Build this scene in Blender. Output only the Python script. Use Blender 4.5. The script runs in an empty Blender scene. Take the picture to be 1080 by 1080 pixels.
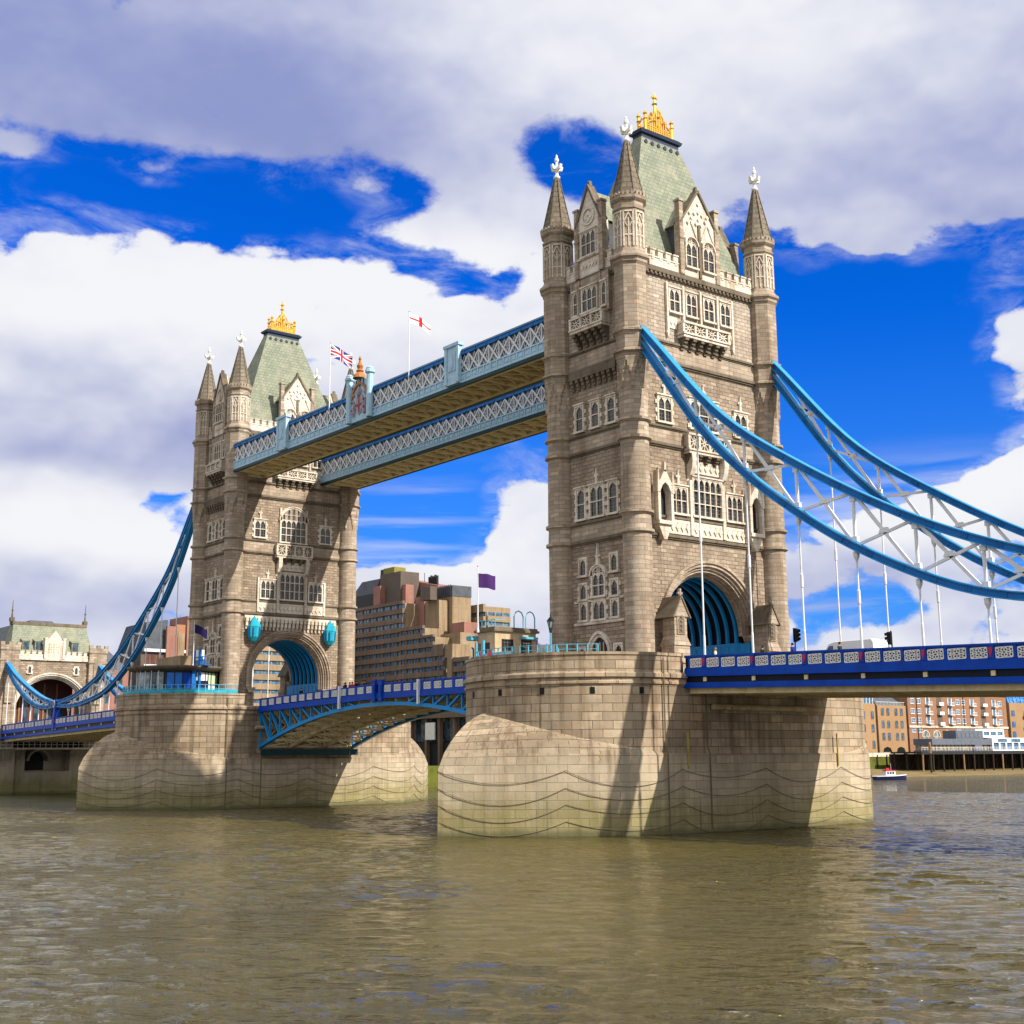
import bpy, math, random
from mathutils import Vector, Matrix
random.seed(7)
R = math.radians
S = bpy.context.scene
COL = S.collection
PI = math.pi

# ------------------------------------------------------------------ camera
CAM = (91.62, -92.26, 6.41)
yaw, pit, rol = R(51.67), R(11.603), R(-0.435)
cam_d = bpy.data.cameras.new('camera')
cam = bpy.data.objects.new('camera', cam_d)
COL.objects.link(cam)
fw = Vector((-math.sin(yaw)*math.cos(pit), math.cos(yaw)*math.cos(pit), math.sin(pit)))
rt = Vector((math.cos(yaw), math.sin(yaw), 0))
up = rt.cross(fw)
r2 = rt*math.cos(rol)+up*math.sin(rol)
u2 = -rt*math.sin(rol)+up*math.cos(rol)
M = Matrix(((r2.x, u2.x, -fw.x, CAM[0]), (r2.y, u2.y, -fw.y, CAM[1]), (r2.z, u2.z, -fw.z, CAM[2]), (0, 0, 0, 1)))
cam.matrix_world = M
cam_d.sensor_width = 36
cam_d.lens = 36*1381.3/1080
cam_d.shift_y = (515-540)/1080
cam_d.clip_start = 0.5
cam_d.clip_end = 6000
S.camera = cam

# ------------------------------------------------------------------ sun and sky
SUN_AZ, SUN_EL = 17.0, 38.0          # azimuth from +X towards +Y
sd = Vector((math.cos(R(SUN_EL))*math.cos(R(SUN_AZ)), math.cos(R(SUN_EL))*math.sin(R(SUN_AZ)), math.sin(R(SUN_EL))))
sl = bpy.data.lights.new('sun', 'SUN')
sl.energy = 5.0
sl.angle = R(0.5)
sl.color = (1.0, 0.915, 0.79)
so = bpy.data.objects.new('sun', sl)
so.rotation_euler = sd.to_track_quat('Z', 'Y').to_euler()
COL.objects.link(so)
S.view_settings.view_transform = 'Standard'
S.view_settings.look = 'None'
S.view_settings.exposure = 0.5
S.view_settings.gamma = 1
S.render.resolution_x = 1024
S.render.resolution_y = 1024


class NT:
    """small node-tree writer"""
    def __init__(s, t):
        s.t = t
        s.t.nodes.clear()

    def n(s, typ, **kw):
        nd = s.t.nodes.new(typ)
        for k, v in kw.items():
            if k.startswith('i_'):
                key = k[2:]
                key = int(key) if key.isdigit() else key
                s.inp(nd, key, v)
            else:
                setattr(nd, k, v)
        return nd

    def inp(s, nd, key, v):
        sock = nd.inputs[key]
        if isinstance(v, bpy.types.NodeSocket):
            s.t.links.new(v, sock)
        else:
            if isinstance(v, (tuple, list)) and len(v) == 3 and len(getattr(sock, 'default_value', (0, 0, 0))) == 4:
                v = (*v, 1)
            sock.default_value = v

    def m(s, op, a, b=0.0, c=0.0, clamp=False):
        nd = s.t.nodes.new('ShaderNodeMath')
        nd.operation = op
        nd.use_clamp = clamp
        s.inp(nd, 0, a)
        s.inp(nd, 1, b)
        s.inp(nd, 2, c)
        return nd.outputs[0]

    def mix(s, f, a, b, blend='MIX'):
        nd = s.t.nodes.new('ShaderNodeMix')
        nd.data_type = 'RGBA'
        nd.blend_type = blend
        s.inp(nd, 0, f)
        s.inp(nd, 6, a)
        s.inp(nd, 7, b)
        return nd.outputs[2]

    def ramp(s, f, lo, hi, a=0.0, b=1.0, smooth=True):
        nd = s.t.nodes.new('ShaderNodeMapRange')
        nd.interpolation_type = 'SMOOTHSTEP' if smooth else 'LINEAR'
        for k, v in enumerate((f, lo, hi, a, b)):
            s.inp(nd, k, v)
        return nd.outputs[0]

    def noise(s, vec, scale, detail=4, rough=.55, dist=0.0):
        nd = s.t.nodes.new('ShaderNodeTexNoise')
        s.inp(nd, 'Vector', vec)
        s.inp(nd, 'Scale', scale)
        s.inp(nd, 'Detail', detail)
        s.inp(nd, 'Roughness', rough)
        s.inp(nd, 'Distortion', dist)
        return nd.outputs[0]

    def vmul(s, vec, sc, add=(0, 0, 0)):
        nd = s.t.nodes.new('ShaderNodeVectorMath')
        nd.operation = 'MULTIPLY_ADD'
        s.inp(nd, 0, vec)
        s.inp(nd, 1, sc)
        s.inp(nd, 2, add)
        return nd.outputs[0]


# cloud field: (azimuth left of +Y, elevation, radii, weight), all in degrees of sky
GAPS = [(72.8,23.5,5.9,1.7,.95),(65.3,23.7,3.4,1.1,0.80),(60.1,23.3,3.8,1.6,1.00),(53.1,21.1,3.3,1.2,0.90),
 (49.0,25.6,2.6,1.3,0.75),(47.0,23.6,2.2,1.6,.7),(54.7,24.2,2.7,0.8,0.50),(35.6,16.6,7.4,3.2,1.15),(41.2,22.0,1.6,2.0,0.75),(42.3,14.6,5.2,4.2,1.15),
 (32.6,15.4,5.2,2.9,1.10),(36.7,12.5,4.7,2.3,1.00),(54.2,12.2,5.5,2.3,0.75),(56.7,9.7,5.1,2.1,0.60),(37.1,5.7,2.5,0.7,0.40),(32.5,10.4,3.9,1.8,-1.15),(51.2,9.5,1.7,2.6,-.9),(57.5,7.6,4.0,.9,-.45),(30.0,15.6,2.2,2.4,-1.7),(35.4,16.3,.55,.3,-1.0),(52.9,23.2,3.6,1.3,-.45),
 (30.3,8.9,2.1,1.7,0.50),(67.3,10.3,3.8,0.5,0.12),(67.8,24.4,1.3,.5,-.55),(62.6,24.1,1.0,.55,-.5),(73.5,24.6,1.2,.45,-.5),(71.0,22.6,1.2,.4,-.4),(58.3,24.3,1.1,.5,-.45),(71.5,12.8,6.0,2.4,-.40),(71.0,8.0,5.5,1.6,-.30)]
GREY = [(70.7,28.5,12.0,4.2,0.80),(56.9,26.0,8.3,2.0,0.25),(32.6,24.6,11.9,4.2,0.40),(64.6,13.2,11.1,2.1,0.46),
 (69.8,6.2,8.3,1.7,0.40),(35.8,7.3,9.6,1.5,0.35),(37.2,4.5,8.3,1.0,0.10),(50.9,4.4,5.0,2.1,0.20)]
LIGHT = [(63.7,20.5,11.5,2.5,0.35),(69.2,9.4,6.3,1.5,0.30),(32.5,10.6,4.6,2.1,0.35),(44.3,28.5,8.5,2.5,0.20),(51.7,9.7,2.5,2.5,0.20)]


def make_world():
    w = bpy.data.worlds.new('World')
    S.world = w
    w.use_nodes = True
    t = NT(w.node_tree)
    out = t.n('ShaderNodeOutputWorld')
    bg = t.n('ShaderNodeBackground', i_Strength=0.1)
    t.t.links.new(bg.outputs[0], out.inputs[0])
    sky = t.n('ShaderNodeTexSky', sky_type='NISHITA', sun_disc=False)
    sky.sun_elevation = R(SUN_EL)
    sky.sun_rotation = R(90-SUN_AZ)
    sky.air_density = 1.0
    sky.dust_density = 0.2
    sky.ozone_density = 3.0
    deep = t.mix(1.0, sky.outputs[0], (0.004, 0.40, 1.30), 'MULTIPLY')
    tc = t.n('ShaderNodeTexCoord')
    d = tc.outputs['Generated']
    sp = t.n('ShaderNodeSeparateXYZ', i_0=d)
    x, y, z = sp.outputs
    az = t.m('MULTIPLY', t.m('ARCTAN2', t.m('MULTIPLY', x, -1.0), y), 180/PI)
    el = t.m('MULTIPLY', t.m('ARCSINE', z), 180/PI)

    pos2 = t.n('ShaderNodeCombineXYZ', i_0=az, i_1=el).outputs[0]

    def blobs(L):
        acc = None
        for (a, e, ra, re, wt) in L:
            q = t.n('ShaderNodeVectorMath', operation='LENGTH', i_0=t.vmul(pos2, (1/ra, 1/re, 0), (-a/ra, -e/re, 0))).outputs['Value']
            g = t.ramp(q, 2.25, 0.0, 0.0, wt*1.05)
            acc = g if acc is None else t.m('ADD', g, acc)
        return acc

    puffy = t.ramp(el, 25.5, 20.5, .22, 1.0)
    v = t.vmul(d, (1, 1, 1.7), (3.1, 1.7, .4))
    nz = t.n('ShaderNodeTexNoise', i_Vector=v, i_Scale=9.0, i_Detail=2.0)
    wv = t.n('ShaderNodeVectorMath', operation='MULTIPLY_ADD', i_0=nz.outputs[1], i_1=(.10, .10, .10), i_2=v).outputs[0]
    up_ = (0, 0, .032)

    def vor(vec, sc_):
        return t.n('ShaderNodeTexVoronoi', feature='F1', i_Vector=vec, i_Scale=sc_).outputs[0]
    pa = vor(wv, 12.0)
    pb = vor(t.vmul(wv, (1, 1, 1), up_), 12.0)
    pf = t.m('ADD', t.m('MULTIPLY_ADD', pa, -.85, .36), t.m('MULTIPLY_ADD', vor(wv, 27.0), -.55, .23))
    n1 = t.noise(v, 5.6, 8, .62, 0.1)
    f0 = t.m('ADD', t.m('MULTIPLY', pf, puffy), t.m('MULTIPLY_ADD', n1, 2.6, -1.3))
    bill = t.m('ADD', t.m('MULTIPLY', t.m('MULTIPLY', t.m('SUBTRACT', pb, pa), .8), puffy),
               t.m('MULTIPLY', t.m('SUBTRACT', t.noise(v, 5.6, 4, .6), t.noise(t.vmul(v, (1, 1, 1), up_), 5.6, 4, .6)), 2.2))
    gap = blobs(GAPS)
    D = t.m('ADD', t.m('SUBTRACT', 0.80, t.m('MULTIPLY', gap, 1.28)), f0)
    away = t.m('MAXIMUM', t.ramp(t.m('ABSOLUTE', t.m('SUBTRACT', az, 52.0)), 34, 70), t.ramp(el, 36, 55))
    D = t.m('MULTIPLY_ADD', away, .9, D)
    # out of view: thicker, brighter cloud added to lift the shaded faces
    alpha = t.ramp(D, t.m('MULTIPLY_ADD', puffy, .09, .02), t.m('MULTIPLY_ADD', puffy, -.08, .42))
    streak = t.noise(t.vmul(d, (3, 3, 34), (0, 0, 0)), 1.6, 5, .5, .4)
    wisp = t.m('MULTIPLY', t.ramp(streak, .44, .70), t.ramp(el, 13.5, 9.0, 0.0, .62))
    veil = t.m('MULTIPLY', t.ramp(D, -.55, .30), t.ramp(t.noise(t.vmul(d, (1, 1, 2.6)), 14.0, 6, .66, .5), .42, .72, 0, .55))
    alpha = t.m('MAXIMUM', t.m('MAXIMUM', alpha, wisp), veil)
    L = t.m('ADD', t.m('SUBTRACT', 0.72, blobs(GREY)), blobs(LIGHT))
    L = t.m('MULTIPLY_ADD', bill, 0.45, L)
    L = t.m('ADD', L, t.m('MULTIPLY_ADD', t.noise(d, 4.0, 6, .55), .55, -.275))
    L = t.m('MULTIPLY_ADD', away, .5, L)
    L = t.ramp(L, -.20, 1.04, 0, 1, True)
    cloud = t.mix(L, (1.95, 2.3, 4.35), (6.45, 6.5, 6.75))
    hz = t.ramp(el, 20.0, 2.0, 0, .45)
    deep = t.mix(hz, deep, (1.1, 2.75, 5.4))
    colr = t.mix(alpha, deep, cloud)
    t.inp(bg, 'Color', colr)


make_world()


# ------------------------------------------------------------------ materials
def base(name, rough=.6, metal=0.0):
    m = bpy.data.materials.new(name)
    m.use_nodes = True
    t = NT(m.node_tree)
    out = t.n('ShaderNodeOutputMaterial')
    p = t.n('ShaderNodeBsdfPrincipled')
    p.inputs['Roughness'].default_value = rough
    p.inputs['Metallic'].default_value = metal
    t.t.links.new(p.outputs[0], out.inputs[0])
    return m, t, p


def bump(t, p, h, dist=.02, st=.6):
    b = t.n('ShaderNodeBump', i_Height=h, i_Distance=dist, i_Strength=st)
    t.t.links.new(b.outputs[0], p.inputs['Normal'])


def stone(name, c1, c2, mortar, bw, bh, msize=.012, grime=(.10, .085, .07), gam=.55, streaks=.5, rockface=.02, algae=False, blockvar=0.0):
    m, t, p = base(name, .85)
    tc = t.n('ShaderNodeTexCoord')
    geo = t.n('ShaderNodeNewGeometry')
    pos = geo.outputs['Position']
    br = t.n('ShaderNodeTexBrick', i_Vector=tc.outputs['UV'], i_Color1=c1, i_Color2=c2, i_Mortar=mortar, i_Scale=1.0)
    br.inputs['Mortar Size'].default_value = msize
    br.inputs['Mortar Smooth'].default_value = .3
    br.inputs['Brick Width'].default_value = bw
    br.inputs['Row Height'].default_value = bh
    br.inputs['Bias'].default_value = 0.0
    col = br.outputs[0]
    if blockvar:
        b2 = t.n('ShaderNodeTexBrick', i_Vector=tc.outputs['UV'], i_Color1=(.35, .35, .35), i_Color2=(1, 1, 1), i_Mortar=(.7, .7, .7), i_Scale=1.0)
        b2.inputs['Mortar Size'].default_value = msize
        b2.inputs['Brick Width'].default_value = bw
        b2.inputs['Row Height'].default_value = bh
        b2.offset_frequency = 2
        pk = t.noise(t.vmul(tc.outputs['UV'], (1/bw, 1/bh, 1)), 1.0, 0, .5)
        pk = t.ramp(pk, .35, .7)
        col = t.mix(t.m('MULTIPLY', pk, blockvar), col, tuple(x*.55 for x in c1))
    if blockvar:
        hk = t.noise(t.vmul(tc.outputs['UV'], (1/bw, 1/bh, 1), (7.3, 3.1, 0)), .8, 1, .5)
        col = t.mix(t.ramp(hk, .52, .75, 0, .55), col, t.mix(1.0, col, (1.12, .88, .78), 'MULTIPLY'))
        col = t.mix(t.ramp(hk, .46, .28, 0, .6), col, t.mix(1.0, col, (1.1, 1.12, 1.16), 'MULTIPLY'))
    big = t.noise(pos, .16, 5, .6)
    fine = t.noise(pos, 2.6, 6, .62)
    st = t.noise(t.vmul(pos, (1.1, 1.1, .07)), 1.0, 5, .6)
    g = t.m('ADD', t.m('MULTIPLY', t.ramp(big, .40, .72), gam), t.m('MULTIPLY', t.ramp(st, .47, .66), streaks), clamp=True)
    col = t.mix(g, col, t.mix(1.0, col, tuple(min(1, x*5) for x in grime), 'MULTIPLY'))
    col = t.mix(t.ramp(fine, .3, .75, .35, 0), col, tuple(x*.5 for x in c1))
    if algae:
        z = t.n('ShaderNodeSeparateXYZ', i_0=pos).outputs[2]
        nz = t.m('MULTIPLY_ADD', t.noise(t.vmul(pos, (.5, .5, .12)), 1.0, 5, .6), 5.0, -2.5)
        k = t.m('ADD', z, nz)
        gr = t.ramp(k, 5.0, 1.2)
        col = t.mix(t.m('MULTIPLY', gr, .62), col, (.215, .20, .065))
        low = t.ramp(t.m('ADD', z, t.m('MULTIPLY', nz, .2)), .75, .15)
        col = t.mix(t.m('MULTIPLY', low, .7), col, (.06, .065, .025))
        rs = t.noise(t.vmul(pos, (1.7, 1.7, .06)), 1.0, 6, .65)
        col = t.mix(t.m('MULTIPLY', t.ramp(rs, .57, .70), t.ramp(t.noise(pos, .11, 3, .5), .42, .62, 0, .75)), col, (.115, .07, .035))
        rd = t.noise(t.vmul(pos, (.9, .9, .045), (5, 9, 2)), 1.0, 6, .65)
        col = t.mix(t.m('MULTIPLY', t.ramp(rd, .55, .68), .5), col, (.075, .066, .052))
        wash = t.m('MULTIPLY', t.ramp(k, 1.5, 4.2), t.ramp(k, 7.4, 5.2))
        col = t.mix(t.m('MULTIPLY', wash, .35), col, (.52, .46, .34))
    t.inp(p, 'Base Color', col)
    h = t.m('ADD', t.m('MULTIPLY', br.outputs[1], -1.0), t.m('MULTIPLY', t.noise(pos, 3.2, 5, .6), 1.0 if rockface > .02 else .45))
    bump(t, p, h, rockface, .7)
    return m


def paint(name, c, rough=.35, var=.25, dark=None, sc=.7, metal=0.0, rust=0.0):
    m, t, p = base(name, rough, metal)
    p.inputs['Specular IOR Level'].default_value = .14
    geo = t.n('ShaderNodeNewGeometry')
    pos = geo.outputs['Position']
    n = t.noise(pos, sc, 6, .62)
    n2 = t.noise(t.vmul(pos, (3, 3, .35)), 1.0, 4, .6)
    d = dark or tuple(x*.55 for x in c)
    col = t.mix(t.m('MULTIPLY', t.ramp(n, .4, .7), var*2, clamp=True), c, d)
    col = t.mix(t.m('MULTIPLY', t.ramp(n2, .5, .75), var), col, tuple(x*.6 for x in d))
    if rust:
        n3 = t.noise(pos, 2.2, 6, .65)
        col = t.mix(t.m('MULTIPLY', t.ramp(n3, .55, .68), rust), col, (.16, .06, .02))
    t.inp(p, 'Base Color', col)
    bump(t, p, t.noise(pos, 9, 4, .6), .006, .3)
    return m


def glass(name, c=(.012, .016, .022), line=None, bw=.32, bh=.36, rough=.08):
    m, t, p = base(name, rough)
    p.inputs['IOR'].default_value = 1.5
    geo = t.n('ShaderNodeNewGeometry')
    n = t.noise(geo.outputs['Position'], .9, 3, .5)
    col = t.mix(t.ramp(n, .35, .7), c, tuple(x*3.2 for x in c))
    if line:
        tc = t.n('ShaderNodeTexCoord')
        br = t.n('ShaderNodeTexBrick', i_Vector=tc.outputs['UV'], i_Color1=(0, 0, 0), i_Color2=(0, 0, 0), i_Mortar=(1, 1, 1), i_Scale=1.0)
        br.offset = 0
        br.inputs['Mortar Size'].default_value = .018
        br.inputs['Brick Width'].default_value = bw
        br.inputs['Row Height'].default_value = bh
        col = t.mix(br.outputs[1], col, line)
    t.inp(p, 'Base Color', col)
    bump(t, p, t.noise(geo.outputs['Position'], 1.4, 2, .5), .03, .35)
    return m


MT = {}
MT['ashlar'] = stone('portland_ashlar', (.53, .437, .338), (.27, .214, .157), (.10, .082, .06), 1.15, .42, .020, gam=.5, streaks=.55, blockvar=.55)
MT['rubble'] = stone('rockfaced_granite', (.47, .375, .282), (.20, .153, .11), (.065, .052, .038), .85, .38, .030, gam=.5, streaks=.45, rockface=.09, blockvar=.75)
MT['rubblelight'] = stone('pale_coursed_stone', (.55, .475, .392), (.35, .292, .23), (.12, .10, .075), .85, .38, .026, gam=.45, streaks=.5, rockface=.06, blockvar=.5)
MT['ashlarlight'] = MT['ashlar']
MT['trim'] = stone('carved_portland_stone', (.78, .705, .61), (.68, .60, .50), (.26, .22, .165), 1.3, .55, .012, gam=.5, streaks=.65)
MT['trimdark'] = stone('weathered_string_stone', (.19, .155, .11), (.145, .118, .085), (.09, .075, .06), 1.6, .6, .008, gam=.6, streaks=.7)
MT['spire'] = stone('spire_stone', (.27, .23, .17), (.18, .152, .115), (.055, .048, .038), .8, .62, .045, gam=.6, streaks=.4, blockvar=.4)
MT['pier'] = stone('pier_granite', (.49, .39, .275), (.25, .193, .125), (.055, .045, .03), 1.75, .72, .032, gam=.55, streaks=.8, rockface=.04, algae=True, blockvar=.5)
MT['white'] = paint('white_stone_paint', (.78, .77, .73), .55, .2)
MT['steelwhite'] = paint('white_painted_steel', (.72, .74, .78), .35, .15, rust=.15)
MT['blue'] = paint('bright_blue_steel', (.009, .145, .45), .42, .28, dark=(.005, .075, .26))
MT['bluelit'] = paint('sunlit_blue_flange', (.025, .26, .58), .4, .2, dark=(.012, .15, .40))  # lighter copy of the chain blue: sunlight on the flanges put in
MT['royal'] = paint('royal_blue_steel', (.001, .056, .42), .45, .2, dark=(.002, .018, .19))
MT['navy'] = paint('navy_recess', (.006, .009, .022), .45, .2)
MT['azure'] = paint('azure_truss', (.012, .25, .62), .35, .2, rust=.12)
MT['cyan'] = paint('cyan_paint', (.025, .36, .50), .4, .3)
MT['paleblue'] = paint('pale_blue_panels', (.38, .58, .73), .45, .3, dark=(.30, .42, .52), sc=1.5, rust=.25)
MT['teal'] = paint('dark_teal_fascia', (.004, .040, .05), .4, .25)
MT['cream'] = paint('cream_steel', (.78, .66, .40), .6, .35, dark=(.52, .42, .22), rust=.2)
MT['beigeunder'] = paint('ochre_soffit', (.84, .72, .46), .7, .35, dark=(.58, .47, .27), rust=.3)
MT['gold'] = paint('gilding', (.90, .54, .10), .26, .3, dark=(.55, .28, .04), sc=2.0, metal=.6)
MT['red'] = paint('red_paint', (.55, .03, .05), .4, .1)
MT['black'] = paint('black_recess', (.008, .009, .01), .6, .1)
MT['dark'] = paint('dark_metal', (.03, .032, .036), .5, .2)
MT['leadblue'] = paint('lead_ledge', (.035, .05, .09), .5, .2)
MT['glass'] = glass('leaded_glass', (.010, .011, .013), (.14, .13, .11))
MT['pane'] = glass('window_glass', (.02, .03, .045))
MT['paneblue'] = glass('blue_tinted_glass', (.03, .07, .12))
MT['chain'] = paint('rusty_chain', (.15, .12, .08), .8, .2)
MT['yellow'] = paint('yellow_gauge', (.36, .30, .07), .6, .3)
MT['roadm'] = paint('asphalt', (.05, .05, .05), .9, .2)
MT['purple'] = paint('purple_cloth', (.06, .022, .13), .8, .15)
MT['navycloth'] = paint('dark_navy_cloth', (.02, .012, .07), .8, .1)
MT['clothwhite'] = paint('white_cloth', (.75, .75, .76), .8, .08)
MT['clothred'] = paint('red_cloth', (.62, .02, .04), .8, .08)
MT['clothblue'] = paint('blue_cloth', (.02, .03, .22), .8, .08)


def make_roofmat():
    m, t, p = base('verdigris_slates', .8)
    tc = t.n('ShaderNodeTexCoord')
    pos = t.n('ShaderNodeNewGeometry').outputs['Position']
    br = t.n('ShaderNodeTexBrick', i_Vector=tc.outputs['UV'], i_Color1=(.225, .25, .185), i_Color2=(.165, .19, .14), i_Mortar=(.09, .105, .08), i_Scale=1.0)
    br.inputs['Mortar Size'].default_value = .03
    br.inputs['Brick Width'].default_value = .6
    br.inputs['Row Height'].default_value = .48
    n = t.noise(pos, .5, 6, .65)
    st = t.noise(t.vmul(pos, (1.6, 1.6, .10)), 1.0, 5, .6)
    sp = t.noise(pos, 3.0, 4, .7)
    col = t.mix(t.ramp(n, .42, .7, 0, .65), br.outputs[0], (.31, .30, .22))
    col = t.mix(t.ramp(st, .5, .72, 0, .6), col, (.15, .17, .135))
    col = t.mix(t.ramp(sp, .62, .7, 0, .5), col, (.13, .12, .09))
    t.inp(p, 'Base Color', col)
    bump(t, p, t.m('MULTIPLY', br.outputs[1], -1), .015, .6)
    return m


MT['roof'] = make_roofmat()


def make_water():
    m, t, p = base('river_surface', .06)
    pos = t.n('ShaderNodeNewGeometry').outputs['Position']
    n = t.noise(pos, .035, 4, .55)
    col = t.mix(t.ramp(n, .35, .7), (.084, .065, .007), (.050, .040, .005))
    t.inp(p, 'Base Color', col)
    p.inputs['IOR'].default_value = 1.58
    # wind ripples: long crests lying across the line of sight, at several sizes
    a = R(38)
    rot = t.n('ShaderNodeMapping', i_Vector=pos)
    rot.inputs['Rotation'].default_value = (0, 0, -a)
    v = rot.outputs[0]
    w1 = t.noise(t.vmul(v, (.10, .30, 1)), 1.0, 3, .5, .3)
    w2 = t.noise(t.vmul(v, (.42, 1.05, 1)), 1.0, 4, .55, .5)
    w3 = t.noise(t.vmul(v, (1.6, 3.4, 1)), 1.0, 4, .6, .4)
    amp = t.ramp(t.noise(pos, .03, 3, .5), .3, .7, .55, 1.25)
    h = t.m('ADD', t.m('MULTIPLY', w1, .35), t.m('ADD', t.m('MULTIPLY', w2, .80), t.m('MULTIPLY', w3, .50)))
    h = t.m('MULTIPLY', h, amp)
    bump(t, p, h, 1.0, .85)
    return m


MT['water'] = make_water()


def brickwall(name, c1, c2, mortar=(.3, .25, .2), band=None):
    m, t, p = base(name, .85)
    tc = t.n('ShaderNodeTexCoord')
    pos = t.n('ShaderNodeNewGeometry').outputs['Position']
    br = t.n('ShaderNodeTexBrick', i_Vector=tc.outputs['UV'], i_Color1=c1, i_Color2=c2, i_Mortar=mortar, i_Scale=1.0)
    br.inputs['Mortar Size'].default_value = .012
    br.inputs['Brick Width'].default_value = .5
    br.inputs['Row Height'].default_value = .17
    n = t.noise(pos, .12, 5, .6)
    st = t.noise(t.vmul(pos, (.8, .8, .05)), 1.0, 4, .6)
    col = t.mix(t.ramp(n, .4, .7, 0, .35), br.outputs[0], tuple(x*.6 for x in c1))
    col = t.mix(t.ramp(st, .5, .75, 0, .35), col, tuple(x*.5 for x in c1))
    t.inp(p, 'Base Color', col)
    return m


MT['brick_o'] = brickwall('orange_brick', (.27, .118, .052), (.21, .088, .04))
MT['brick_y'] = brickwall('ochre_stock_brick', (.36, .205, .09), (.30, .165, .07))
MT['brick_r'] = brickwall('red_brown_brick', (.38, .15, .07), (.30, .12, .055))
MT['brick_d'] = brickwall('dark_brown_brick', (.07, .05, .045), (.055, .04, .035))
MT['concrete'] = stone('beige_concrete', (.33, .245, .155), (.29, .215, .13), (.25, .19, .11), 3.0, 2.9, .03, gam=.4, streaks=.5)
MT['concreteshade'] = stone('shaded_brown_concrete', (.20, .143, .105), (.17, .12, .088), (.11, .08, .06), 3.0, 2.9, .03, gam=.5, streaks=.5)  # darker copy of the beige concrete: flank shade put into the colour
MT['pink'] = stone('pink_cladding', (.34, .165, .13), (.29, .14, .11), (.3, .15, .12), 1.6, 3.0, .03, gam=.3, streaks=.3)
MT['slate'] = paint('grey_slate', (.09, .10, .12), .7, .3)
MT['sand'] = paint('wet_foreshore', (.21, .16, .075), .9, .4, sc=.15)
MT['ground'] = paint('bank_ground', (.20, .18, .15), .95, .3, sc=.1)
MT['green'] = paint('algae_wall', (.11, .125, .02), .95, .35, dark=(.05, .06, .015), sc=.4)
MT['timber'] = paint('wet_timber', (.045, .035, .025), .9, .3)
MT['timberlight'] = paint('pale_timber', (.30, .19, .10), .9, .3)
MT['greyclad'] = paint('grey_cladding', (.12, .14, .18), .5, .2)
MT['vanwhite'] = paint('van_paint', (.80, .80, .80), .25, .06)
MT['skin'] = paint('skin', (.52, .30, .20), .6, .1)
MT['hairdark'] = paint('dark_hair', (.03, .02, .015), .7, .1)
MT['leaf'] = paint('autumn_leaves', (.20, .10, .015), .8, .4, dark=(.08, .07, .01), sc=1.2)


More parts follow.
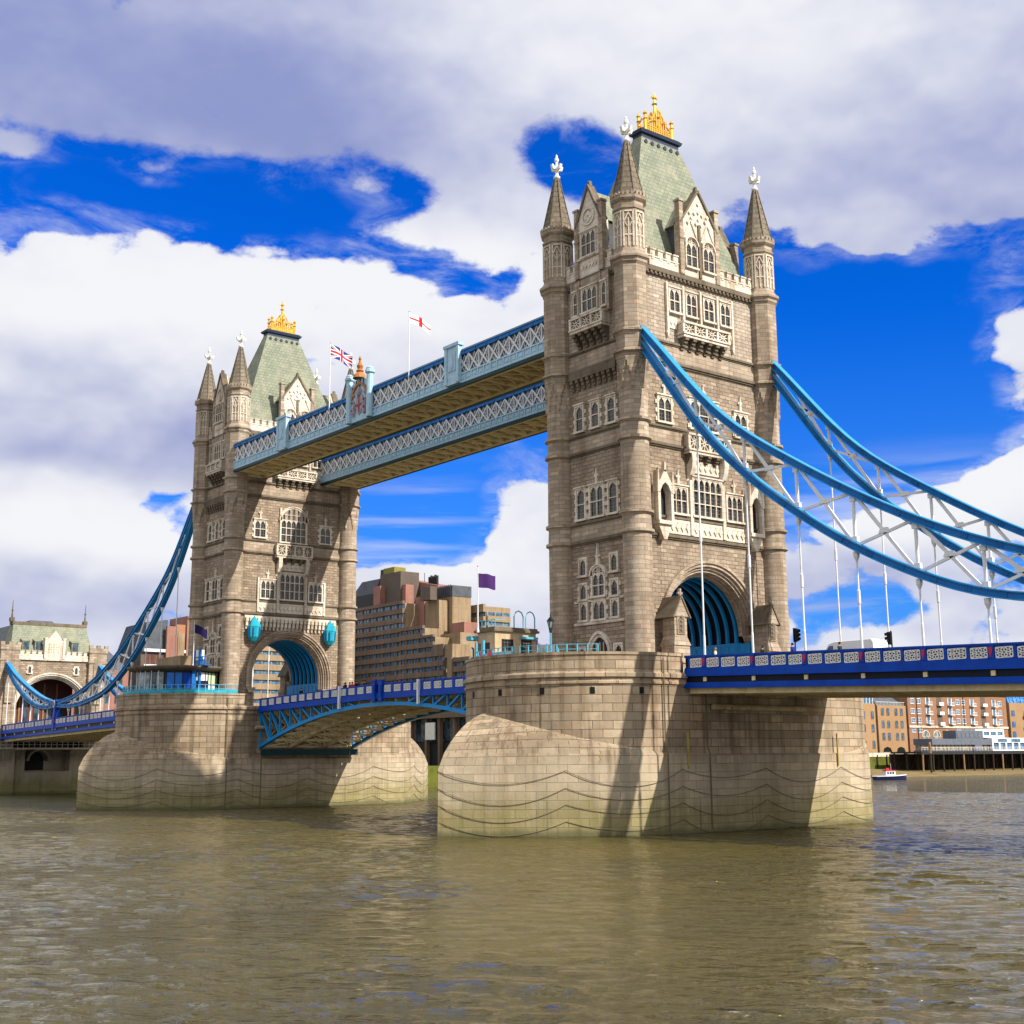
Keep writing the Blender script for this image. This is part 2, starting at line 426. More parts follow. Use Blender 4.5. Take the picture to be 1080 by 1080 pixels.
# ------------------------------------------------------------------ mesh helpers
class MB:
    def __init__(s, T=None):
        s.v, s.f, s.uv, s.mi, s.T, s.k = [], [], [], [], T, 0
        s.done = []

    def cut(s):
        """close the piece so far: build() makes every piece an object of its own"""
        if s.f:
            s.done.append((s.v, s.f, s.uv, s.mi))
        s.v, s.f, s.uv, s.mi = [], [], [], []

    def face(s, pts, uv=None):
        P = [Vector(p) for p in pts]
        if s.T:
            P = [s.T(p) for p in P]
        if uv is None:
            n = Vector((0, 0, 0))
            for i in range(len(P)):
                a, b = P[i], P[(i+1) % len(P)]
                n += a.cross(b)
            if n.length < 1e-12:
                return
            n.normalize()
            if abs(n.z) > .8:
                uv = [(p.x, p.y) for p in P]
            else:
                tt = Vector((-n.y, n.x, 0)).normalized()
                b = n.cross(tt)
                if b.z < 0:
                    b = -b
                uv = [(p.dot(tt), p.dot(b)) for p in P]
        i0 = len(s.v)
        s.v.extend([tuple(p) for p in P])
        s.f.append(tuple(range(i0, i0+len(P))))
        s.uv.extend(uv)
        s.mi.append(s.k)

    def hexa(s, c):
        """8 corners: bottom 4 then top 4, each counter-clockwise seen from above"""
        for q in ((3, 2, 1, 0), (4, 5, 6, 7), (0, 1, 5, 4), (1, 2, 6, 5), (2, 3, 7, 6), (3, 0, 4, 7)):
            s.face([c[i] for i in q])

    def box(s, x0, x1, y0, y1, z0, z1):
        s.hexa([(x0, y0, z0), (x1, y0, z0), (x1, y1, z0), (x0, y1, z0), (x0, y0, z1), (x1, y0, z1), (x1, y1, z1), (x0, y1, z1)])

    def frus(s, a0, b0, z0, a1, b1, z1, cx=0, cy=0):
        s.hexa([(cx-a0, cy-b0, z0), (cx+a0, cy-b0, z0), (cx+a0, cy+b0, z0), (cx-a0, cy+b0, z0),
                (cx-a1, cy-b1, z1), (cx+a1, cy-b1, z1), (cx+a1, cy+b1, z1), (cx-a1, cy+b1, z1)])

    def bar(s, p, q, w, h, upv=(0, 0, 1)):
        p, q = Vector(p), Vector(q)
        d = (q-p).normalized()
        u = Vector(upv)
        if abs(d.dot(u)) > .98:
            u = Vector((0, 1, 0))
        a = d.cross(u).normalized()*w/2
        b = a.cross(d).normalized()*h/2
        c = [p-a-b, p+a-b, q+a-b, q-a-b, p-a+b, p+a+b, q+a+b, q-a+b]
        s.hexa(c)

    def tube(s, pts, r, n=8, cap=True):
        pts = [Vector(p) for p in pts]
        rr = r if isinstance(r, (list, tuple)) else [r]*len(pts)
        rings = []
        for i, p in enumerate(pts):
            d = (pts[min(i+1, len(pts)-1)]-pts[max(i-1, 0)]).normalized()
            u = Vector((0, 0, 1)) if abs(d.z) < .9 else Vector((0, 1, 0))
            a = d.cross(u).normalized()
            b = a.cross(d)
            rings.append([p+(a*math.cos(2*PI*k/n)+b*math.sin(2*PI*k/n))*rr[i] for k in range(n)])
        for i in range(len(pts)-1):
            for k in range(n):
                s.face([rings[i][k], rings[i+1][k], rings[i+1][(k+1) % n], rings[i][(k+1) % n]])
        if cap:
            s.face(rings[0])
            s.face(rings[-1][::-1])

    def lathe(s, prof, n, cx=0, cy=0, rot=0.0, rad=1.0, a0=0, a1=2*PI):
        """prof = [(r, z)]; uv = arc length, z"""
        full = abs(a1-a0-2*PI) < 1e-6
        for (r0, z0), (r1, z1) in zip(prof, prof[1:]):
            rr = max(r0, r1, .2)
            L = math.hypot(r1-r0, z1-z0)
            vv0 = z0
            vv1 = z1 if abs(z1-z0) > .3*L else z0+L
            for k in range(n):
                A = a0+(a1-a0)*k/n+rot
                B = a0+(a1-a0)*(k+1)/n+rot
                pts, uv = [], []
                for (rq, zq, th, vq) in ((r0, z0, A, vv0), (r0, z0, B, vv0), (r1, z1, B, vv1), (r1, z1, A, vv1)):
                    if rq < 1e-6 and pts and (Vector(pts[-1])-Vector((cx, cy, zq))).length < 1e-6:
                        continue
                    pts.append((cx+rq*math.cos(th), cy+rq*math.sin(th), zq))
                    uv.append((th*rr, vq))
                s.face(pts, uv)

    def prism(s, poly, w0, w1):
        """poly in (u, z), extruded along w (needs a face transform or u=x, w=y)"""
        a = [(u, w0, z) for u, z in poly]
        b = [(u, w1, z) for u, z in poly]
        s.face(b[::-1])
        s.face(a)
        for i in range(len(poly)):
            j = (i+1) % len(poly)
            s.face([a[j], a[i], b[i], b[j]])

    def build(s, name, mat, parent=None, smooth=None, loc=None):
        if s.done:
            s.cut()
            P = s.done
            s.done = []
            out = []
            for q in P:
                s.v, s.f, s.uv, s.mi = q
                out.append(s.build(name, mat, parent, smooth, loc))
            return out[0]
        me = bpy.data.meshes.new(name)
        me.from_pydata(s.v, [], s.f)
        uvl = me.uv_layers.new(name='UVMap')
        flat = [c for uv in s.uv for c in uv]
        uvl.data.foreach_set('uv', flat)
        mats = mat if isinstance(mat, (list, tuple)) else [mat]
        for k in mats:
            me.materials.append(MT[k] if isinstance(k, str) else k)
        if len(mats) > 1:
            me.polygons.foreach_set('material_index', s.mi)
        if smooth:
            import bmesh
            bm = bmesh.new()
            bm.from_mesh(me)
            bmesh.ops.remove_doubles(bm, verts=bm.verts, dist=1e-4)
            bm.to_mesh(me)
            bm.free()
            me.polygons.foreach_set('use_smooth', [True]*len(me.polygons))
            me.set_sharp_from_angle(angle=R(smooth))
        me.update()
        o = bpy.data.objects.new(name, me)
        COL.objects.link(o)
        if parent:
            o.parent = parent
        if loc:
            o.location = loc
        return o


def tag(o, label, cat, group=None):
    o['label'] = label
    o['category'] = cat
    if group:
        o['group'] = group
    return o


def thing(name, label, cat, loc=(0, 0, 0), rz=0.0, group=None):
    o = bpy.data.objects.new(name, None)
    COL.objects.link(o)
    o.location = loc
    o.rotation_euler = (0, 0, rz)
    return tag(o, label, cat, group)


def struct(o):
    o['kind'] = 'structure'
    return o


def copy_tree(o, parent=None):
    c = o.copy()
    COL.objects.link(c)
    if parent:
        c.parent = parent
    for ch in o.children:
        copy_tree(ch, c)
    return c


def FT(ox, oy, U, N):
    return lambda p: Vector((ox+p[0]*U[0]+p[1]*N[0], oy+p[0]*U[1]+p[1]*N[1], p[2]))


def fbox(mb, u0, u1, z0, z1, w0, w1):
    mb.box(u0, u1, w0, w1, z0, z1)


def window(T, u0, u1, z0, z1, lights=2, transoms=1, w=.20, parent=None, head='flat', quoins=False, fr='trim', jw=.20, hood=True, crown=0.0):
    """carved stone window: frame with mullions, pointed lights; its pane is a sub-part"""
    m = MB(T)
    m.box(u0-jw, u0, 0, w, z0, z1+(0 if head == 'arch' else jw))
    m.box(u1, u1+jw, 0, w, z0, z1+(0 if head == 'arch' else jw))
    m.box(u0-jw-.08, u1+jw+.08, 0, w+.12, z0-.2, z0)
    if head == 'flat':
        m.box(u0, u1, 0, w, z1, z1+jw)
        if hood:
            m.box(u0-jw-.1, u1+jw+.1, 0, w+.12, z1+jw, z1+jw+.13)
    lw = (u1-u0)/lights
    mu = .09
    cu, r = (u0+u1)/2, (u1-u0)/2
    if head == 'arch':
        zs = z1-r*.92
        N = 14
        for k in range(N):
            a, b = PI*k/N, PI*(k+1)/N
            for (ri, ro, ww) in ((r, r+jw, w), (r+jw, r+jw+.14, w+.12)):
                q = [(cu+ri*math.cos(a), zs+ri*.92*math.sin(a)), (cu+ro*math.cos(a), zs+ro*.92*math.sin(a)),
                     (cu+ro*math.cos(b), zs+ro*.92*math.sin(b)), (cu+ri*math.cos(b), zs+ri*.92*math.sin(b))]
                m.prism(q, 0, ww)
    for i in range(1, lights):
        uu = u0+lw*i
        top = z1 if head == 'flat' else zs+.92*math.sqrt(max(0, r*r-(uu-cu)**2))
        m.box(uu-mu/2, uu+mu/2, .04, w-.04, z0, top)
    for j in range(1, transoms+1):
        zz = z0+((zs if head == 'arch' else z1)-z0)*j/(transoms+1)
        m.box(u0, u1, .04, w-.05, zz-.05, zz+.05)
    # pointed heads of the lights
    hz = (zs+.12 if head == 'arch' else z1)
    for i in range(lights):
        a0, a1 = u0+lw*i+mu/2, u0+lw*(i+1)-mu/2
        mid = (a0+a1)/2
        h = min(.55, lw*.75)
        m.prism([(a0, hz-h), (a0+.13*lw, hz-h*.45), (mid, hz-.03), (mid, hz), (a0, hz)], .05, w-.06)
        m.prism([(a1, hz), (mid, hz), (mid, hz-.03), (a1-.13*lw, hz-h*.45), (a1, hz-h)], .05, w-.06)
    if head == 'arch':
        for i in range(lights*2):
            uu = u0+(u1-u0)*(i+.5)/(lights*2)
            top = zs+.92*math.sqrt(max(0, r*r-(uu-cu)**2))
            if top-zs > .3:
                m.box(uu-.03, uu+.03, .05, w-.07, zs+.1, top)
        m.box(u0, u1, .05, w-.05, zs+.1, zs+.2)
        m.box(cu-r*.8, cu+r*.8, .06, w-.08, zs+r*.45, zs+r*.45+.07)
    if quoins:
        nq = int((z1-z0+jw)/.42)
        for k in range(nq):
            if k % 2 == 0:
                zz = z0+k*.42
                m.box(u0-jw-.2, u0-jw, 0, w-.06, zz, zz+.40)
                m.box(u1+jw, u1+jw+.2, 0, w-.06, zz, zz+.40)
    if crown:
        zt = z1+jw+.13
        m.prism([(cu-.16, zt), (cu+.16, zt), (cu+.09, zt+crown*.6), (cu, zt+crown), (cu-.09, zt+crown*.6)], 0, .2)
        m.box(cu-.3, cu+.3, 0, .16, zt+crown*.45, zt+crown*.58)
    fo = m.build('window', fr, parent)
    g = MB(T)
    if head == 'arch':
        pl = [(u0, z0), (u1, z0)]+[(cu+r*math.cos(PI*k/16), zs+r*.92*math.sin(PI*k/16)) for k in range(17)]
        g.face([(u, .035, z) for u, z in pl])
    else:
        g.face([(u0, .035, z0), (u1, .035, z0), (u1, .035, z1), (u0, .035, z1)])
    g.build('pane', 'glass', fo)
    return fo
# ------------------------------------------------------------------ water, banks
def make_ground():
    # open water: flat sheet far off, real waves from the camera's bank to past the piers
    import numpy as np
    X0, X1, Y0, Y1, st = -90.0, 88.0, -92.0, 110.0, .31
    rng = np.random.default_rng(5)
    nx, ny = int((X1-X0)/st)+1, int((Y1-Y0)/st)+1
    gx, gy = np.meshgrid(np.linspace(X0, X1, nx), np.linspace(Y0, Y1, ny))
    z = np.zeros_like(gx)
    for k in range(80):
        lam = .9*(3.8/.9)**rng.random()
        th = math.atan2(.62, -.78)+rng.normal(0, .42)
        kk = 2*PI/lam
        z += (.0040 if lam < 2.4 else .0031)*lam**.95*np.sin(kk*(gx*math.cos(th)+gy*math.sin(th))+rng.random()*2*PI)
    # gusts: calmer and choppier patches
    g = .75+.3*np.sin(gx*.071+1.3)*np.sin(gy*.093+.4)+.2*np.sin(gx*.19-gy*.13)
    edge = np.minimum.reduce([gx-X0, X1-gx, gy-Y0, Y1-gy])
    z *= np.clip(g, .4, 1.3)*np.clip(edge/6, 0, 1)
    n0 = nx*ny
    V = np.stack([gx, gy, z], -1).reshape(-1, 3)
    idx = np.arange(n0).reshape(ny, nx)
    Q = np.stack([idx[:-1, :-1], idx[:-1, 1:], idx[1:, 1:], idx[1:, :-1]], -1).reshape(-1, 4)
    FX0, FX1, FY0, FY1 = -600, 900, -700, 900
    xs, ys = (FX0, X0, X1, FX1), (FY0, Y0, Y1, FY1)
    ev = np.array([(x, y, 0) for y in ys for x in xs], float)
    eq = np.array([[n0+j*4+i, n0+j*4+i+1, n0+j*4+i+5, n0+j*4+i+4] for j in range(3) for i in range(3) if (i, j) != (1, 1)])
    me = bpy.data.meshes.new('river_water')
    me.from_pydata(np.concatenate([V, ev]).tolist(), [], np.concatenate([Q, eq]).tolist())
    me.materials.append(MT['water'])
    me.polygons.foreach_set('use_smooth', [True]*len(me.polygons))
    wo = bpy.data.objects.new('river_water', me)
    COL.objects.link(wo)
    struct(wo)
    b = MB()
    b.hexa([(-900, -600, -2), (-179, -600, -2), (-179, 700, -2), (-900, 700, -2), (-900, -600, 6.6), (-179, -600, 6.6), (-179, 700, 6.6), (-900, 700, 6.6)])
    struct(b.build('far_bank_ground', 'ground'))
    f = MB()
    f.hexa([(-180, 225, -1), (-140, 236, -.35), (-136, 420, -.35), (-180, 430, -1), (-180, 225, 2.2), (-140, 236, -.1), (-136, 420, -.1), (-180, 430, 2.4)])
    struct(f.build('muddy_foreshore', 'sand'))


make_ground()

ZD = 13.75      # road level at the piers
HX, HY = 5.3, 9.35


def balcony(T, hw, z0, z1, w, parent, corb=1.6, n=5, curved=False):
    m = MB(T)
    m.box(-hw, hw, 0, w, z0, z0+.28)
    m.box(-hw-.12, hw+.12, 0, w+.12, z0+.28, z0+.46)
    m.box(-hw-.1, hw+.1, w-.24, w+.1, z1-.2, z1)
    m.box(-hw-.1, -hw+.2, 0, w-.24, z1-.2, z1)
    m.box(hw-.2, hw+.1, 0, w-.24, z1-.2, z1)
    np_ = max(2, int(hw*2/1.3))
    for i in range(np_+1):
        u = -hw+2*hw*i/np_
        m.box(u-.14, u+.14, w-.22, w+.04, z0+.46, z1-.2)
    m.box(-hw+.02, -hw+.14, .0, w-.2, z0+.46, z1-.2)
    m.box(hw-.14, hw-.02, .0, w-.2, z0+.46, z1-.2)
    # pierced tracery in the panels
    for i in range(np_):
        ua, ub = -hw+2*hw*i/np_+.14, -hw+2*hw*(i+1)/np_-.14
        za, zb = z0+.46, z1-.2
        uc, zc = (ua+ub)/2, (za+zb)/2
        for (p, q) in (((ua, za), (ub, zb)), ((ua, zb), (ub, za)), ((uc, za), (uc, zb)), ((ua, zc), (ub, zc))):
            m.bar((p[0], w-.1, p[1]), (q[0], w-.1, q[1]), .09, .12, (0, 1, 0))
    o = m.build('balcony', 'trim', parent)
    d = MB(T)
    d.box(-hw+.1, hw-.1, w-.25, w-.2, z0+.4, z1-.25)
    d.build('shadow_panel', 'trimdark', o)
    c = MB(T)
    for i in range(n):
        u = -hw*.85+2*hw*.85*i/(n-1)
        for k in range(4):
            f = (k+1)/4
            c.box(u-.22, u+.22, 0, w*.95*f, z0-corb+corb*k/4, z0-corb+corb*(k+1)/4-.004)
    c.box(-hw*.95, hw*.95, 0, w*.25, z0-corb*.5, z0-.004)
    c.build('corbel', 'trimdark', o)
    return o


def build_tower():
    root = thing('bridge_tower', 'nearer and larger gothic stone tower, with blue chains leaving its right side', 'bridge tower')
    TL = FT(HX, 0, (0, -1), (1, 0))       # landward
    TR = FT(-HX, 0, (0, 1), (-1, 0))      # river side
    TS = FT(0, -HY, (-1, 0), (0, -1))     # flank
    TN = FT(0, HY, (1, 0), (0, 1))
    ZT = 53.0
    RI, RO, ZC = 5.4, 6.55, 17.9
    # --- main walls, two of them open to the road
    m = MB()
    for T in (TL, TR):
        m.T = T
        e = HY
        for zz in ((ZD, 43.8),):
            for (ua, ub) in ((-e, -RO), (RO, e)):
                m.face([(ua, 0, zz[0]), (ua, 0, zz[1]), (ub, 0, zz[1]), (ub, 0, zz[0])][::-1])
        m.face([(-RO, 0, 24.6), (RO, 0, 24.6), (RO, 0, 43.8), (-RO, 0, 43.8)])
        N = 28
        for k in range(N):
            a, b = PI*k/N, PI*(k+1)/N
            pa = (RO*math.cos(a), ZC+RO*math.sin(a))
            pb = (RO*math.cos(b), ZC+RO*math.sin(b))
            m.face([(pa[0], 0, pa[1]), (pa[0], 0, 24.6), (pb[0], 0, 24.6), (pb[0], 0, pb[1])][::-1])
    for T in (TS, TN):
        m.T = T
        m.face([(-HX, 0, ZD), (HX, 0, ZD), (HX, 0, 43.8), (-HX, 0, 43.8)])
    m.T = None
    m.face([(-HX, -HY, 25.2), (HX, -HY, 25.2), (HX, HY, 25.2), (-HX, HY, 25.2)])
    m.build('wall', 'rubble', root)
    m = MB()
    m.box(-HX, HX, -HY, HY, 43.8, ZT)
    m.build('upper_wall', 'rubblelight', root)
    # smooth ashlar belts, 3 cm proud of the rubble
    m = MB()
    for (za, zb) in ((26.9, 28.4), (35.65, 37.1), (43.95, 45.7)):
        m.cut()
        for (T, h) in ((TL, HY), (TR, HY), (TS, HX), (TN, HX)):
            m.T = T
            m.box(-h, h, 0, .05, za, zb)
    m.build('ashlar_belt', 'ashlar', root)
    # --- string courses
    for zz, ww, hh in ((26.7, .30, .26), (28.5, .24, .2), (35.5, .28, .24), (37.25, .24, .2), (43.8, .32, .28), (45.8, .26, .22), (53.0, .42, .5)):
        m = MB()
        for (T, h) in ((TL, HY), (TR, HY), (TS, HX), (TN, HX)):
            m.T = T
            m.box(-h, h, 0, ww, zz-hh/2, zz+hh/2)
            m.box(-h, h, 0, ww*.55, zz-hh*1.1, zz-hh/2)
            if zz > 52:
                k = int(h*2/.55)
                for i in range(k):
                    u = -h+2*h*(i+.5)/k
                    m.box(u-.14, u+.14, ww*.55, ww*.9, zz-hh*1.0, zz-hh/2)
        m.build('string_course', 'trimdark', root)
    # --- corner turrets
    rl, ro = 1.34, 1.62
    for sx in (-1, 1):
        for sy in (-1, 1):
            cx, cy = sx*HX, sy*HY
            m = MB()
            pr = [(rl+.35, ZD), (rl+.35, ZD+.5), (rl+.18, ZD+.75), (rl+.18, ZD+1.0), (rl, ZD+1.15)]
            for zz in (26.7, 28.5, 35.5, 37.25):
                pr += [(rl, zz-.3), (rl+.13, zz-.16), (rl+.28, zz-.12), (rl+.28, zz+.12), (rl+.05, zz+.2)]
            pr += [(rl, 37.6), (rl, 40.2)]
            m.lathe(pr, 24, cx, cy)
            # broached change from round to octagon
            n = 24
            octr = lambda th: ro*math.cos(PI/8)/math.cos(((th+PI/8) % (PI/4))-PI/8)
            def bro(th, z):
                ph = (th % (PI/4))/(PI/4)
                tip = 1-abs(2*ph-1)          # 1 mid-face, 0 at octagon corner
                h = 40.2+tip*2.6
                return octr(th) if z >= h else rl
            zs = [40.2+.26*i for i in range(12)]
            n = 64
            for za, zb in zip(zs, zs[1:]):
                for k in range(n):
                    A, B = 2*PI*k/n, 2*PI*(k+1)/n
                    m.face([(cx+bro(A, za)*math.cos(A), cy+bro(A, za)*math.sin(A), za), (cx+bro(B, za)*math.cos(B), cy+bro(B, za)*math.sin(B), za),
                            (cx+bro(B, zb)*math.cos(B), cy+bro(B, zb)*math.sin(B), zb), (cx+bro(A, zb)*math.cos(A), cy+bro(A, zb)*math.sin(A), zb)],
                           [(A*ro, za), (B*ro, za), (B*ro, zb), (A*ro, zb)])
            pr = [(ro, 43.0)]
            for zz in (43.8, 45.8):
                pr += [(ro, zz-.3), (ro+.15, zz-.14), (ro+.3, zz-.1), (ro+.3, zz+.1), (ro+.04, zz+.2), (ro, zz+.25)]
            pr += [(ro, 52.3), (ro+.2, 52.6), (ro+.2, 52.8), (ro+.42, 53.0), (ro+.42, 53.2), (ro+.1, 53.5), (ro-.02, 53.7)]
            ru = ro-.06
            pr += [(ru, 53.8), (ru, 57.9), (ru+.12, 58.0), (ru+.12, 58.15), (ru, 58.2), (ru, 58.7), (ru+.3, 59.0), (ru+.34, 59.3), (ru+.12, 59.32)]
            m.lathe(pr, 8, cx, cy, PI/8)
            for k in range(8):
                th = k*PI/4
                ap = ru*math.cos(PI/8)
                m.T = FT(cx+ap*math.cos(th), cy+ap*math.sin(th), (math.sin(th), -math.cos(th)), (math.cos(th), math.sin(th)))
                for uu in (-.45, 0, .45):
                    m.box(uu-.13, uu+.13, .12, .32, 59.28, 59.62)
            m.T = None
            t = m.build('corner_turret', 'ashlar', root, smooth=24)
            # blind tracery on the upper stage
            q = MB()
            for k in range(8):
                th = k*PI/4
                ap = ru*math.cos(PI/8)
                q.T = FT(cx+ap*math.cos(th), cy+ap*math.sin(th), (math.sin(th), -math.cos(th)), (math.cos(th), math.sin(th)))
                hw = .44
                q.cut()
                q.box(-hw-.09, -hw+.05, 0, .10, 54.1, 57.75)
                q.box(hw-.05, hw+.09, 0, .10, 54.1, 57.75)
                q.box(-.05, .05, 0, .07, 54.1, 57.0)
                q.box(-hw, hw, 0, .07, 55.2, 55.32)
                q.box(-hw, hw, 0, .10, 57.6, 57.76)
                for s_ in (-1, 1):
                    q.bar((s_*hw, .04, 56.6), (0, .04, 57.5), .09, .12, (0, 1, 0))
                    q.bar((s_*.1, .04, 56.1), (s_*.38, .04, 56.6), .07, .1, (0, 1, 0))
            q.build('tracery', 'trim', t)
            sp = MB()
            pr = []
            for k in range(11):
                f = k/10
                zz = 59.34+(65.5-59.34)*f
                r_ = .26+(ru+.06-.26)*(1-f)**1.12
                pr += [(r_+.05, zz), (r_+.05, zz+.07), (r_, zz+.09)]
            sp.lathe(pr, 8, cx, cy, PI/8)
            for k in range(8):
                th = PI/8+k*PI/4
                sp.bar((cx+(ru+.08)*math.cos(th), cy+(ru+.08)*math.sin(th), 59.4), (cx+.3*math.cos(th), cy+.3*math.sin(th), 65.4), .09, .09)
            sp.build('spire', 'spire', t)
            f = MB()
            f.lathe([(.30, 65.5), (.36, 65.6), (.36, 65.72), (.2, 65.85), (.15, 66.2), (.24, 66.3), (.24, 66.5), (.15, 66.7), (.14, 67.35), (.24, 67.5), (.22, 67.75), (.12, 67.85), (.14, 68.0), (.02, 68.25)], 10, cx, cy)
            for k in range(4):
                th = k*PI/2
                dx, dy = math.cos(th), math.sin(th)
                f.bar((cx+.1*dx, cy+.1*dy, 66.62), (cx+.62*dx, cy+.62*dy, 66.72), .26, .34)
                f.bar((cx+.5*dx, cy+.5*dy, 66.5), (cx+.66*dx, cy+.66*dy, 66.98), .3, .2)
            f.build('finial', 'white', t)
    # --- roof
    m = MB()
    m.frus(4.75, 8.5, 53.2, 4.3, 7.95, 55.4)
    m.frus(4.3, 7.95, 55.4, .62, 2.65, 70.2)
    rf = m.build('roof', 'roof', root)
    m = MB()
    m.frus(.68, 2.7, 70.0, .68, 2.7, 70.45)
    m.frus(.9, 2.95, 70.45, 1.0, 3.05, 70.75)
    m.frus(.8, 2.8, 70.75, .8, 2.8, 70.95)
    for i in range(6):
        y = -2.3+.92*i
        for sx in (-1, 1):
            m.cut()
            m.T = FT(sx*.82, y, (0, -sx), (sx, 0))
            m.prism([(-.16, 69.25), (.16, 69.25), (.22, 69.5), (0, 69.75), (-.22, 69.5)], 0, .12)
    m.T = None
    m.build('ridge_ledge', 'leadblue', rf)
    g = MB()
    for sx in (-1, 1):
        x = sx*.5
        for sy in (-1, 1):
            y = sy*1.95
            g.lathe([(.17, 70.9), (.17, 72.2), (.27, 72.3), (.14, 72.45), (.14, 72.75), (.25, 72.9), (.16, 73.05), (.03, 73.3)], 8, x, y)
        pk = [(-1.85, 70.95), (-1.85, 71.9), (-1.1, 72.35), (-.55, 73.3), (0, 74.0), (.55, 73.3), (1.1, 72.35), (1.85, 71.9), (1.85, 70.95)]
        for a, b in zip(pk, pk[1:]):
            g.bar((x, a[0], a[1]), (x, b[0], b[1]), .14, .16)
        g.bar((x, -1.9, 71.0), (x, 1.9, 71.0), .16, .16)
        g.bar((x, -1.8, 71.7), (x, 1.8, 71.7), .10, .10)
        for i in range(11):
            y = -1.65+.33*i
            top = 71.95 if abs(y) > 1.2 else 74.0-abs(y)*1.5
            g.bar((x, y, 71.0), (x, y, top), .10, .15, (1, 0, 0))
            if i < 10:
                g.bar((x, y, 71.05), (x, y+.33, 71.65), .08, .09)
                g.bar((x, y+.33, 71.05), (x, y, 71.65), .08, .09)
        for (yy, zz) in ((-.55, 72.4), (.55, 72.4), (0, 73.0)):
            g.lathe([(.03, zz-.28), (.25, zz), (.03, zz+.28)], 8, x, yy)
        for sy in (-1, 1):
            g.lathe([(.06, 72.35), (.14, 72.55), (.03, 72.85)], 6, x, sy*1.1)
    for sy in (-1, 1):
        g.bar((-.5, sy*1.95, 71.0), (.5, sy*1.95, 71.0), .14, .14)
        g.bar((-.5, sy*1.95, 71.9), (0, sy*1.95, 72.5), .12, .12)
        g.bar((.5, sy*1.95, 71.9), (0, sy*1.95, 72.5), .12, .12)
    g.lathe([(.22, 70.95), (.18, 73.6), (.14, 74.6), (.32, 74.75), (.14, 74.9), (.10, 75.3), (.26, 75.45), (.26, 75.6), (.1, 75.75), (.03, 76.15)], 8)
    g.bar((0, -.42, 75.5), (0, .42, 75.5), .13, .16)
    g.build('gilded_crown', 'gold', rf)

    # --- gabled dormers, battlements
    for (T, hw, ze, za, w, depth, kind) in ((TL, 2.5, 59.3, 62.75, .35, 4.4, 0), (TR, 2.5, 59.3, 62.75, .35, 4.4, 0), (TS, 1.75, 59.2, 62.75, .45, 6.0, 1), (TN, 1.75, 59.2, 62.75, .45, 6.0, 1)):
        m = MB(T)
        m.prism([(-hw, 53.25), (hw, 53.25), (hw, ze-.3), (0, za-.25), (-hw, ze-.3)], -.6, w)
        gb = m.build('gable', 'trim', root)
        m = MB(T)
        for s in (-1, 1):
            m.bar((s*(hw+.18), w-.3, ze-.55), (0, w-.3, za), .95, .22, (0, 0, 1))
            zz = 61.0 if kind == 0 else 60.4
            q = MB(T)
            q.box(s*(hw+.05)-.28, s*(hw+.05)+.28, w-.5, w+.14, 53.25, zz)
            q.box(s*(hw+.05)-.38, s*(hw+.05)+.38, w-.6, w+.24, zz, zz+.22)
            q.box(s*(hw+.05)-.33, s*(hw+.05)+.33, w-.05, w+.2, 57.0, 57.2)
            q.build('pinnacle', 'ashlar', gb)
        m.prism([(-.2, za-.1), (.2, za-.1), (.08, za+.5), (-.08, za+.5)], w-.45, w-.05)
        if kind == 0:
            m.box(-.16, .16, w, w+.16, 53.3, 59.0)
        m.build('coping', 'trimdark', gb)
        m = MB(T)
        # carved work in the gable head
        if kind == 0:
            for s in (-1, 1):
                m.cut()
                cu = s*1.22
                m.prism([(cu-.95, 57.5), (cu-.83, 57.5), (cu+.06, 59.35), (cu-.06, 59.35)], w, w+.12)
                m.prism([(cu+.83, 57.5), (cu+.95, 57.5), (cu+.06, 59.35), (cu-.06, 59.35)], w, w+.12)
            m.cut()
            for (u, z) in ((-.0, 59.6), (0, 60.4), (0, 61.3), (-1.0, 59.6), (1.0, 59.6), (-1.25, 60.1), (1.25, 60.1), (-1.55, 59.0), (1.55, 59.0), (-.55, 60.2), (.55, 60.2), (-.35, 59.1), (.35, 59.1)):
                m.cut()
                m.prism([(u-.2, z), (u, z-.26), (u+.2, z), (u, z+.26)], w, w+.16)
        else:
            for k in range(16):
                a, b = PI*k/16*2, PI*(k+1)/16*2
                m.prism([(.75*math.cos(a), 59.4+.75*math.sin(a)), (.95*math.cos(a), 59.4+.95*math.sin(a)), (.95*math.cos(b), 59.4+.95*math.sin(b)), (.75*math.cos(b), 59.4+.75*math.sin(b))], w, w+.14)
            for (u, z) in ((0, 59.75), (0, 59.05), (-.36, 59.4), (.36, 59.4)):
                m.cut()
                m.prism([(u+.26*math.cos(2*PI*q/10), z+.26*math.sin(2*PI*q/10)) for q in range(10)], w, w+.1)
            m.cut()
            for i in range(5):
                m.cut()
                m.prism([(-1.2+.5*i, 54.3), (-.95+.5*i, 54.0), (-.7+.5*i, 54.3), (-.95+.5*i, 54.6)], w, w+.1)
            m.cut()
            m.box(-1.6, 1.6, w, w+.2, 55.0, 55.2)
        m.build('carving', 'trim', gb)
        m = MB(T)
        r0 = hw-.15
        m.prism([(-r0, 53.3), (r0, 53.3), (r0, ze-.5), (-r0, ze-.5)], -depth*.78, -.6)
        m.build('dormer_cheek', 'slate', gb)
        m = MB(T)
        m.prism([(-r0-.25, ze-.55), (r0+.25, ze-.55), (0, za-.45)], -depth, -.6)
        m.build('dormer_roof', 'roof', gb)
        Tw = (lambda T, w: (lambda p: T((p[0], p[1]+w, p[2]))))(T, w)
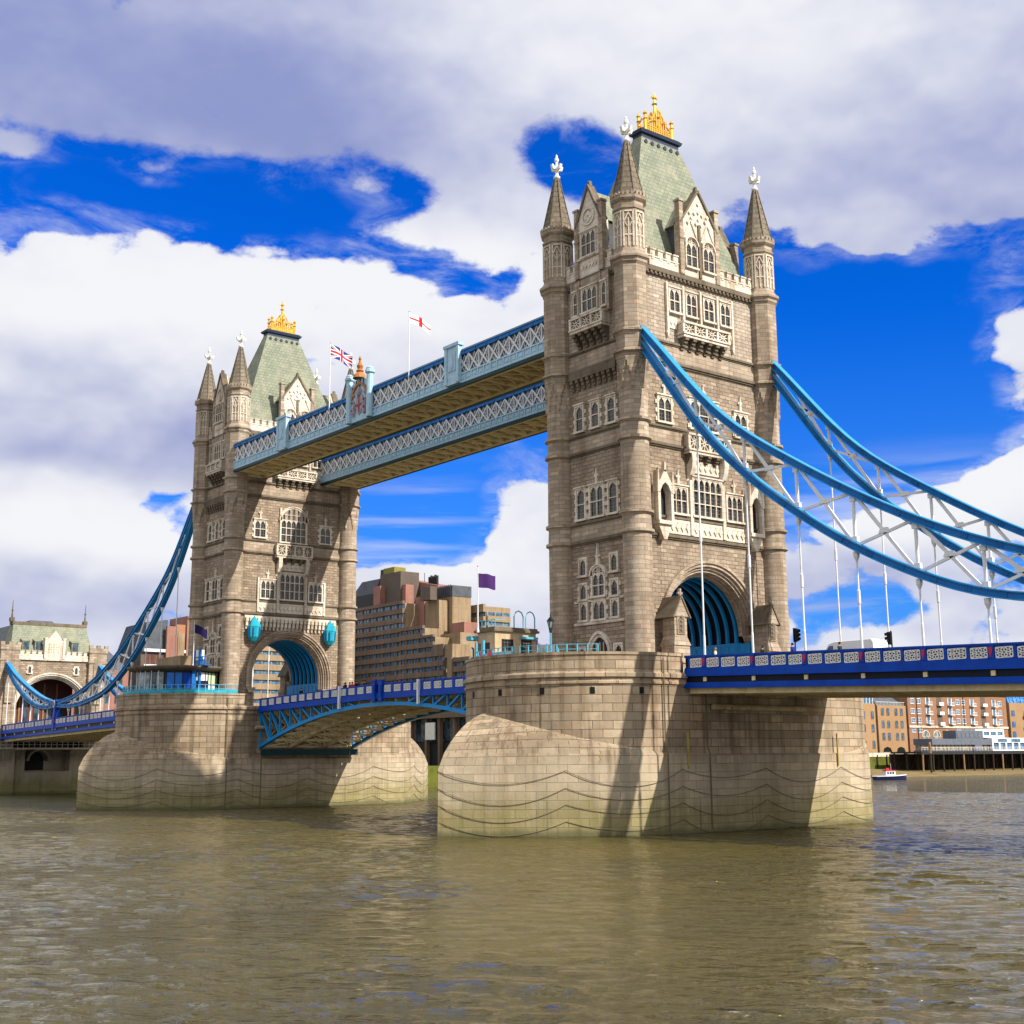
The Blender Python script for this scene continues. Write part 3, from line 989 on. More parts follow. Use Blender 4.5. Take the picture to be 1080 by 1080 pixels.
        if kind == 0:
            for cu in (-1.22, 1.22):
                window(Tw, cu-.72, cu+.72, 54.25, 57.25, 2, 1, .16, gb, 'arch', jw=.12)
        else:
            window(Tw, -1.0, 1.0, 55.3, 57.75, 3, 1, .16, gb, 'flat', jw=.14)
        # battlement either side of the gable
        m = MB(T)
        full = HY if kind == 0 else HX
        for s in (-1, 1):
            ua, ub = hw+.3, full-1.2
            if ub-ua < .5:
                continue
            m.cut()
            lo, hi = (ua, ub) if s > 0 else (-ub, -ua)
            m.box(lo, hi, -.25, .22, 53.25, 54.35)
            k = max(1, int((hi-lo)/1.0))
            st = (hi-lo)/k
            for i in range(k):
                m.box(lo+st*i+.12, lo+st*(i+.62)+.1, -.25, .22, 54.35, 54.95)
                m.box(lo+st*i+.04, lo+st*(i+.62)+.18, -.33, .30, 54.95, 55.1)
                m.box(lo+st*i+.26, lo+st*(i+.62)-.04, .22, .27, 54.0, 54.6)
            m.box(lo, hi, .22, .3, 54.2, 54.32)
        m.build('battlement', 'trim', root)

    # --- landward and river fronts
    for T, land in ((TL, 1), (TR, 0)):
        for cu in (-3.72, -1.3, 1.2, 3.55):
            window(T, cu-.66, cu+.66, 49.15, 51.45, 2, 1, .2, root, 'flat', jw=.16)
        m = MB(T)
        for cu in (-2.5, -.05, 2.4):
            m.cut()
            m.box(cu-.13, cu+.13, 0, .3, 48.4, 52.0)
        for s in (-1, 1):
            m.cut()
            m.box(s*4.65-.12, s*4.65+.12, 0, .3, 47.0, 52.0)
            m.prism([(s*4.65-.2, 47.0), (s*4.65, 46.3), (s*4.65+.2, 47.0)], 0, .28)
            m.box(s*4.0-.75, s*4.0+.75, 0, .10, 47.4, 48.6)
            for k in range(3):
                u = s*4.0-.5+.5*k
                m.prism([(u-.2, 48.0), (u, 47.7), (u+.2, 48.0), (u, 48.3)], .10, .17)
        m.build('pilaster', 'trim', root)
        balcony(T, 3.2, 46.55, 48.15, .95, root, 1.15, 6)
        window(T, -6.25+.05, -4.55, 37.75, 40.1, 2, 1, .2, root, 'flat', True, crown=1.7)
        window(T, 4.55, 6.25-.05, 37.75, 40.1, 2, 1, .2, root, 'flat', True, crown=1.7)
        if land:
            window(T, -1.85, 1.85, 37.7, 40.5, 3, 1, .22, root, 'flat', True, crown=1.5)
        else:
            window(T, -2.0, 2.0, 37.4, 42.35, 5, 2, .26, root, 'arch', jw=.26)
        balcony(T, 2.85, 34.95, 36.95, .8, root, .9, 5)
        m = MB(T)
        for s in (-1, 1):      # big consoles either side of the great window
            pts = [(.05, 32.6), (.45, 32.9), (.75, 33.6), (.85, 34.3), (.8, 34.95), (0, 34.95), (0, 32.3)]
            m.cut()
            for (a, b) in ((s*2.25-.28, s*2.25+.28),):
                q0 = [(a, w_, z_) for w_, z_ in pts]
                q1 = [(b, w_, z_) for w_, z_ in pts]
                m.face(q0)
                m.face(q1[::-1])
                for i in range(len(pts)):
                    j = (i+1) % len(pts)
                    m.face([q0[j], q0[i], q1[i], q1[j]])
            m.box(s*2.25-.2, s*2.25+.2, 0, .3, 27.0, 32.4)
            m.cut()
            m.box(s*5.4-.14, s*5.4+.14, 0, .26, 27.0, 31.9)
        m.cut()
        m.box(-1.95, 1.95, 0, .14, 33.2, 34.4)
        for k in range(5):
            u = -1.5+.75*k
            m.prism([(u-.26, 33.8), (u, 33.4), (u+.26, 33.8), (u, 34.2)], .14, .26)
        m.build('console', 'trim', root)
        window(T, -1.95, 1.95, 29.0, 32.65, 5, 2, .3, root, 'flat', jw=.14)
        for s in (-1, 1):
            a, b = sorted((s*2.85, s*4.95))
            window(T, a, b, 29.0, 31.5, 3, 1, .22, root, 'flat', jw=.18, crown=1.5)
        # carved panel band under the windows
        m = MB(T)
        for (a, b) in ((-5.2, -2.5), (-2.0, 2.0), (2.5, 5.2)):
            m.cut()
            m.box(a, b, 0, .16, 26.95, 28.35)
            k = int((b-a)/.62)
            for i in range(k):
                u = a+(b-a)*(i+.5)/k
                m.prism([(u-.27, 27.65), (u, 27.2), (u+.27, 27.65), (u, 28.1)], .16, .27)
        m.build('carved_panel', 'trim', root)
        if land:
            for s in (-1, 1):
                cu = s*6.35
                m = MB(T)
                hw = .85
                m.prism([(cu-.2, 26.2), (cu+.2, 26.2), (cu+hw, 27.6), (cu-hw, 27.6)], 0, .7)
                m.box(cu-hw-.1, cu+hw+.1, 0, .95, 27.6, 27.95)
                for q in (-1, 1):
                    m.box(cu+q*hw-.16, cu+q*hw+.16, .45, .9, 27.95, 30.6)
                    m.box(cu+q*hw-.12, cu+q*hw+.12, 0, .3, 27.95, 30.6)
                    m.prism([(cu+q*(hw+.1)-.17, 30.6), (cu+q*(hw+.1)+.17, 30.6), (cu+q*(hw+.1)+.05, 32.7), (cu+q*(hw+.1)-.05, 32.7)], .3, .95)
                m.prism([(cu-hw, 30.4), (cu-.4, 31.3), (cu, 31.6), (cu, 32.9), (cu-hw, 31.5)], 0, .9)
                m.prism([(cu+hw, 31.5), (cu, 32.9), (cu, 31.6), (cu+.4, 31.3), (cu+hw, 30.4)], 0, .9)
                m.prism([(cu-.14, 32.6), (cu+.14, 32.6), (cu+.05, 33.6), (cu-.05, 33.6)], .5, .9)
                nn = m.build('niche', 'trim', root)
                m = MB(T)
                m.box(cu-hw+.12, cu+hw-.12, .02, .06, 27.96, 31.4)
                m.build('recess', 'dark', nn)
        else:
            m = MB(T)
            m.box(-7.4, 7.4, 0, .22, 25.55, 26.4)
            for i in range(24):
                u = -7.1+14.2*i/23
                m.box(u-.17, u+.17, 0, .42, 24.9, 25.5)
                m.prism([(u-.17, 24.9), (u-.1, 24.4), (u+.1, 24.4), (u+.17, 24.9)][::-1], 0, .26)
                m.box(u-.2, u+.2, .22, .5, 25.55, 26.1)
            m.build('machicolation', 'trim', root)
            for s in (-1, 1):
                cu = s*6.15
                m = MB(T)
                m.lathe([(.12, 22.5), (.45, 22.75), (.86, 23.3), (.93, 24.6), (.98, 24.75), (.62, 25.5), (.35, 25.8), (.16, 26.1), (.05, 26.3)], 6, cu, .75, PI/6)
                ln = m.build('shield_lantern', 'cyan', root)
                m = MB(T)
                for k in range(6):
                    th = k*PI/3
                    m.cut()
                    m.bar((cu+.87*math.cos(th), .75+.87*math.sin(th), 23.35), (cu+.95*math.cos(th), .75+.95*math.sin(th), 24.6), .1, .1)
                m.cut()
                m.box(cu-.12, cu+.12, 0, .5, 25.6, 25.8)
                m.build('lantern_rib', 'blue', ln)
        # road arch
        m = MB(T)
        pf = [(6.85, 0), (6.85, .28), (6.6, .28), (6.55, .12), (6.3, .12), (6.25, -.12), (6.05, -.12), (6.0, -.32), (5.8, -.32), (5.75, -.6), (5.62, -.6), (5.58, -.9), (5.42, -.9), (5.42, -1.4)]
        N = 40
        zlow = 17.9 if land else 16.3
        path = [(1, 0, zlow-ZC)]+[(math.cos(PI*k/N), math.sin(PI*k/N), 0) for k in range(N+1)]+[(-1, 0, zlow-ZC)]
        for i in range(len(path)-1):
            for (ra, wa), (rb, wb) in zip(pf, pf[1:]):
                P = []
                for (c_, r_, w_) in ((path[i], ra, wa), (path[i+1], ra, wa), (path[i+1], rb, wb), (path[i], rb, wb)):
                    P.append((c_[0]*r_, w_, ZC+c_[1]*r_+c_[2]))
                m.face(P[::-1])
        for s in (-1, 1):
            m.prism([(s*6.1-.75, zlow), (s*6.1-.35, zlow-.7), (s*6.1+.35, zlow-.7), (s*6.1+.75, zlow)], -.9, .3)
        m.build('arch_moulding', 'ashlar', root, smooth=20)
        m = MB(T)
        for s in (-1, 1):
            m.cut()
            a, b = sorted((s*5.46, s*6.6))
            m.box(a, b, -1.4, -.05, ZD, zlow-.7 if not land else zlow-.72)
            if land:
                m.box(a+.3, b-.3, -.05, .02, ZD+.5, zlow-.6)
                m.box(a+.1, b-.1, -.05, .04, zlow-.5, zlow-.35)
        m.build('jamb', 'azure' if land else 'ashlar', root)
        if land:
            for s in (-1, 1):       # gabled shrines beside the roadway
                cu, w0 = s*6.25, 1.5
                m = MB((lambda T, cu, w0: (lambda p: T((p[0]+cu, p[1]+w0, p[2]))))(T, cu, w0))
                m.box(-1.0, 1.0, -.9, .75, ZD, ZD+2.5)
                m.box(-1.12, 1.12, -1.0, .87, ZD+.9, ZD+1.1)
                m.frus(1.08, .95, ZD+2.5, .8, .75, ZD+3.3, 0, -.1)
                m.box(-.8, .8, -.85, .65, ZD+3.3, ZD+5.4)
                m.prism([(-1.0, ZD+5.1), (1.0, ZD+5.1), (0, ZD+6.9)], -1.5, .8)
                m.box(-.1, .1, .5, .75, ZD+6.9, ZD+7.7)
                m.box(-.3, .3, .52, .73, ZD+7.15, ZD+7.35)
                m.prism([(-.5, ZD+3.5), (.5, ZD+3.5), (.5, ZD+5.0), (0, ZD+5.7), (-.5, ZD+5.0)], .65, .74)
                sh = m.build('gabled_shrine', 'ashlar', root)
                mr = MB(m.T)
                mr.bar((-1.1, -.35, ZD+5.0), (0, -.35, ZD+7.0), 2.5, .14, (0, 0, 1))
                mr.bar((1.1, -.35, ZD+5.0), (0, -.35, ZD+7.0), 2.5, .14, (0, 0, 1))
                mr.build('shrine_roof', 'trimdark', sh)
                m = MB(m.T)
                m.prism([(-.36, ZD+3.6), (.36, ZD+3.6), (.36, ZD+4.9), (0, ZD+5.45), (-.36, ZD+4.9)], .74, .78)
                for k in range(4):
                    m.prism([(-.2, ZD+3.9+.4*k), (0, ZD+3.75+.4*k), (.2, ZD+3.9+.4*k), (0, ZD+4.05+.4*k)], .78, .85)
                m.build('carved_shield', 'trimdark', sh)
    # --- flanks
    for T in (TS, TN):
        wv = .45
        m = MB(T)
        m.box(-2.75, 2.75, 0, wv, 48.9, 53.0)
        m.box(-1.6, 1.6, wv, wv+.12, 52.0, 52.2)
        for u in (-2.7, -1.55, 1.55, 2.7):
            m.box(u-.12, u+.12, wv, wv+.14, 48.9, 53.0)
        m.build('window_bay', 'ashlar', root)
        Tw = (lambda T, w: (lambda p: T((p[0], p[1]+w, p[2]))))(T, wv)
        window(Tw, -2.38, -1.83, 49.5, 51.85, 1, 1, .14, root, 'flat', jw=.1)
        window(Tw, 1.83, 2.38, 49.5, 51.85, 1, 1, .14, root, 'flat', jw=.1)
        window(Tw, -1.05, 1.05, 49.5, 51.85, 3, 1, .16, root, 'flat', jw=.16)
        balcony(T, 2.3, 47.4, 49.0, 1.15, root, 1.4, 5)
        m = MB(T)
        m.box(-3.4, 3.4, 0, .5, 42.95, 43.6)
        for i in range(9):
            u = -3.1+6.2*i/8
            for k in range(3):
                m.box(u-.2, u+.2, 0, .2+.13*k, 41.9+.35*k, 42.25+.35*k-.004)
        m.build('machicolation', 'trimdark', root)
        for cu in (-2.3, 0, 2.3):
            window(T, cu-.5, cu+.5, 37.75, 40.2, 1, 1, .2, root, 'flat', True)
        for cu, hw, n, cr in ((-2.3, .55, 1, 0), (0, .9, 2, 1.5), (2.3, .55, 1, 0)):
            window(T, cu-hw, cu+hw, 28.95, 31.85, n, 1, .22, root, 'flat', True, crown=cr)
        for cu in (-2.2, 2.2):
            window(T, cu-.42, cu+.42, 23.45, 25.0, 1, 0, .2, root, 'flat', hood=False)
            window(T, cu-.42, cu+.42, 19.15, 20.7, 1, 0, .2, root, 'flat', hood=False)
            window(T, cu-.42, cu+.42, 21.15, 22.55, 1, 0, .2, root, 'flat', True, hood=False)
        window(T, -.8, .8, 21.3, 24.0, 2, 1, .22, root, 'arch', True, crown=0)
        window(T, -.8, .8, 19.1, 20.75, 2, 0, .2, root, 'flat', True, hood=False)
        m = MB(T)
        m.prism([(-.2, 24.3), (.2, 24.3), (.09, 25.4), (0, 26.3), (-.09, 25.4)], 0, .3)
        m.box(-.35, .35, 0, .22, 25.0, 25.15)
        m.cut()
        m.box(-3.5, -1.05, 0, .16, 20.82, 21.02)
        m.cut()
        m.box(1.05, 3.5, 0, .16, 20.82, 21.02)
        m.cut()
        m.box(-3.5, 3.5, 0, .2, 18.65, 18.92)
        m.cut()
        m.box(-.75, .75, 0, .14, 20.78, 21.08)
        m.build('window_surround', 'trim', root)
        for cu in (-2.55, 2.55):
            window(T, cu-.45, cu+.45, ZD+.2, 16.5, 1, 1, .2, root, 'flat', hood=False)
        m = MB(T)
        hw, zs = 1.35, 15.9
        def ogive(r, k, N=10):
            # pointed arch of half width r, samples left to right
            out = []
            for i in range(N+1):
                a = PI-(PI*.40)*i/N
                out.append((k*0+(r*1.35)*(math.cos(a))+r*.35, zs+r*1.35*math.sin(a)))
            out = [(u, z) for u, z in out if u <= 0.001]
            out[-1] = (0, out[-1][1])
            return out+[(-u, z) for u, z in out[-2::-1]]
        o1, o2, o3 = ogive(1.15, 0), ogive(1.4, 0), ogive(1.62, 0)
        for A, B, w1 in ((o1, o2, .2), (o2, o3, .36)):
            for i in range(len(A)-1):
                m.prism([A[i], A[i+1], B[i+1], B[i]][::1], 0, w1)
        for s in (-1, 1):
            a, b = sorted((s*1.15, s*1.6))
            m.box(a, b, 0, .3, ZD, zs)
        m.box(-1.15, 1.15, .05, .16, 15.6, 15.85)
        for u in (-.5, 0, .5):
            m.box(u-.05, u+.05, .05, .14, 15.85, 16.9)
        dr = m.build('doorway', 'trim', root)
        m = MB(T)
        m.face([(u, .04, z) for u, z in [(-1.15, ZD)]+[(1.15, ZD)]+[p for p in o1[::-1]]])
        m.build('door', 'dark', dr)
    # --- vault over the road: dark lining, blue ribs and panels
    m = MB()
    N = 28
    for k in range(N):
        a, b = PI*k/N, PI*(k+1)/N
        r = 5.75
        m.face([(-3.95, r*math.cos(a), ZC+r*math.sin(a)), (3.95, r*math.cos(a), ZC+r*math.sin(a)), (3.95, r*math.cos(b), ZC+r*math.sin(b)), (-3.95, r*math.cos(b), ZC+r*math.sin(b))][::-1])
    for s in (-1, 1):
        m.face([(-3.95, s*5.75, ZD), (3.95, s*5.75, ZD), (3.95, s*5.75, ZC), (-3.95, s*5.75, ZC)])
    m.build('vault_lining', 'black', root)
    for i in range(7):
        x = -3.5+7.0*i/6
        m = MB()
        pth = [(5.7, 17.3)]+[(5.7*math.cos(PI*k/24), ZC+5.7*math.sin(PI*k/24)) for k in range(25)]+[(-5.7, 17.3)]
        pin = [(5.36, 17.3)]+[(5.36*math.cos(PI*k/24), ZC+5.36*math.sin(PI*k/24)) for k in range(25)]+[(-5.36, 17.3)]
        for k in range(len(pth)-1):
            a, b, c, d = pth[k], pth[k+1], pin[k+1], pin[k]
            m.hexa([(x-.11, a[0], a[1]), (x-.11, d[0], d[1]), (x+.11, d[0], d[1]), (x+.11, a[0], a[1]),
                    (x-.11, b[0], b[1]), (x-.11, c[0], c[1]), (x+.11, c[0], c[1]), (x+.11, b[0], b[1])])
        m.build('vault_rib', 'azure', root)
    m = MB()
    for s in (-1, 1):
        m.cut()
        a, b = sorted((s*5.38, s*5.72))
        m.box(-3.9, 3.9, a, b, ZD, 17.28)
        for i in range(7):
            x = -3.35+6.7*i/6
            y = s*5.38
            a, b = sorted((y, y-s*.06))
            m.box(x-.36, x+.36, a, b, ZD+1.6, 17.0)
    m.build('side_panel', 'azure', root)
    return root


tower = build_tower()
# ------------------------------------------------------------------ piers
def pier_outline(r, yc, n=24):
    """half-outline pieces of the upper pier: list of (x, y, arclength) closed"""
    pts = []
    for k in range(n+1):
        a = -PI+PI*k/n
        pts.append((r*math.cos(a), -yc+r*math.sin(a)))
    for k in range(n+1):
        a = PI*k/n
        pts.append((r*math.cos(a), yc+r*math.sin(a)))
    return pts


def cut_outline(n=20):
    """lower pier: straight sides and lancet points at both ends"""
    pts = []
    r, yc, YT = 11.3, 11.4, 27.9
    phi = math.asin(r/(YT-yc))          # half angle of the point; straight flanks touch the round pier
    n1 = 8
    for k in range(n1+1):
        a = phi*k/n1
        pts.append((-r*math.cos(a), -yc-r*math.sin(a)))
    tx, ty = pts[-1]
    for k in range(1, n-n1+1):
        f = k/(n-n1)
        bl = .30*math.sin(PI*f)
        nx_, ny_ = -math.cos(phi), -math.sin(phi)
        pts.append((tx*(1-f)+nx_*bl, ty+(-YT-ty)*f+ny_*bl))
    pts[-1] = (0, -YT)
    pts = pts+[(-x, y) for x, y in pts[-2::-1]]
    return pts+[(-x, -y) for x, y in pts]


def loft_ring(m, A, B, za, zb, v0=None, v1=None):
    acc = 0
    n = len(A)
    for i in range(n):
        j = (i+1) % n
        L = math.hypot(A[j][0]-A[i][0], A[j][1]-A[i][1])
        za_i, za_j = (za[i], za[j]) if isinstance(za, list) else (za, za)
        zb_i, zb_j = (zb[i], zb[j]) if isinstance(zb, list) else (zb, zb)
        u = [(acc, za_i), (acc+L, za_j), (acc+L, zb_j), (acc, zb_i)]
        if v0 is not None:
            u = [(acc, v0[i]), (acc+L, v0[j]), (acc+L, v1[j]), (acc, v1[i])]
        m.face([(*A[i], za_i), (*A[j], za_j), (*B[j], zb_j), (*B[i], zb_i)], u)
        acc += L


def build_pier():
    root = thing('bridge_pier', 'nearer granite bridge pier with a domed cutwater, under the larger tower', 'bridge pier')
    PB = 15.12
    YC = 11.4
    prof = [(11.0, -3), (11.0, 12.35), (11.14, 12.45), (11.14, 12.62), (11.04, 12.7), (11.04, 12.85), (11.24, 13.0), (11.24, 13.3), (11.08, 13.42), (11.0, 13.5)]
    m = MB()
    for (ra, za), (rb, zb) in zip(prof, prof[1:]):
        loft_ring(m, pier_outline(ra, YC), pier_outline(rb, YC), za, zb)
    o = pier_outline(11.0, YC)
    m.face([(x, y, 13.5) for x, y in o])
    m.build('upper_wall', 'pier', root, smooth=22)
    # parapet, open where the roadway crosses
    m = MB()
    for s in (-1, 1):
        m.cut()
        n = 40
        arc, arc2, arc3 = [], [], []
        for r, L in ((11.0, arc), (10.4, arc2), (11.1, arc3)):
            L.append((-r*s*-1*-1, 9.75*s))
            for k in range(n+1):
                a = PI*k/n
                L.append((-r*math.cos(a)*s, (YC+r*math.sin(a))*s))
            L.append((r*s, 9.75*s))
        acc = 0
        for i in range(len(arc)-1):
            a, b, c, d, e, f = arc[i], arc[i+1], arc2[i], arc2[i+1], arc3[i], arc3[i+1]
            L = math.hypot(a[0]-b[0], a[1]-b[1])
            m.face([(*b, 13.5), (*a, 13.5), (*a, PB-.25), (*b, PB-.25)], [(acc+L, 13.5), (acc, 13.5), (acc, PB-.25), (acc+L, PB-.25)])
            m.face([(*f, PB-.25), (*e, PB-.25), (*e, PB), (*f, PB)], [(acc+L, 14.87), (acc, 14.87), (acc, PB), (acc+L, PB)])
            m.face([(*b, PB-.25), (*a, PB-.25), (*e, PB-.25), (*f, PB-.25)])
            m.face([(*f, PB), (*e, PB), (*c, PB), (*d, PB)])
            m.face([(*c, 13.5), (*d, 13.5), (*d, PB), (*c, PB)], [(acc, 13.5), (acc+L, 13.5), (acc+L, PB), (acc, PB)])
            acc += L
        for i in (0, -1):
            m.face([(*arc[i], 13.5), (*arc2[i], 13.5), (*arc2[i], PB), (*arc[i], PB)])
    m.build('parapet', 'pier', root, smooth=25)
    # lower pier with domed cutwaters
    O = cut_outline()
    n = len(O)

    def ztop(x, y):
        f = max(0.0, (abs(y)-11.4)/16.5)
        return 6.5-1.0*f
    zo = [ztop(x, y) for x, y in O]
    m = MB()
    base_o = [(x*1.006, y*1.003) for x, y in O]
    loft_ring(m, base_o, O, -3.0, zo)
    inner, zi = [], []
    for (x, y) in O:
        if abs(y) <= 11.4+1e-6:
            inner.append((math.copysign(10.9, x), y))
            zi.append(6.62)
        else:
            f = (abs(y)-11.4)/16.5
            ang = (PI/2)*min(1, f*1.02)**.85
            inner.append((math.copysign(10.9*math.cos(ang), x) if abs(x) > 1e-6 else 0.0, math.copysign(YC+10.9*math.sin(ang), y)))
            zi.append(6.62+3.6*f**1.1)
    K = 9
    prev, zp = O, zo
    vp = list(zo)
    for k in range(1, K+1):
        s = k/K
        g = math.sin(s*PI/2)**.72
        cur = [(o[0]+(i_[0]-o[0])*s, o[1]+(i_[1]-o[1])*s) for o, i_ in zip(O, inner)]
        zc = [a+(b-a)*g for a, b in zip(zo, zi)]
        vc = [v+math.sqrt((c[0]-q[0])**2+(c[1]-q[1])**2+(z1-z0)**2) for v, c, q, z1, z0 in zip(vp, cur, prev, zc, zp)]
        loft_ring(m, prev, cur, zp, zc, vp, vc)
        prev, zp, vp = cur, zc, vc
    m.build('cutwater', 'pier', root, smooth=28)
    # mooring chains slung along the sides in festoons
    acc = [0]
    for i in range(n):
        j = (i+1) % n
        acc.append(acc[-1]+math.hypot(O[j][0]-O[i][0], O[j][1]-O[i][1]))
    tot = acc[-1]
    tipi = 20

    def at(sv):
        sv = sv % tot
        for i in range(n):
            if acc[i] <= sv <= acc[i+1]:
                f = (sv-acc[i])/(acc[i+1]-acc[i]+1e-9)
                j = (i+1) % n
                x, y = O[i][0]+(O[j][0]-O[i][0])*f, O[i][1]+(O[j][1]-O[i][1])*f
                dx, dy = O[j][0]-O[i][0], O[j][1]-O[i][1]
                L = math.hypot(dx, dy)+1e-9
                return x+dy/L*.085, y-dx/L*.085
    stip = acc[tipi]
    nsw = 12
    sw = tot/nsw
    for row, zr in enumerate((5.3, 3.9, 2.55, 1.2)):
        m = MB()
        pts = []
        for k in range(nsw*14):
            s = stip+sw*k/14
            ph = (k % 14)/14
            x, y = at(s)
            pts.append((x, y, zr-(1.1+.35*math.sin(2.3*(k//14)+row))*4*ph*(1-ph)))
        pts.append(pts[0])
        m.tube(pts, .024, 5, False)
        m.build('mooring_chain', 'chain', root)
    # weep holes, gauges, pipes
    m = MB()
    for k in range(8):
        m.cut()
        a = -PI+PI*(k+.3)/8
        x, y = 10.98*math.cos(a), -YC+10.98*math.sin(a)
        m.T = lambda p, x=x, y=y, a=a: Vector((x+p[0]*math.sin(a)+p[1]*math.cos(a), y-p[0]*math.cos(a)+p[1]*math.sin(a), p[2]))
        m.box(-.2, .2, 0, .05, 11.6, 12.15)
    m.T = None
    m.build('weep_hole', 'black', root)
    for s in (-1, 1):
        for y in ((-9.9, 10.2) if s > 0 else ()):
            m = MB()
            yy = y if s > 0 else -y
            xx = s*11.42
            m.box(xx-.06, xx+.06, yy-.06, yy+.06, 5.4, 8.4)
            m.build('tide_gauge', 'yellow', root)
        for y in (-12.3, -7.2):
            m = MB()
            m.tube([(s*11.15, y*s, 14.6), (s*11.15, y*s, 7.2), (s*11.4, y*s, 6.6), (s*11.4, y*s, .3)], .06, 6)
            m.build('drain_pipe', 'chain', root)
        m = MB()
        m.tube([(s*11.4, -6.6, 10.6), (s*11.4, 8.2, 10.6)], .26, 8)
        m.build('rusty_pipe', 'rustpipe', root)
    return root


MT['rustpipe'] = paint('rusty_cream_pipe', (.48, .40, .26), .7, .3, dark=(.25, .12, .04), sc=.6, rust=.9)
pier = build_pier()
FX = -82.3
tower2 = copy_tree(tower)
tower2.location = (FX, 0, 0)
tower2.rotation_euler = (0, 0, PI)
tower2['label'] = 'farther gothic stone tower at left, with two cyan lanterns above its road arch'
pier2 = copy_tree(pier)
pier2.location = (FX, 0, 0)
pier2.rotation_euler = (0, 0, PI)
pier2['label'] = 'farther granite bridge pier at left, below the round pavilion'
for o in (tower, tower2):
    o['group'] = 'stone towers of the bridge'
for o in (pier, pier2):
    o['group'] = 'granite piers of the bridge'


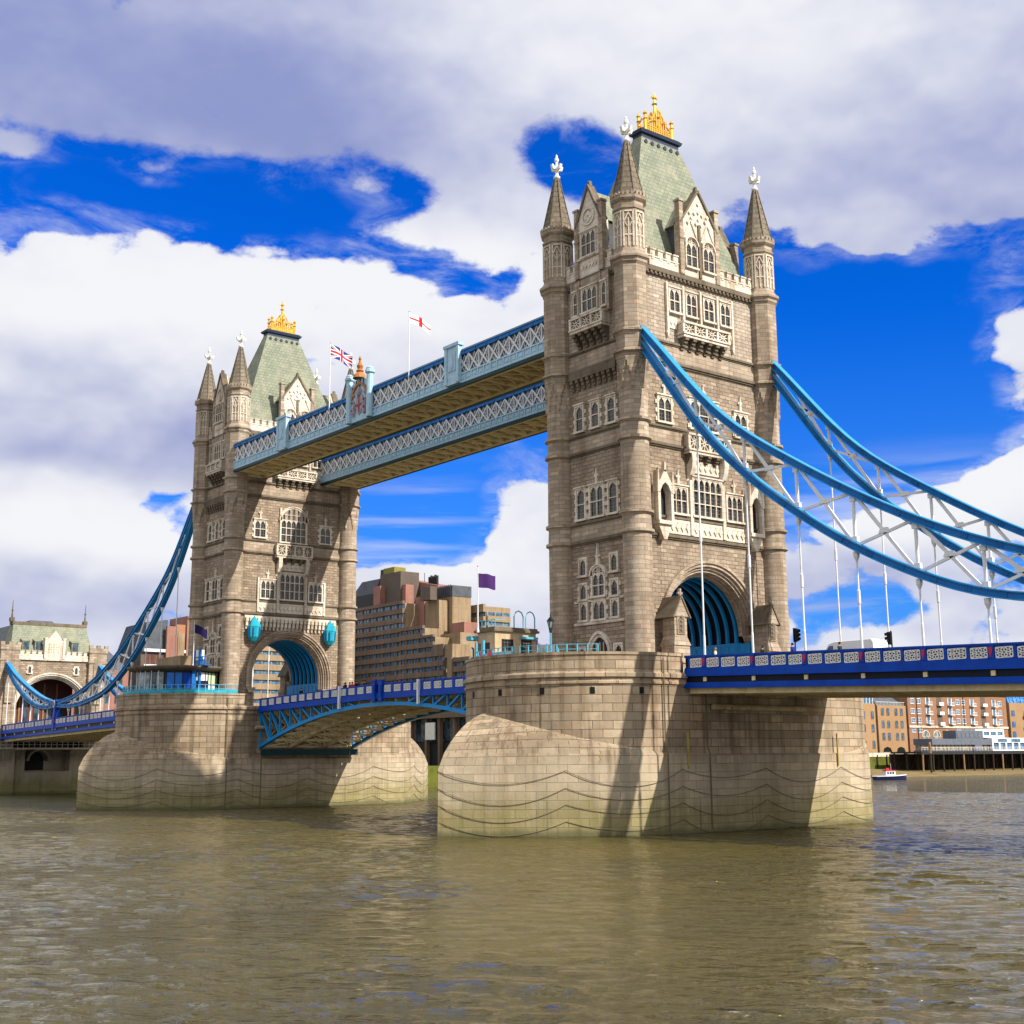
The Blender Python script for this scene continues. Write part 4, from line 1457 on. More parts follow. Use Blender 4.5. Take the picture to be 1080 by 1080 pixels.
# ------------------------------------------------------------------ high walkways
def build_walkway(y0, y1, near):
    """y0 < y1; X from tower to tower"""
    xa, xb = FX+HX+.02, -HX-.02
    lab = ('nearer high walkway with the painted crest and flagpoles, joining the two towers' if near else
           'farther high walkway, seen below and behind the one with the crest, joining the two towers')
    root = thing('high_walkway', lab, 'walkway', group='high walkways between the towers')
    Z0, Z1, Z2, Z3 = 46.45, 47.95, 50.05, 50.6
    m = MB()
    m.box(xa, xb, y0+.30, y1-.30, 47.0, Z3-.15)
    m.build('glazed_corridor', 'corridor', root)
    m = MB()
    m.box(xa, xb, y0-.05, y1+.05, Z3-.1, Z3+.12)
    m.box(xa, xb, y0+.5, y1-.5, Z3+.12, Z3+.4)
    m.build('roof', 'walkroof', root)
    for y, s in ((y0, -1), (y1, 1)):
        T = FT(0, y, (1 if s > 0 else -1, 0), (0, s))
        sgn = 1 if s > 0 else -1
        U0, U1 = (xa, xb) if s > 0 else (-xb, -xa)
        m = MB(T)
        m.box(U0, U1, -.3, .10, Z0, Z0+.38)
        m.build('bottom_fascia', 'teal', root)
        m = MB(T)
        m.box(U0, U1, -.15, .06, Z0+.40, Z0+.62)
        m.box(U0, U1, -.29, 0, Z0+.62, Z1-.12)
        m.box(U0, U1, -.15, .10, Z1-.12, Z1+.06)
        k = int((U1-U0)/1.12)
        st = (U1-U0)/k
        for i in range(k+1):
            u = U0+st*i
            m.box(u-.09, u+.09, 0, .09, Z0+.62, Z1-.12)
            if i < k:
                m.box(u+.28, u+st-.28, 0, .05, Z0+.80, Z1-.30)
        m.build('panel_band', 'paleblue', root)
        m = MB(T)
        k = int((U1-U0)/1.75)
        st = (U1-U0)/k
        for i in range(k):
            u = U0+st*i
            m.bar((u, -.06, Z1+.06), (u+st, -.06, Z2), .17, .10, (0, 1, 0))
            m.bar((u+st, -.12, Z1+.06), (u, -.12, Z2), .17, .10, (0, 1, 0))
            m.box(u-.06, u+.06, -.2, -.1, Z1+.06, Z2)
            for (ua, ub) in ((u, u+st/2), (u+st/2, u+st)):
                m.bar((ua, -.2, Z1+.06), (ub, -.2, Z2), .06, .05, (0, 1, 0))
                m.bar((ub, -.2, Z1+.06), (ua, -.2, Z2), .06, .05, (0, 1, 0))
        m.build('lattice', 'steelwhite', root)
        m = MB(T)
        m.box(U0, U1, -.25, .08, Z2, Z2+.38)
        m.box(U0, U1, -.25, .16, Z2+.38, Z3-.1)
        k = 36
        for i in range(k):
            u = U0+(U1-U0)*(i+.5)/k
            m.box(u-.08, u+.08, .08, .15, Z2+.05, Z2+.3)
        m.build('top_rail', 'blue', root)
    # underside
    m = MB()
    m.box(xa, xb, y0+.3, y1-.3, 46.75, 46.98)
    m.build('soffit_panel', 'soffitpanel', root)
    m = MB()
    m.box(xa, xb, y0+.3, y0+.8, 46.5, 46.74)
    m.box(xa, xb, y1-.8, y1-.3, 46.5, 46.74)
    k = 30
    st = (xb-xa)/k
    for i in range(k+1):
        x = xa+st*i
        m.box(max(xa, x-.11), min(xb, x+.11), y0+.8, y1-.8, 46.4, 46.74)
        if i < k:
            m.bar((x, y0+.8, 46.66), (x+st, y1-.8, 46.66), .14, .12)
            m.bar((x, y1-.8, 46.69), (x+st, y0+.8, 46.69), .14, .12)
    m.build('soffit_beams', 'beigeunder', root)
    if near:
        T = FT(0, y0, (-1, 0), (0, -1))
        # crest in the middle
        c = 41.65
        m = MB(T)
        for s in (-1, 1):
            m.lathe([(.42, 46.9), (.42, 52.3), (.62, 52.4), (.62, 52.7), (.45, 52.8), (.5, 53.0), (.2, 53.2)], 10, c+s*2.35, .35)
        m.box(c-2.0, c+2.0, .05, .3, 46.9, 51.0)
        m.prism([(c-2.0, 51.0), (c+2.0, 51.0), (c+1.5, 51.8), (c+.6, 52.3), (c-.6, 52.3), (c-1.5, 51.8)], .05, .3)
        for k in range(5):
            m.box(c-1.7+.85*k-.12, c-1.7+.85*k+.12, .1, .3, 51.0, 52.4-abs(k-2)*.3)
        cr = m.build('crest_frame', 'paleblue', root)
        m = MB(T)
        N = 14
        for k in range(N):
            a, b = PI*k/N, PI*(k+1)/N
            m.prism([(c+1.5*math.cos(a), 49.8+1.6*math.sin(a)), (c+1.8*math.cos(a), 49.8+1.9*math.sin(a)), (c+1.8*math.cos(b), 49.8+1.9*math.sin(b)), (c+1.5*math.cos(b), 49.8+1.6*math.sin(b))], .3, .5)
        m.cut()
        m.lathe([(.9, 52.2), (.75, 52.6), (.35, 53.0), (.5, 53.15), (.3, 53.4), (.42, 53.8), (.2, 54.2), (.12, 54.5), (.2, 54.7), (.04, 55.1)], 10, c, .35)
        m.build('crest_finial', 'copper', cr)
        m = MB(T)
        # plain shield with supporters
        m.prism([(c-.8, 48.6), (c-.55, 48.0), (c, 47.6), (c+.55, 48.0), (c+.8, 48.6), (c+.8, 50.0), (c-.8, 50.0)], .3, .42)
        for q in (-1, 1):
            m.cut()
            m.tube([Vector((c+q*1.35, .4, 47.6)), Vector((c+q*1.1, .4, 48.6)), Vector((c+q*1.4, .4, 49.6))], [.25, .3, .15], 6)
            m.lathe([(.02, 50.0), (.22, 50.2), (.02, 50.5)], 6, c+q*1.3, .4)
        m.lathe([(.3, 50.0), (.45, 50.3), (.5, 50.7), (.1, 51.0)], 8, c, .35)
        m.build('painted_crest', 'greyclad2', cr)
        m = MB(T)
        m.prism([(c-.12, 47.9), (c+.12, 47.9), (c+.12, 49.95), (c-.12, 49.95)], .42, .46)
        m.prism([(c-.72, 48.75), (c+.72, 48.75), (c+.72, 49.0), (c-.72, 49.0)], .425, .47)
        for q in (-1, 1):
            for z in (48.3, 49.3):
                m.cut()
                m.prism([(c+q*1.35-.22, z), (c+q*1.35, z-.2), (c+q*1.35+.22, z), (c+q*1.35, z+.2)], .6, .68)
        m.build('painted_charge', 'fadedred', cr)
        for c in (22.1, 61.2):
            m = MB(T)
            m.box(c-1.25, c+1.25, .02, .42, 46.9, 51.2)
            for s in (-1, 1):
                m.box(c+s*1.1-.22, c+s*1.1+.22, .42, .55, 47.0, 51.2)
            m.box(c-1.45, c+1.45, -.2, .62, 51.2, 51.55)
            m.box(c-.7, c+.7, .42, .5, 48.4, 50.6)
            m.prism([(c-.3, 48.8), (c, 48.5), (c+.3, 48.8), (c+.3, 49.8), (c, 50.3), (c-.3, 49.8)], .5, .58)
            m.build('panel_pier', 'paleblue', root)
    return root


MT['soffitpanel'] = paint('ochre_soffit_panel', (.40, .33, .18), .7, .4, dark=(.26, .2, .1), sc=1.0, rust=.3)
MT['fadedred'] = paint('faded_red', (.30, .09, .09), .7, .3)
MT['corridor'] = paint('pale_corridor_panels', (.24, .29, .33), .3, .35, dark=(.10, .12, .15), sc=.9)
MT['walkroof'] = paint('walkway_roof', (.16, .26, .36), .4, .2)
MT['copper'] = paint('reddish_copper', (.42, .17, .05), .45, .25)
MT['greyclad2'] = paint('painted_relief', (.38, .36, .42), .5, .4, dark=(.20, .10, .14), sc=2.5)
build_walkway(-10.3, -4.5, True)
build_walkway(4.5, 10.3, False)
# ------------------------------------------------------------------ suspension chains
def spline(P):
    def f(x):
        for i in range(len(P)-1):
            if x <= P[i+1][0] or i == len(P)-2:
                x0, z0 = P[i]
                x1, z1 = P[i+1]
                def sl(k):
                    if k == 0:
                        return (P[1][1]-P[0][1])/(P[1][0]-P[0][0])
                    if k == len(P)-1:
                        return (P[-1][1]-P[-2][1])/(P[-1][0]-P[-2][0])
                    return (P[k+1][1]-P[k-1][1])/(P[k+1][0]-P[k-1][0])
                h = x1-x0
                t = (x-x0)/h
                return ((1+2*t)*(1-t)**2*z0+t*(1-t)**2*h*sl(i)+t*t*(3-2*t)*z1+t*t*(t-1)*h*sl(i+1))
    return f


TOP1 = spline([(5.0, 47.6), (6.9, 45.6), (15.8, 35.75), (24.2, 29.7), (34.6, 23.75), (43.5, 20.1), (54, 17.4), (62.5, 16.5)])
BOT1 = spline([(5.0, 46.6), (6.9, 44.1), (13.8, 34.85), (19.0, 29.65), (24.4, 25.5), (29.7, 22.1), (37.3, 18.5), (43.1, 16.95), (54, 15.8), (62.5, 16.1)])
TOP2 = spline([(63.3, 16.5), (70, 17.6), (78, 19.8), (86, 22.6), (92.5, 25.6)])
BOT2 = spline([(63.3, 16.1), (68, 15.9), (73, 16.4), (79, 18.0), (86, 21.0), (92.5, 25.0)])


def chord(x0, dirn, y, f, d0, d1, name, parent, n=40):
    m = MB()
    W, H = .48, .64
    sec = [(-W/2, -H/2+.1), (W/2, -H/2+.1), (W/2, H/2-.1), (-W/2, H/2-.1)]
    tf = [(-.38, H/2-.1), (.38, H/2-.1), (.38, H/2), (-.38, H/2)]
    bf = [(-.38, -H/2), (.38, -H/2), (.38, -H/2+.1), (-.38, -H/2+.1)]
    st = []
    for i in range(n+1):
        d = d0+(d1-d0)*i/n
        e = .05
        t = Vector((dirn, 0, (f(d+e)-f(d-e))/(2*e))).normalized()
        nn = Vector((-t.z*dirn, 0, abs(t.x)))*1.0
        if nn.z < 0:
            nn = -nn
        nn = Vector((-t.z, 0, t.x)) if t.x > 0 else Vector((t.z, 0, -t.x))
        st.append((Vector((x0+dirn*d, y, f(d))), nn))
    for k, S_ in ((0, sec), (1, tf), (1, bf)):
        m.k = k
        for i in range(n):
            for a in range(4):
                b = (a+1) % 4
                (p, pn), (q, qn) = st[i], st[i+1]
                pa = p+Vector((0, S_[a][0], 0))+pn*S_[a][1]
                pb = p+Vector((0, S_[b][0], 0))+pn*S_[b][1]
                qa = q+Vector((0, S_[a][0], 0))+qn*S_[a][1]
                qb = q+Vector((0, S_[b][0], 0))+qn*S_[b][1]
                m.face([pa, pb, qb, qa] if dirn < 0 else [pb, pa, qa, qb])
        for (p, pn), rev in ((st[0], 0), (st[-1], 1)):
            c = [p+Vector((0, s_[0], 0))+pn*s_[1] for s_ in S_]
            m.face(c if rev == 0 else c[::-1])
    m.k = 0
    d = d0+1.2
    while d < d1-.5:
        p, q = Vector((x0+dirn*(d-.32), y, f(d-.32))), Vector((x0+dirn*(d+.32), y, f(d+.32)))
        m.bar(p, q, W+.07, H-.26)
        for s in (-1, 1):
            for dd in (-.2, 0, .2):
                for hh in (-.16, .02, .18):
                    c = Vector((x0+dirn*(d+dd), y+s*(W/2+.05), f(d+dd)+hh))
                    m.box(c.x-.03, c.x+.03, c.y-.03, c.y+.03, c.z-.03, c.z+.03)
        d += 2.72
    return m.build(name, ['blue', 'bluelit'], parent)


def build_chain(x0, dirn, y, zr, label, second=True, nmax=9):
    root = thing('suspension_chain', label, 'bridge chain', group='blue suspension chains of the bridge')
    for k, f in (('upper_chord', TOP1), ('lower_chord', BOT1)):
        chord(x0, dirn, y, f, 5.2, 62.6, k, root)
    nodes = [13.2+5.44*k for k in range(nmax)]
    P = lambda d, z: (x0+dirn*d, y, z)

    def panel(da, db, T, B, parts):
        m = MB()
        ta, tb, ba, bb = T(da)-.3, T(db)-.3, B(da)+.3, B(db)+.3
        m.bar(P(da+.35, T(da+.35)-.3), P(db-.35, B(db-.35)+.3), .16, .26)
        m.bar(P(da+.35, B(da+.35)+.3), P(db-.35, T(db-.35)-.3), .16, .22)
        mx, mz = (da+db)/2, (ta+tb+ba+bb)/4
        if (ta-ba) > 1.2:
            m.hexa([P(mx-.5*dirn*dirn, mz)[:1]+(y-.13, mz-.05), P(mx+.5, mz)[:1]+(y-.13, mz-.05), P(mx+.5, mz)[:1]+(y+.13, mz-.05), P(mx-.5, mz)[:1]+(y+.13, mz-.05),
                    P(mx-.3, mz)[:1]+(y-.13, mz+.35), P(mx+.3, mz)[:1]+(y-.13, mz+.35), P(mx+.3, mz)[:1]+(y+.13, mz+.35), P(mx-.3, mz)[:1]+(y+.13, mz+.35)])
        m.build('cross_brace', 'steelwhite', root)
    for i, d in enumerate(nodes):
        zt, zb = TOP1(d), BOT1(d)
        if zt-zb > .9:
            m = MB()
            m.tube([P(d, zb+.3), P(d, zt-.3)], .14, 8)
            m.bar(P(d, zt-.75), P(d, zt-.35), .5, .3)
            m.bar(P(d, zb+.35), P(d, zb+.75), .5, .3)
            m.build('post', 'steelwhite', root)
        if i+1 < len(nodes):
            panel(d, nodes[i+1], TOP1, BOT1, root)
        zd = zr(d)
        if zb-.4 > zd+.3:
            m = MB()
            m.lathe([(.10, zd-.1), (.10, zd+1.6), (.075, zd+1.7)]+([(.075, (zb+zd)/2-.6), (.13, (zb+zd)/2-.5), (.13, (zb+zd)/2+.5), (.075, (zb+zd)/2+.6)] if zb-zd > 7 else [])+[(.075, zb-1.2), (.16, zb-1.0), (.24, zb-.8), (.26, zb-.42)], 8, x0+dirn*d, y)
            m.build('hanger', 'steelwhite', root)
    panel(nodes[0]-4.2, nodes[0], TOP1, BOT1, root) if TOP1(9)-BOT1(9) > 1.5 else None
    # link at the low point
    m = MB()
    xx = x0+dirn*62.9
    zd = zr(62.9)
    m.box(xx-.55, xx+.55, y-.5, y+.5, zd-2.3, zd+.4)
    m.frus(.5, .45, zd+.4, .4, .4, 15.6, xx, y)
    m.box(xx-.75, xx+.75, y-.42, y+.42, 15.6, 17.1)
    m.build('link_post', 'royal', root)
    m = MB()
    N = 16
    for s in (-1, 1):
        T = FT(xx, y+s*.42, (s, 0), (0, s))
        m.cut()
        m.T = T
        m.prism([(.42*math.cos(2*PI*k/N), 16.35+.62*math.sin(2*PI*k/N)) for k in range(N)], 0, .12)
    m.build('link_boss', 'white', root)
    m = MB()
    for s in (-1, 1):
        m.cut()
        m.T = FT(xx, y+s*.54, (s, 0), (0, s))
        m.prism([(.24*math.cos(2*PI*k/N), 16.35+.42*math.sin(2*PI*k/N)) for k in range(N)], 0, .05)
    m.build('link_badge', 'red', root)
    if second:
        for k, f in (('upper_chord', TOP2), ('lower_chord', BOT2)):
            chord(x0, dirn, y, f, 63.2, 92.6, k, root, 24)
        nd = [67.5+4.6*k for k in range(6)]
        for i, d in enumerate(nd):
            zt, zb = TOP2(d), BOT2(d)
            m = MB()
            m.tube([P(d, zb), P(d, zt)], .13, 6)
            m.build('post', 'steelwhite', root)
            if i+1 < len(nd):
                panel(d, nd[i+1], TOP2, BOT2, root)
            m = MB()
            m.tube([P(d, zr(d)), P(d, zb-.3)], .09, 6)
            m.build('hanger', 'steelwhite', root)
    return root


zr_right = lambda d: 14.95-.0345*(d-11)
zr_left = lambda d: 14.98-.0205*(d-11)
build_chain(0, 1, -9.3, zr_right, 'thick blue chain with white lattice nearest the camera, in front of the larger tower', False, 10)
build_chain(0, 1, 9.3, zr_right, 'blue chain leaving the far right corner of the larger tower, against the sky', False, 10)
build_chain(FX, -1, -9.3, zr_left, 'dark blue chain in front of the gatehouse, with a red and white boss')
build_chain(FX, -1, 9.3, zr_left, 'chain mostly hidden behind the left one, reaching down beside the pavilion')


# ------------------------------------------------------------------ road decks
def lattice_panel(T, u0, u1, z0, z1, parent, ring=True):
    m = MB(T)
    uc, zc = (u0+u1)/2, (z0+z1)/2
    b = .075
    for (p, q) in (((u0, z0), (u1, z0)), ((u0, z1), (u1, z1)), ((u0, z0), (u0, z1)), ((u1, z0), (u1, z1))):
        m.bar((p[0], .04, p[1]), (q[0], .04, q[1]), b, b, (0, 1, 0))
    for (p, q) in (((u0, z0), (u1, z1)), ((u0, z1), (u1, z0)), ((uc, z0), (uc, z1)), ((u0, zc), (u1, zc)),
                   ((u0, zc), (uc, z1)), ((uc, z1), (u1, zc)), ((u1, zc), (uc, z0)), ((uc, z0), (u0, zc))):
        m.bar((p[0], .045, p[1]), (q[0], .045, q[1]), b*1.05, b, (0, 1, 0))
    return m.build('parapet_panel', 'clothwhite', parent)


def deck_side(root, x0, dirn, y, s, d0, d1, zr, bay, npan, phase, detail, recess=True):
    """parapet and fascia of one side of a deck; s is the outward sign in y"""
    T = FT(0, y, (1 if s > 0 else -1, 0), (0, s))
    us = (1 if s > 0 else -1)
    U = lambda d: us*(x0+dirn*d)
    m = MB(T)

    def strip(k, za, zb, wa, wb, da=d0, db=d1, n=1):
        m.k = k
        ua, ub = U(da), U(db)
        A, B = (da, db) if ua < ub else (db, da)
        ua, ub = U(A), U(B)
        ra, rb = zr(A), zr(B)
        m.hexa([(ua, wa, ra-za), (ub, wa, rb-za), (ub, wb, rb-za), (ua, wb, ra-za), (ua, wa, ra-zb), (ub, wa, rb-zb), (ub, wb, rb-zb), (ua, wb, ra-zb)][0:8] if False else
               [(ua, wb, ra-za), (ua, wa, ra-za), (ub, wa, rb-za), (ub, wb, rb-za), (ua, wb, ra-zb), (ua, wa, ra-zb), (ub, wa, rb-zb), (ub, wb, rb-zb)])
    strip(0, .14, 0, -.12, .12)
    strip(0, .22, .14, -.08, .06)
    strip(1, 1.06, .22, -.10, -.05)
    strip(0, 1.2, 1.06, -.12, .10)
    strip(0, 1.72, 1.2, -.3, .16)
    strip(0, 1.80, 1.72, -.3, .24)
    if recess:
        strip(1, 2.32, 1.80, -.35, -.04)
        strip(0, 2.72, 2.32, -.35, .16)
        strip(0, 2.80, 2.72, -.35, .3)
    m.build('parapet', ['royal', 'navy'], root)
    if detail < 0:
        return
    k = 0
    d = d0+phase
    if phase > bay/npan:
        d, k = d-bay/npan, -1
    mm = MB(T)
    posts = []
    while d < d1-.4:
        posts.append((d, k % npan == 0))
        d += bay/npan
        k += 1
    for i, (d, big) in enumerate(posts):
        ra = zr(d)
        hw = .24 if big else .10
        mm.cut()
        mm.box(U(d)-hw, U(d)+hw, -.05, .09 if not big else .14, ra-1.06, ra-.14)
        if i+1 < len(posts) and detail:
            e = d+bay/npan
            a, b = U(d+hw+.10), U(e-(.24 if posts[i+1][1] else .10)-.10)
            a, b = min(a, b), max(a, b)
            zm = zr((d+e)/2)
            lattice_panel(T, a, b, zm-1.0, zm-.30, root)
    mm.build('parapet_post', 'royal', root)
    if recess and detail:
        for d, big in posts:
            if big:
                zm = zr(d)
                q = MB(T)
                q.prism([(U(d)-.13, zm-.55), (U(d), zm-.95), (U(d)+.13, zm-.55), (U(d)+.13, zm-.3), (U(d)-.13, zm-.3)], .14, .20)
                q.build('red_shield', 'red', root)
                q = MB(T)
                q.box(U(d)-.17, U(d)+.17, -.04, .07, zm-2.24, zm-1.88)
                q.build('deck_lamp', 'cream', root)


def build_side_deck(x0, dirn, d0, d1, zr, label, detail):
    root = thing('side_span_deck', label, 'bridge deck', group='side span decks')
    m = MB()
    za, zb = zr(d0)-1.15, zr(d1)-1.15
    xa, xb = x0+dirn*d0, x0+dirn*d1
    if xa > xb:
        xa, xb, za, zb = xb, xa, zb, za
    m.hexa([(xa, -9.3, za-.5), (xb, -9.3, zb-.5), (xb, 9.3, zb-.5), (xa, 9.3, za-.5), (xa, -9.3, za), (xb, -9.3, zb), (xb, 9.3, zb), (xa, 9.3, za)])
    m.build('road_surface', 'roadm', root)
    m = MB()
    L = xb-xa
    z = lambda x: za+(zb-za)*(x-xa)/L
    for y in (-8.9, -5.4, -1.8, 1.8, 5.4, 8.9):
        m.cut()
        m.hexa([(xa, y-.18, za-2.1), (xb, y-.18, zb-2.1), (xb, y+.18, zb-2.1), (xa, y+.18, za-2.1), (xa, y-.18, za-.51), (xb, y-.18, zb-.51), (xb, y+.18, zb-.51), (xa, y+.18, za-.51)])
    m.build('deck_girder', 'cream', root)
    m = MB()
    k = int(L/2.7)
    for i in range(k+1):
        x = xa+.2+(L-.4)*i/k
        m.cut()
        m.box(x-.12, x+.12, -9.0, 9.0, z(x)-1.85, z(x)-.52)
    m.build('cross_girder', 'cream', root)
    for y, s in ((-9.5, -1), (9.5, 1)):
        deck_side(root, x0, dirn, y, s, d0, d1, zr, 5.44, 3, 2.3, detail if s < 0 else -1)
    return root


build_side_deck(0, 1, 11.02, 70, zr_right, 'royal blue bridge deck carrying the white van, at the right edge', 1)
build_side_deck(FX, -1, 11.02, 93.0, zr_left, 'royal blue bridge deck at far left, between the round pavilion and the gatehouse', 1)


def build_leaf(x0, dirn, zr, label):
    """x0: pier face, running dirn over 30 m to mid span"""
    root = thing('bascule_leaf', label, 'drawbridge leaf', group='bascule leaves of the central span')
    L = 30.08
    za, zb = zr(0)-1.12, zr(L)-1.12
    m = MB()
    n = 10
    for i in range(n):
        a, b = L*i/n, L*(i+1)/n
        A, B = (x0+dirn*a, zr(a)-1.12), (x0+dirn*b, zr(b)-1.12)
        if dirn < 0:
            A, B = B, A
        m.hexa([(A[0], -7.4, A[1]-.35), (B[0], -7.4, B[1]-.35), (B[0], 7.4, B[1]-.35), (A[0], 7.4, A[1]-.35), (A[0], -7.4, A[1]), (B[0], -7.4, B[1]), (B[0], 7.4, B[1]), (A[0], 7.4, A[1])])
    m.build('road_surface', 'roadm', root)
    zt = lambda d: zr(d)-1.65
    zbm = lambda d: zt(L)-.75-.0052*(L-d)**2
    for y in (-7.3, -2.6, 2.6, 7.3):
        out = abs(y) > 7
        mt = 'azure' if out else 'cream'
        m = MB()
        n = 24
        for i in range(n):
            a, b = L*i/n, L*(i+1)/n
            m.bar((x0+dirn*a, y, zbm(a)), (x0+dirn*b, y, zbm(b)), .5, .42)
        m.cut()
        for i in range(n):
            a, b = L*i/n, L*(i+1)/n
            m.bar((x0+dirn*a, y, zt(a)), (x0+dirn*b, y, zt(b)), .45, .3)
        m.build('truss_chord', mt, root)
        m = MB()
        k = 11
        for i in range(k):
            a, b = L*i/k+.1, L*(i+1)/k+.1
            if zt(a)-zbm(a) > .9:
                m.bar((x0+dirn*a, y, zbm(a)), (x0+dirn*a, y, zt(a)), .2, .24, (0, 1, 0))
                m.bar((x0+dirn*a, y, zt(a)), (x0+dirn*b, y, zbm(b)), .22, .30, (0, 1, 0))
        m.build('truss_web', mt, root)
    # ties and cross-frames between the trusses
    m = MB()
    k = 11
    for i in range(k+1):
        a = min(L*i/k+.1, L-.15)
        x = x0+dirn*a
        m.box(x-.12, x+.12, -7.0, 7.0, zbm(a)-.1, zbm(a)+.18)
        m.box(x-.14, x+.14, -7.0, 7.0, zt(a)-.5, zt(a)+.1)
        if i < k:
            b = min(L*(i+1)/k+.1, L-.15)
            for (ya, yb) in ((-7.1, -2.8), (-2.4, 2.4), (2.8, 7.1)):
                m.bar((x, ya, zbm(a)), (x0+dirn*b, yb, zbm(b)), .14, .12)
                m.bar((x, yb, zbm(a)+.05), (x0+dirn*b, ya, zbm(b)+.05), .14, .12)
            if zt(a)-zbm(a) > 1.2:
                for (ya, yb) in ((-7.1, -2.8), (-2.4, 2.4), (2.8, 7.1)):
                    m.bar((x, ya, zbm(a)), (x, yb, zt(a)), .16, .16)
                    m.bar((x, yb, zbm(a)), (x, ya, zt(a)), .16, .16)
    m.build('cross_bracing', 'cream', root)
    m = MB()
    for y in (-5.0, 0, 5.0):
        m.cut()
        for i in range(6):
            a, b = L*i/6, L*(i+1)/6
            m.bar((x0+dirn*a, y, zt(a)+.0), (x0+dirn*b, y, zt(b)+.0), .25, .5)
    m.build('stringer', 'beigeunder', root)
    for y, s in ((-7.6, -1), (7.6, 1)):
        deck_side(root, x0, dirn, y, s, 0, L, zr, 2.0*1.02, 1, .6, 1 if s < 0 else -1, False)
    m = MB()
    m.box(min(x0, x0+dirn*1.6), max(x0, x0+dirn*1.6), -7.2, 7.2, zbm(0)-1.1, zbm(0)-.3)
    m.build('bearing_beam', 'teal', root)
    # pair of posts at mid span
    m = MB()
    for y in (-7.75, 7.75):
        m.cut()
        xx = x0+dirn*(L-.7)
        m.box(xx-.34, xx+.34, y-.2, y+.2, zr(L)-2.1, zr(L)+.25)
        m.box(xx-.42, xx+.42, y-.28, y+.28, zr(L)+.25, zr(L)+.4)
        m.box(xx-.2, xx+.2, y-.26, y+.26, zr(L)-1.5, zr(L)-.2)
    m.build('centre_post', 'royal', root)
    m = MB()
    xx = x0+dirn*(L-8.6)
    m.box(xx-.16, xx+.16, -8.0, -7.72, zr(L)-2.7, zr(L)+.05)
    m.build('fender_post', 'steelwhite', root)
    return root


build_leaf(-11.03, -1, lambda d: 14.98+.12*(d/30), 'right half of the blue central drawbridge span, disappearing behind the nearer pier')
build_leaf(FX+11.03, 1, lambda d: 14.45+1.1*(d/30)-.45*(d/30)**2, 'left half of the blue central drawbridge span, ochre girders seen from below')
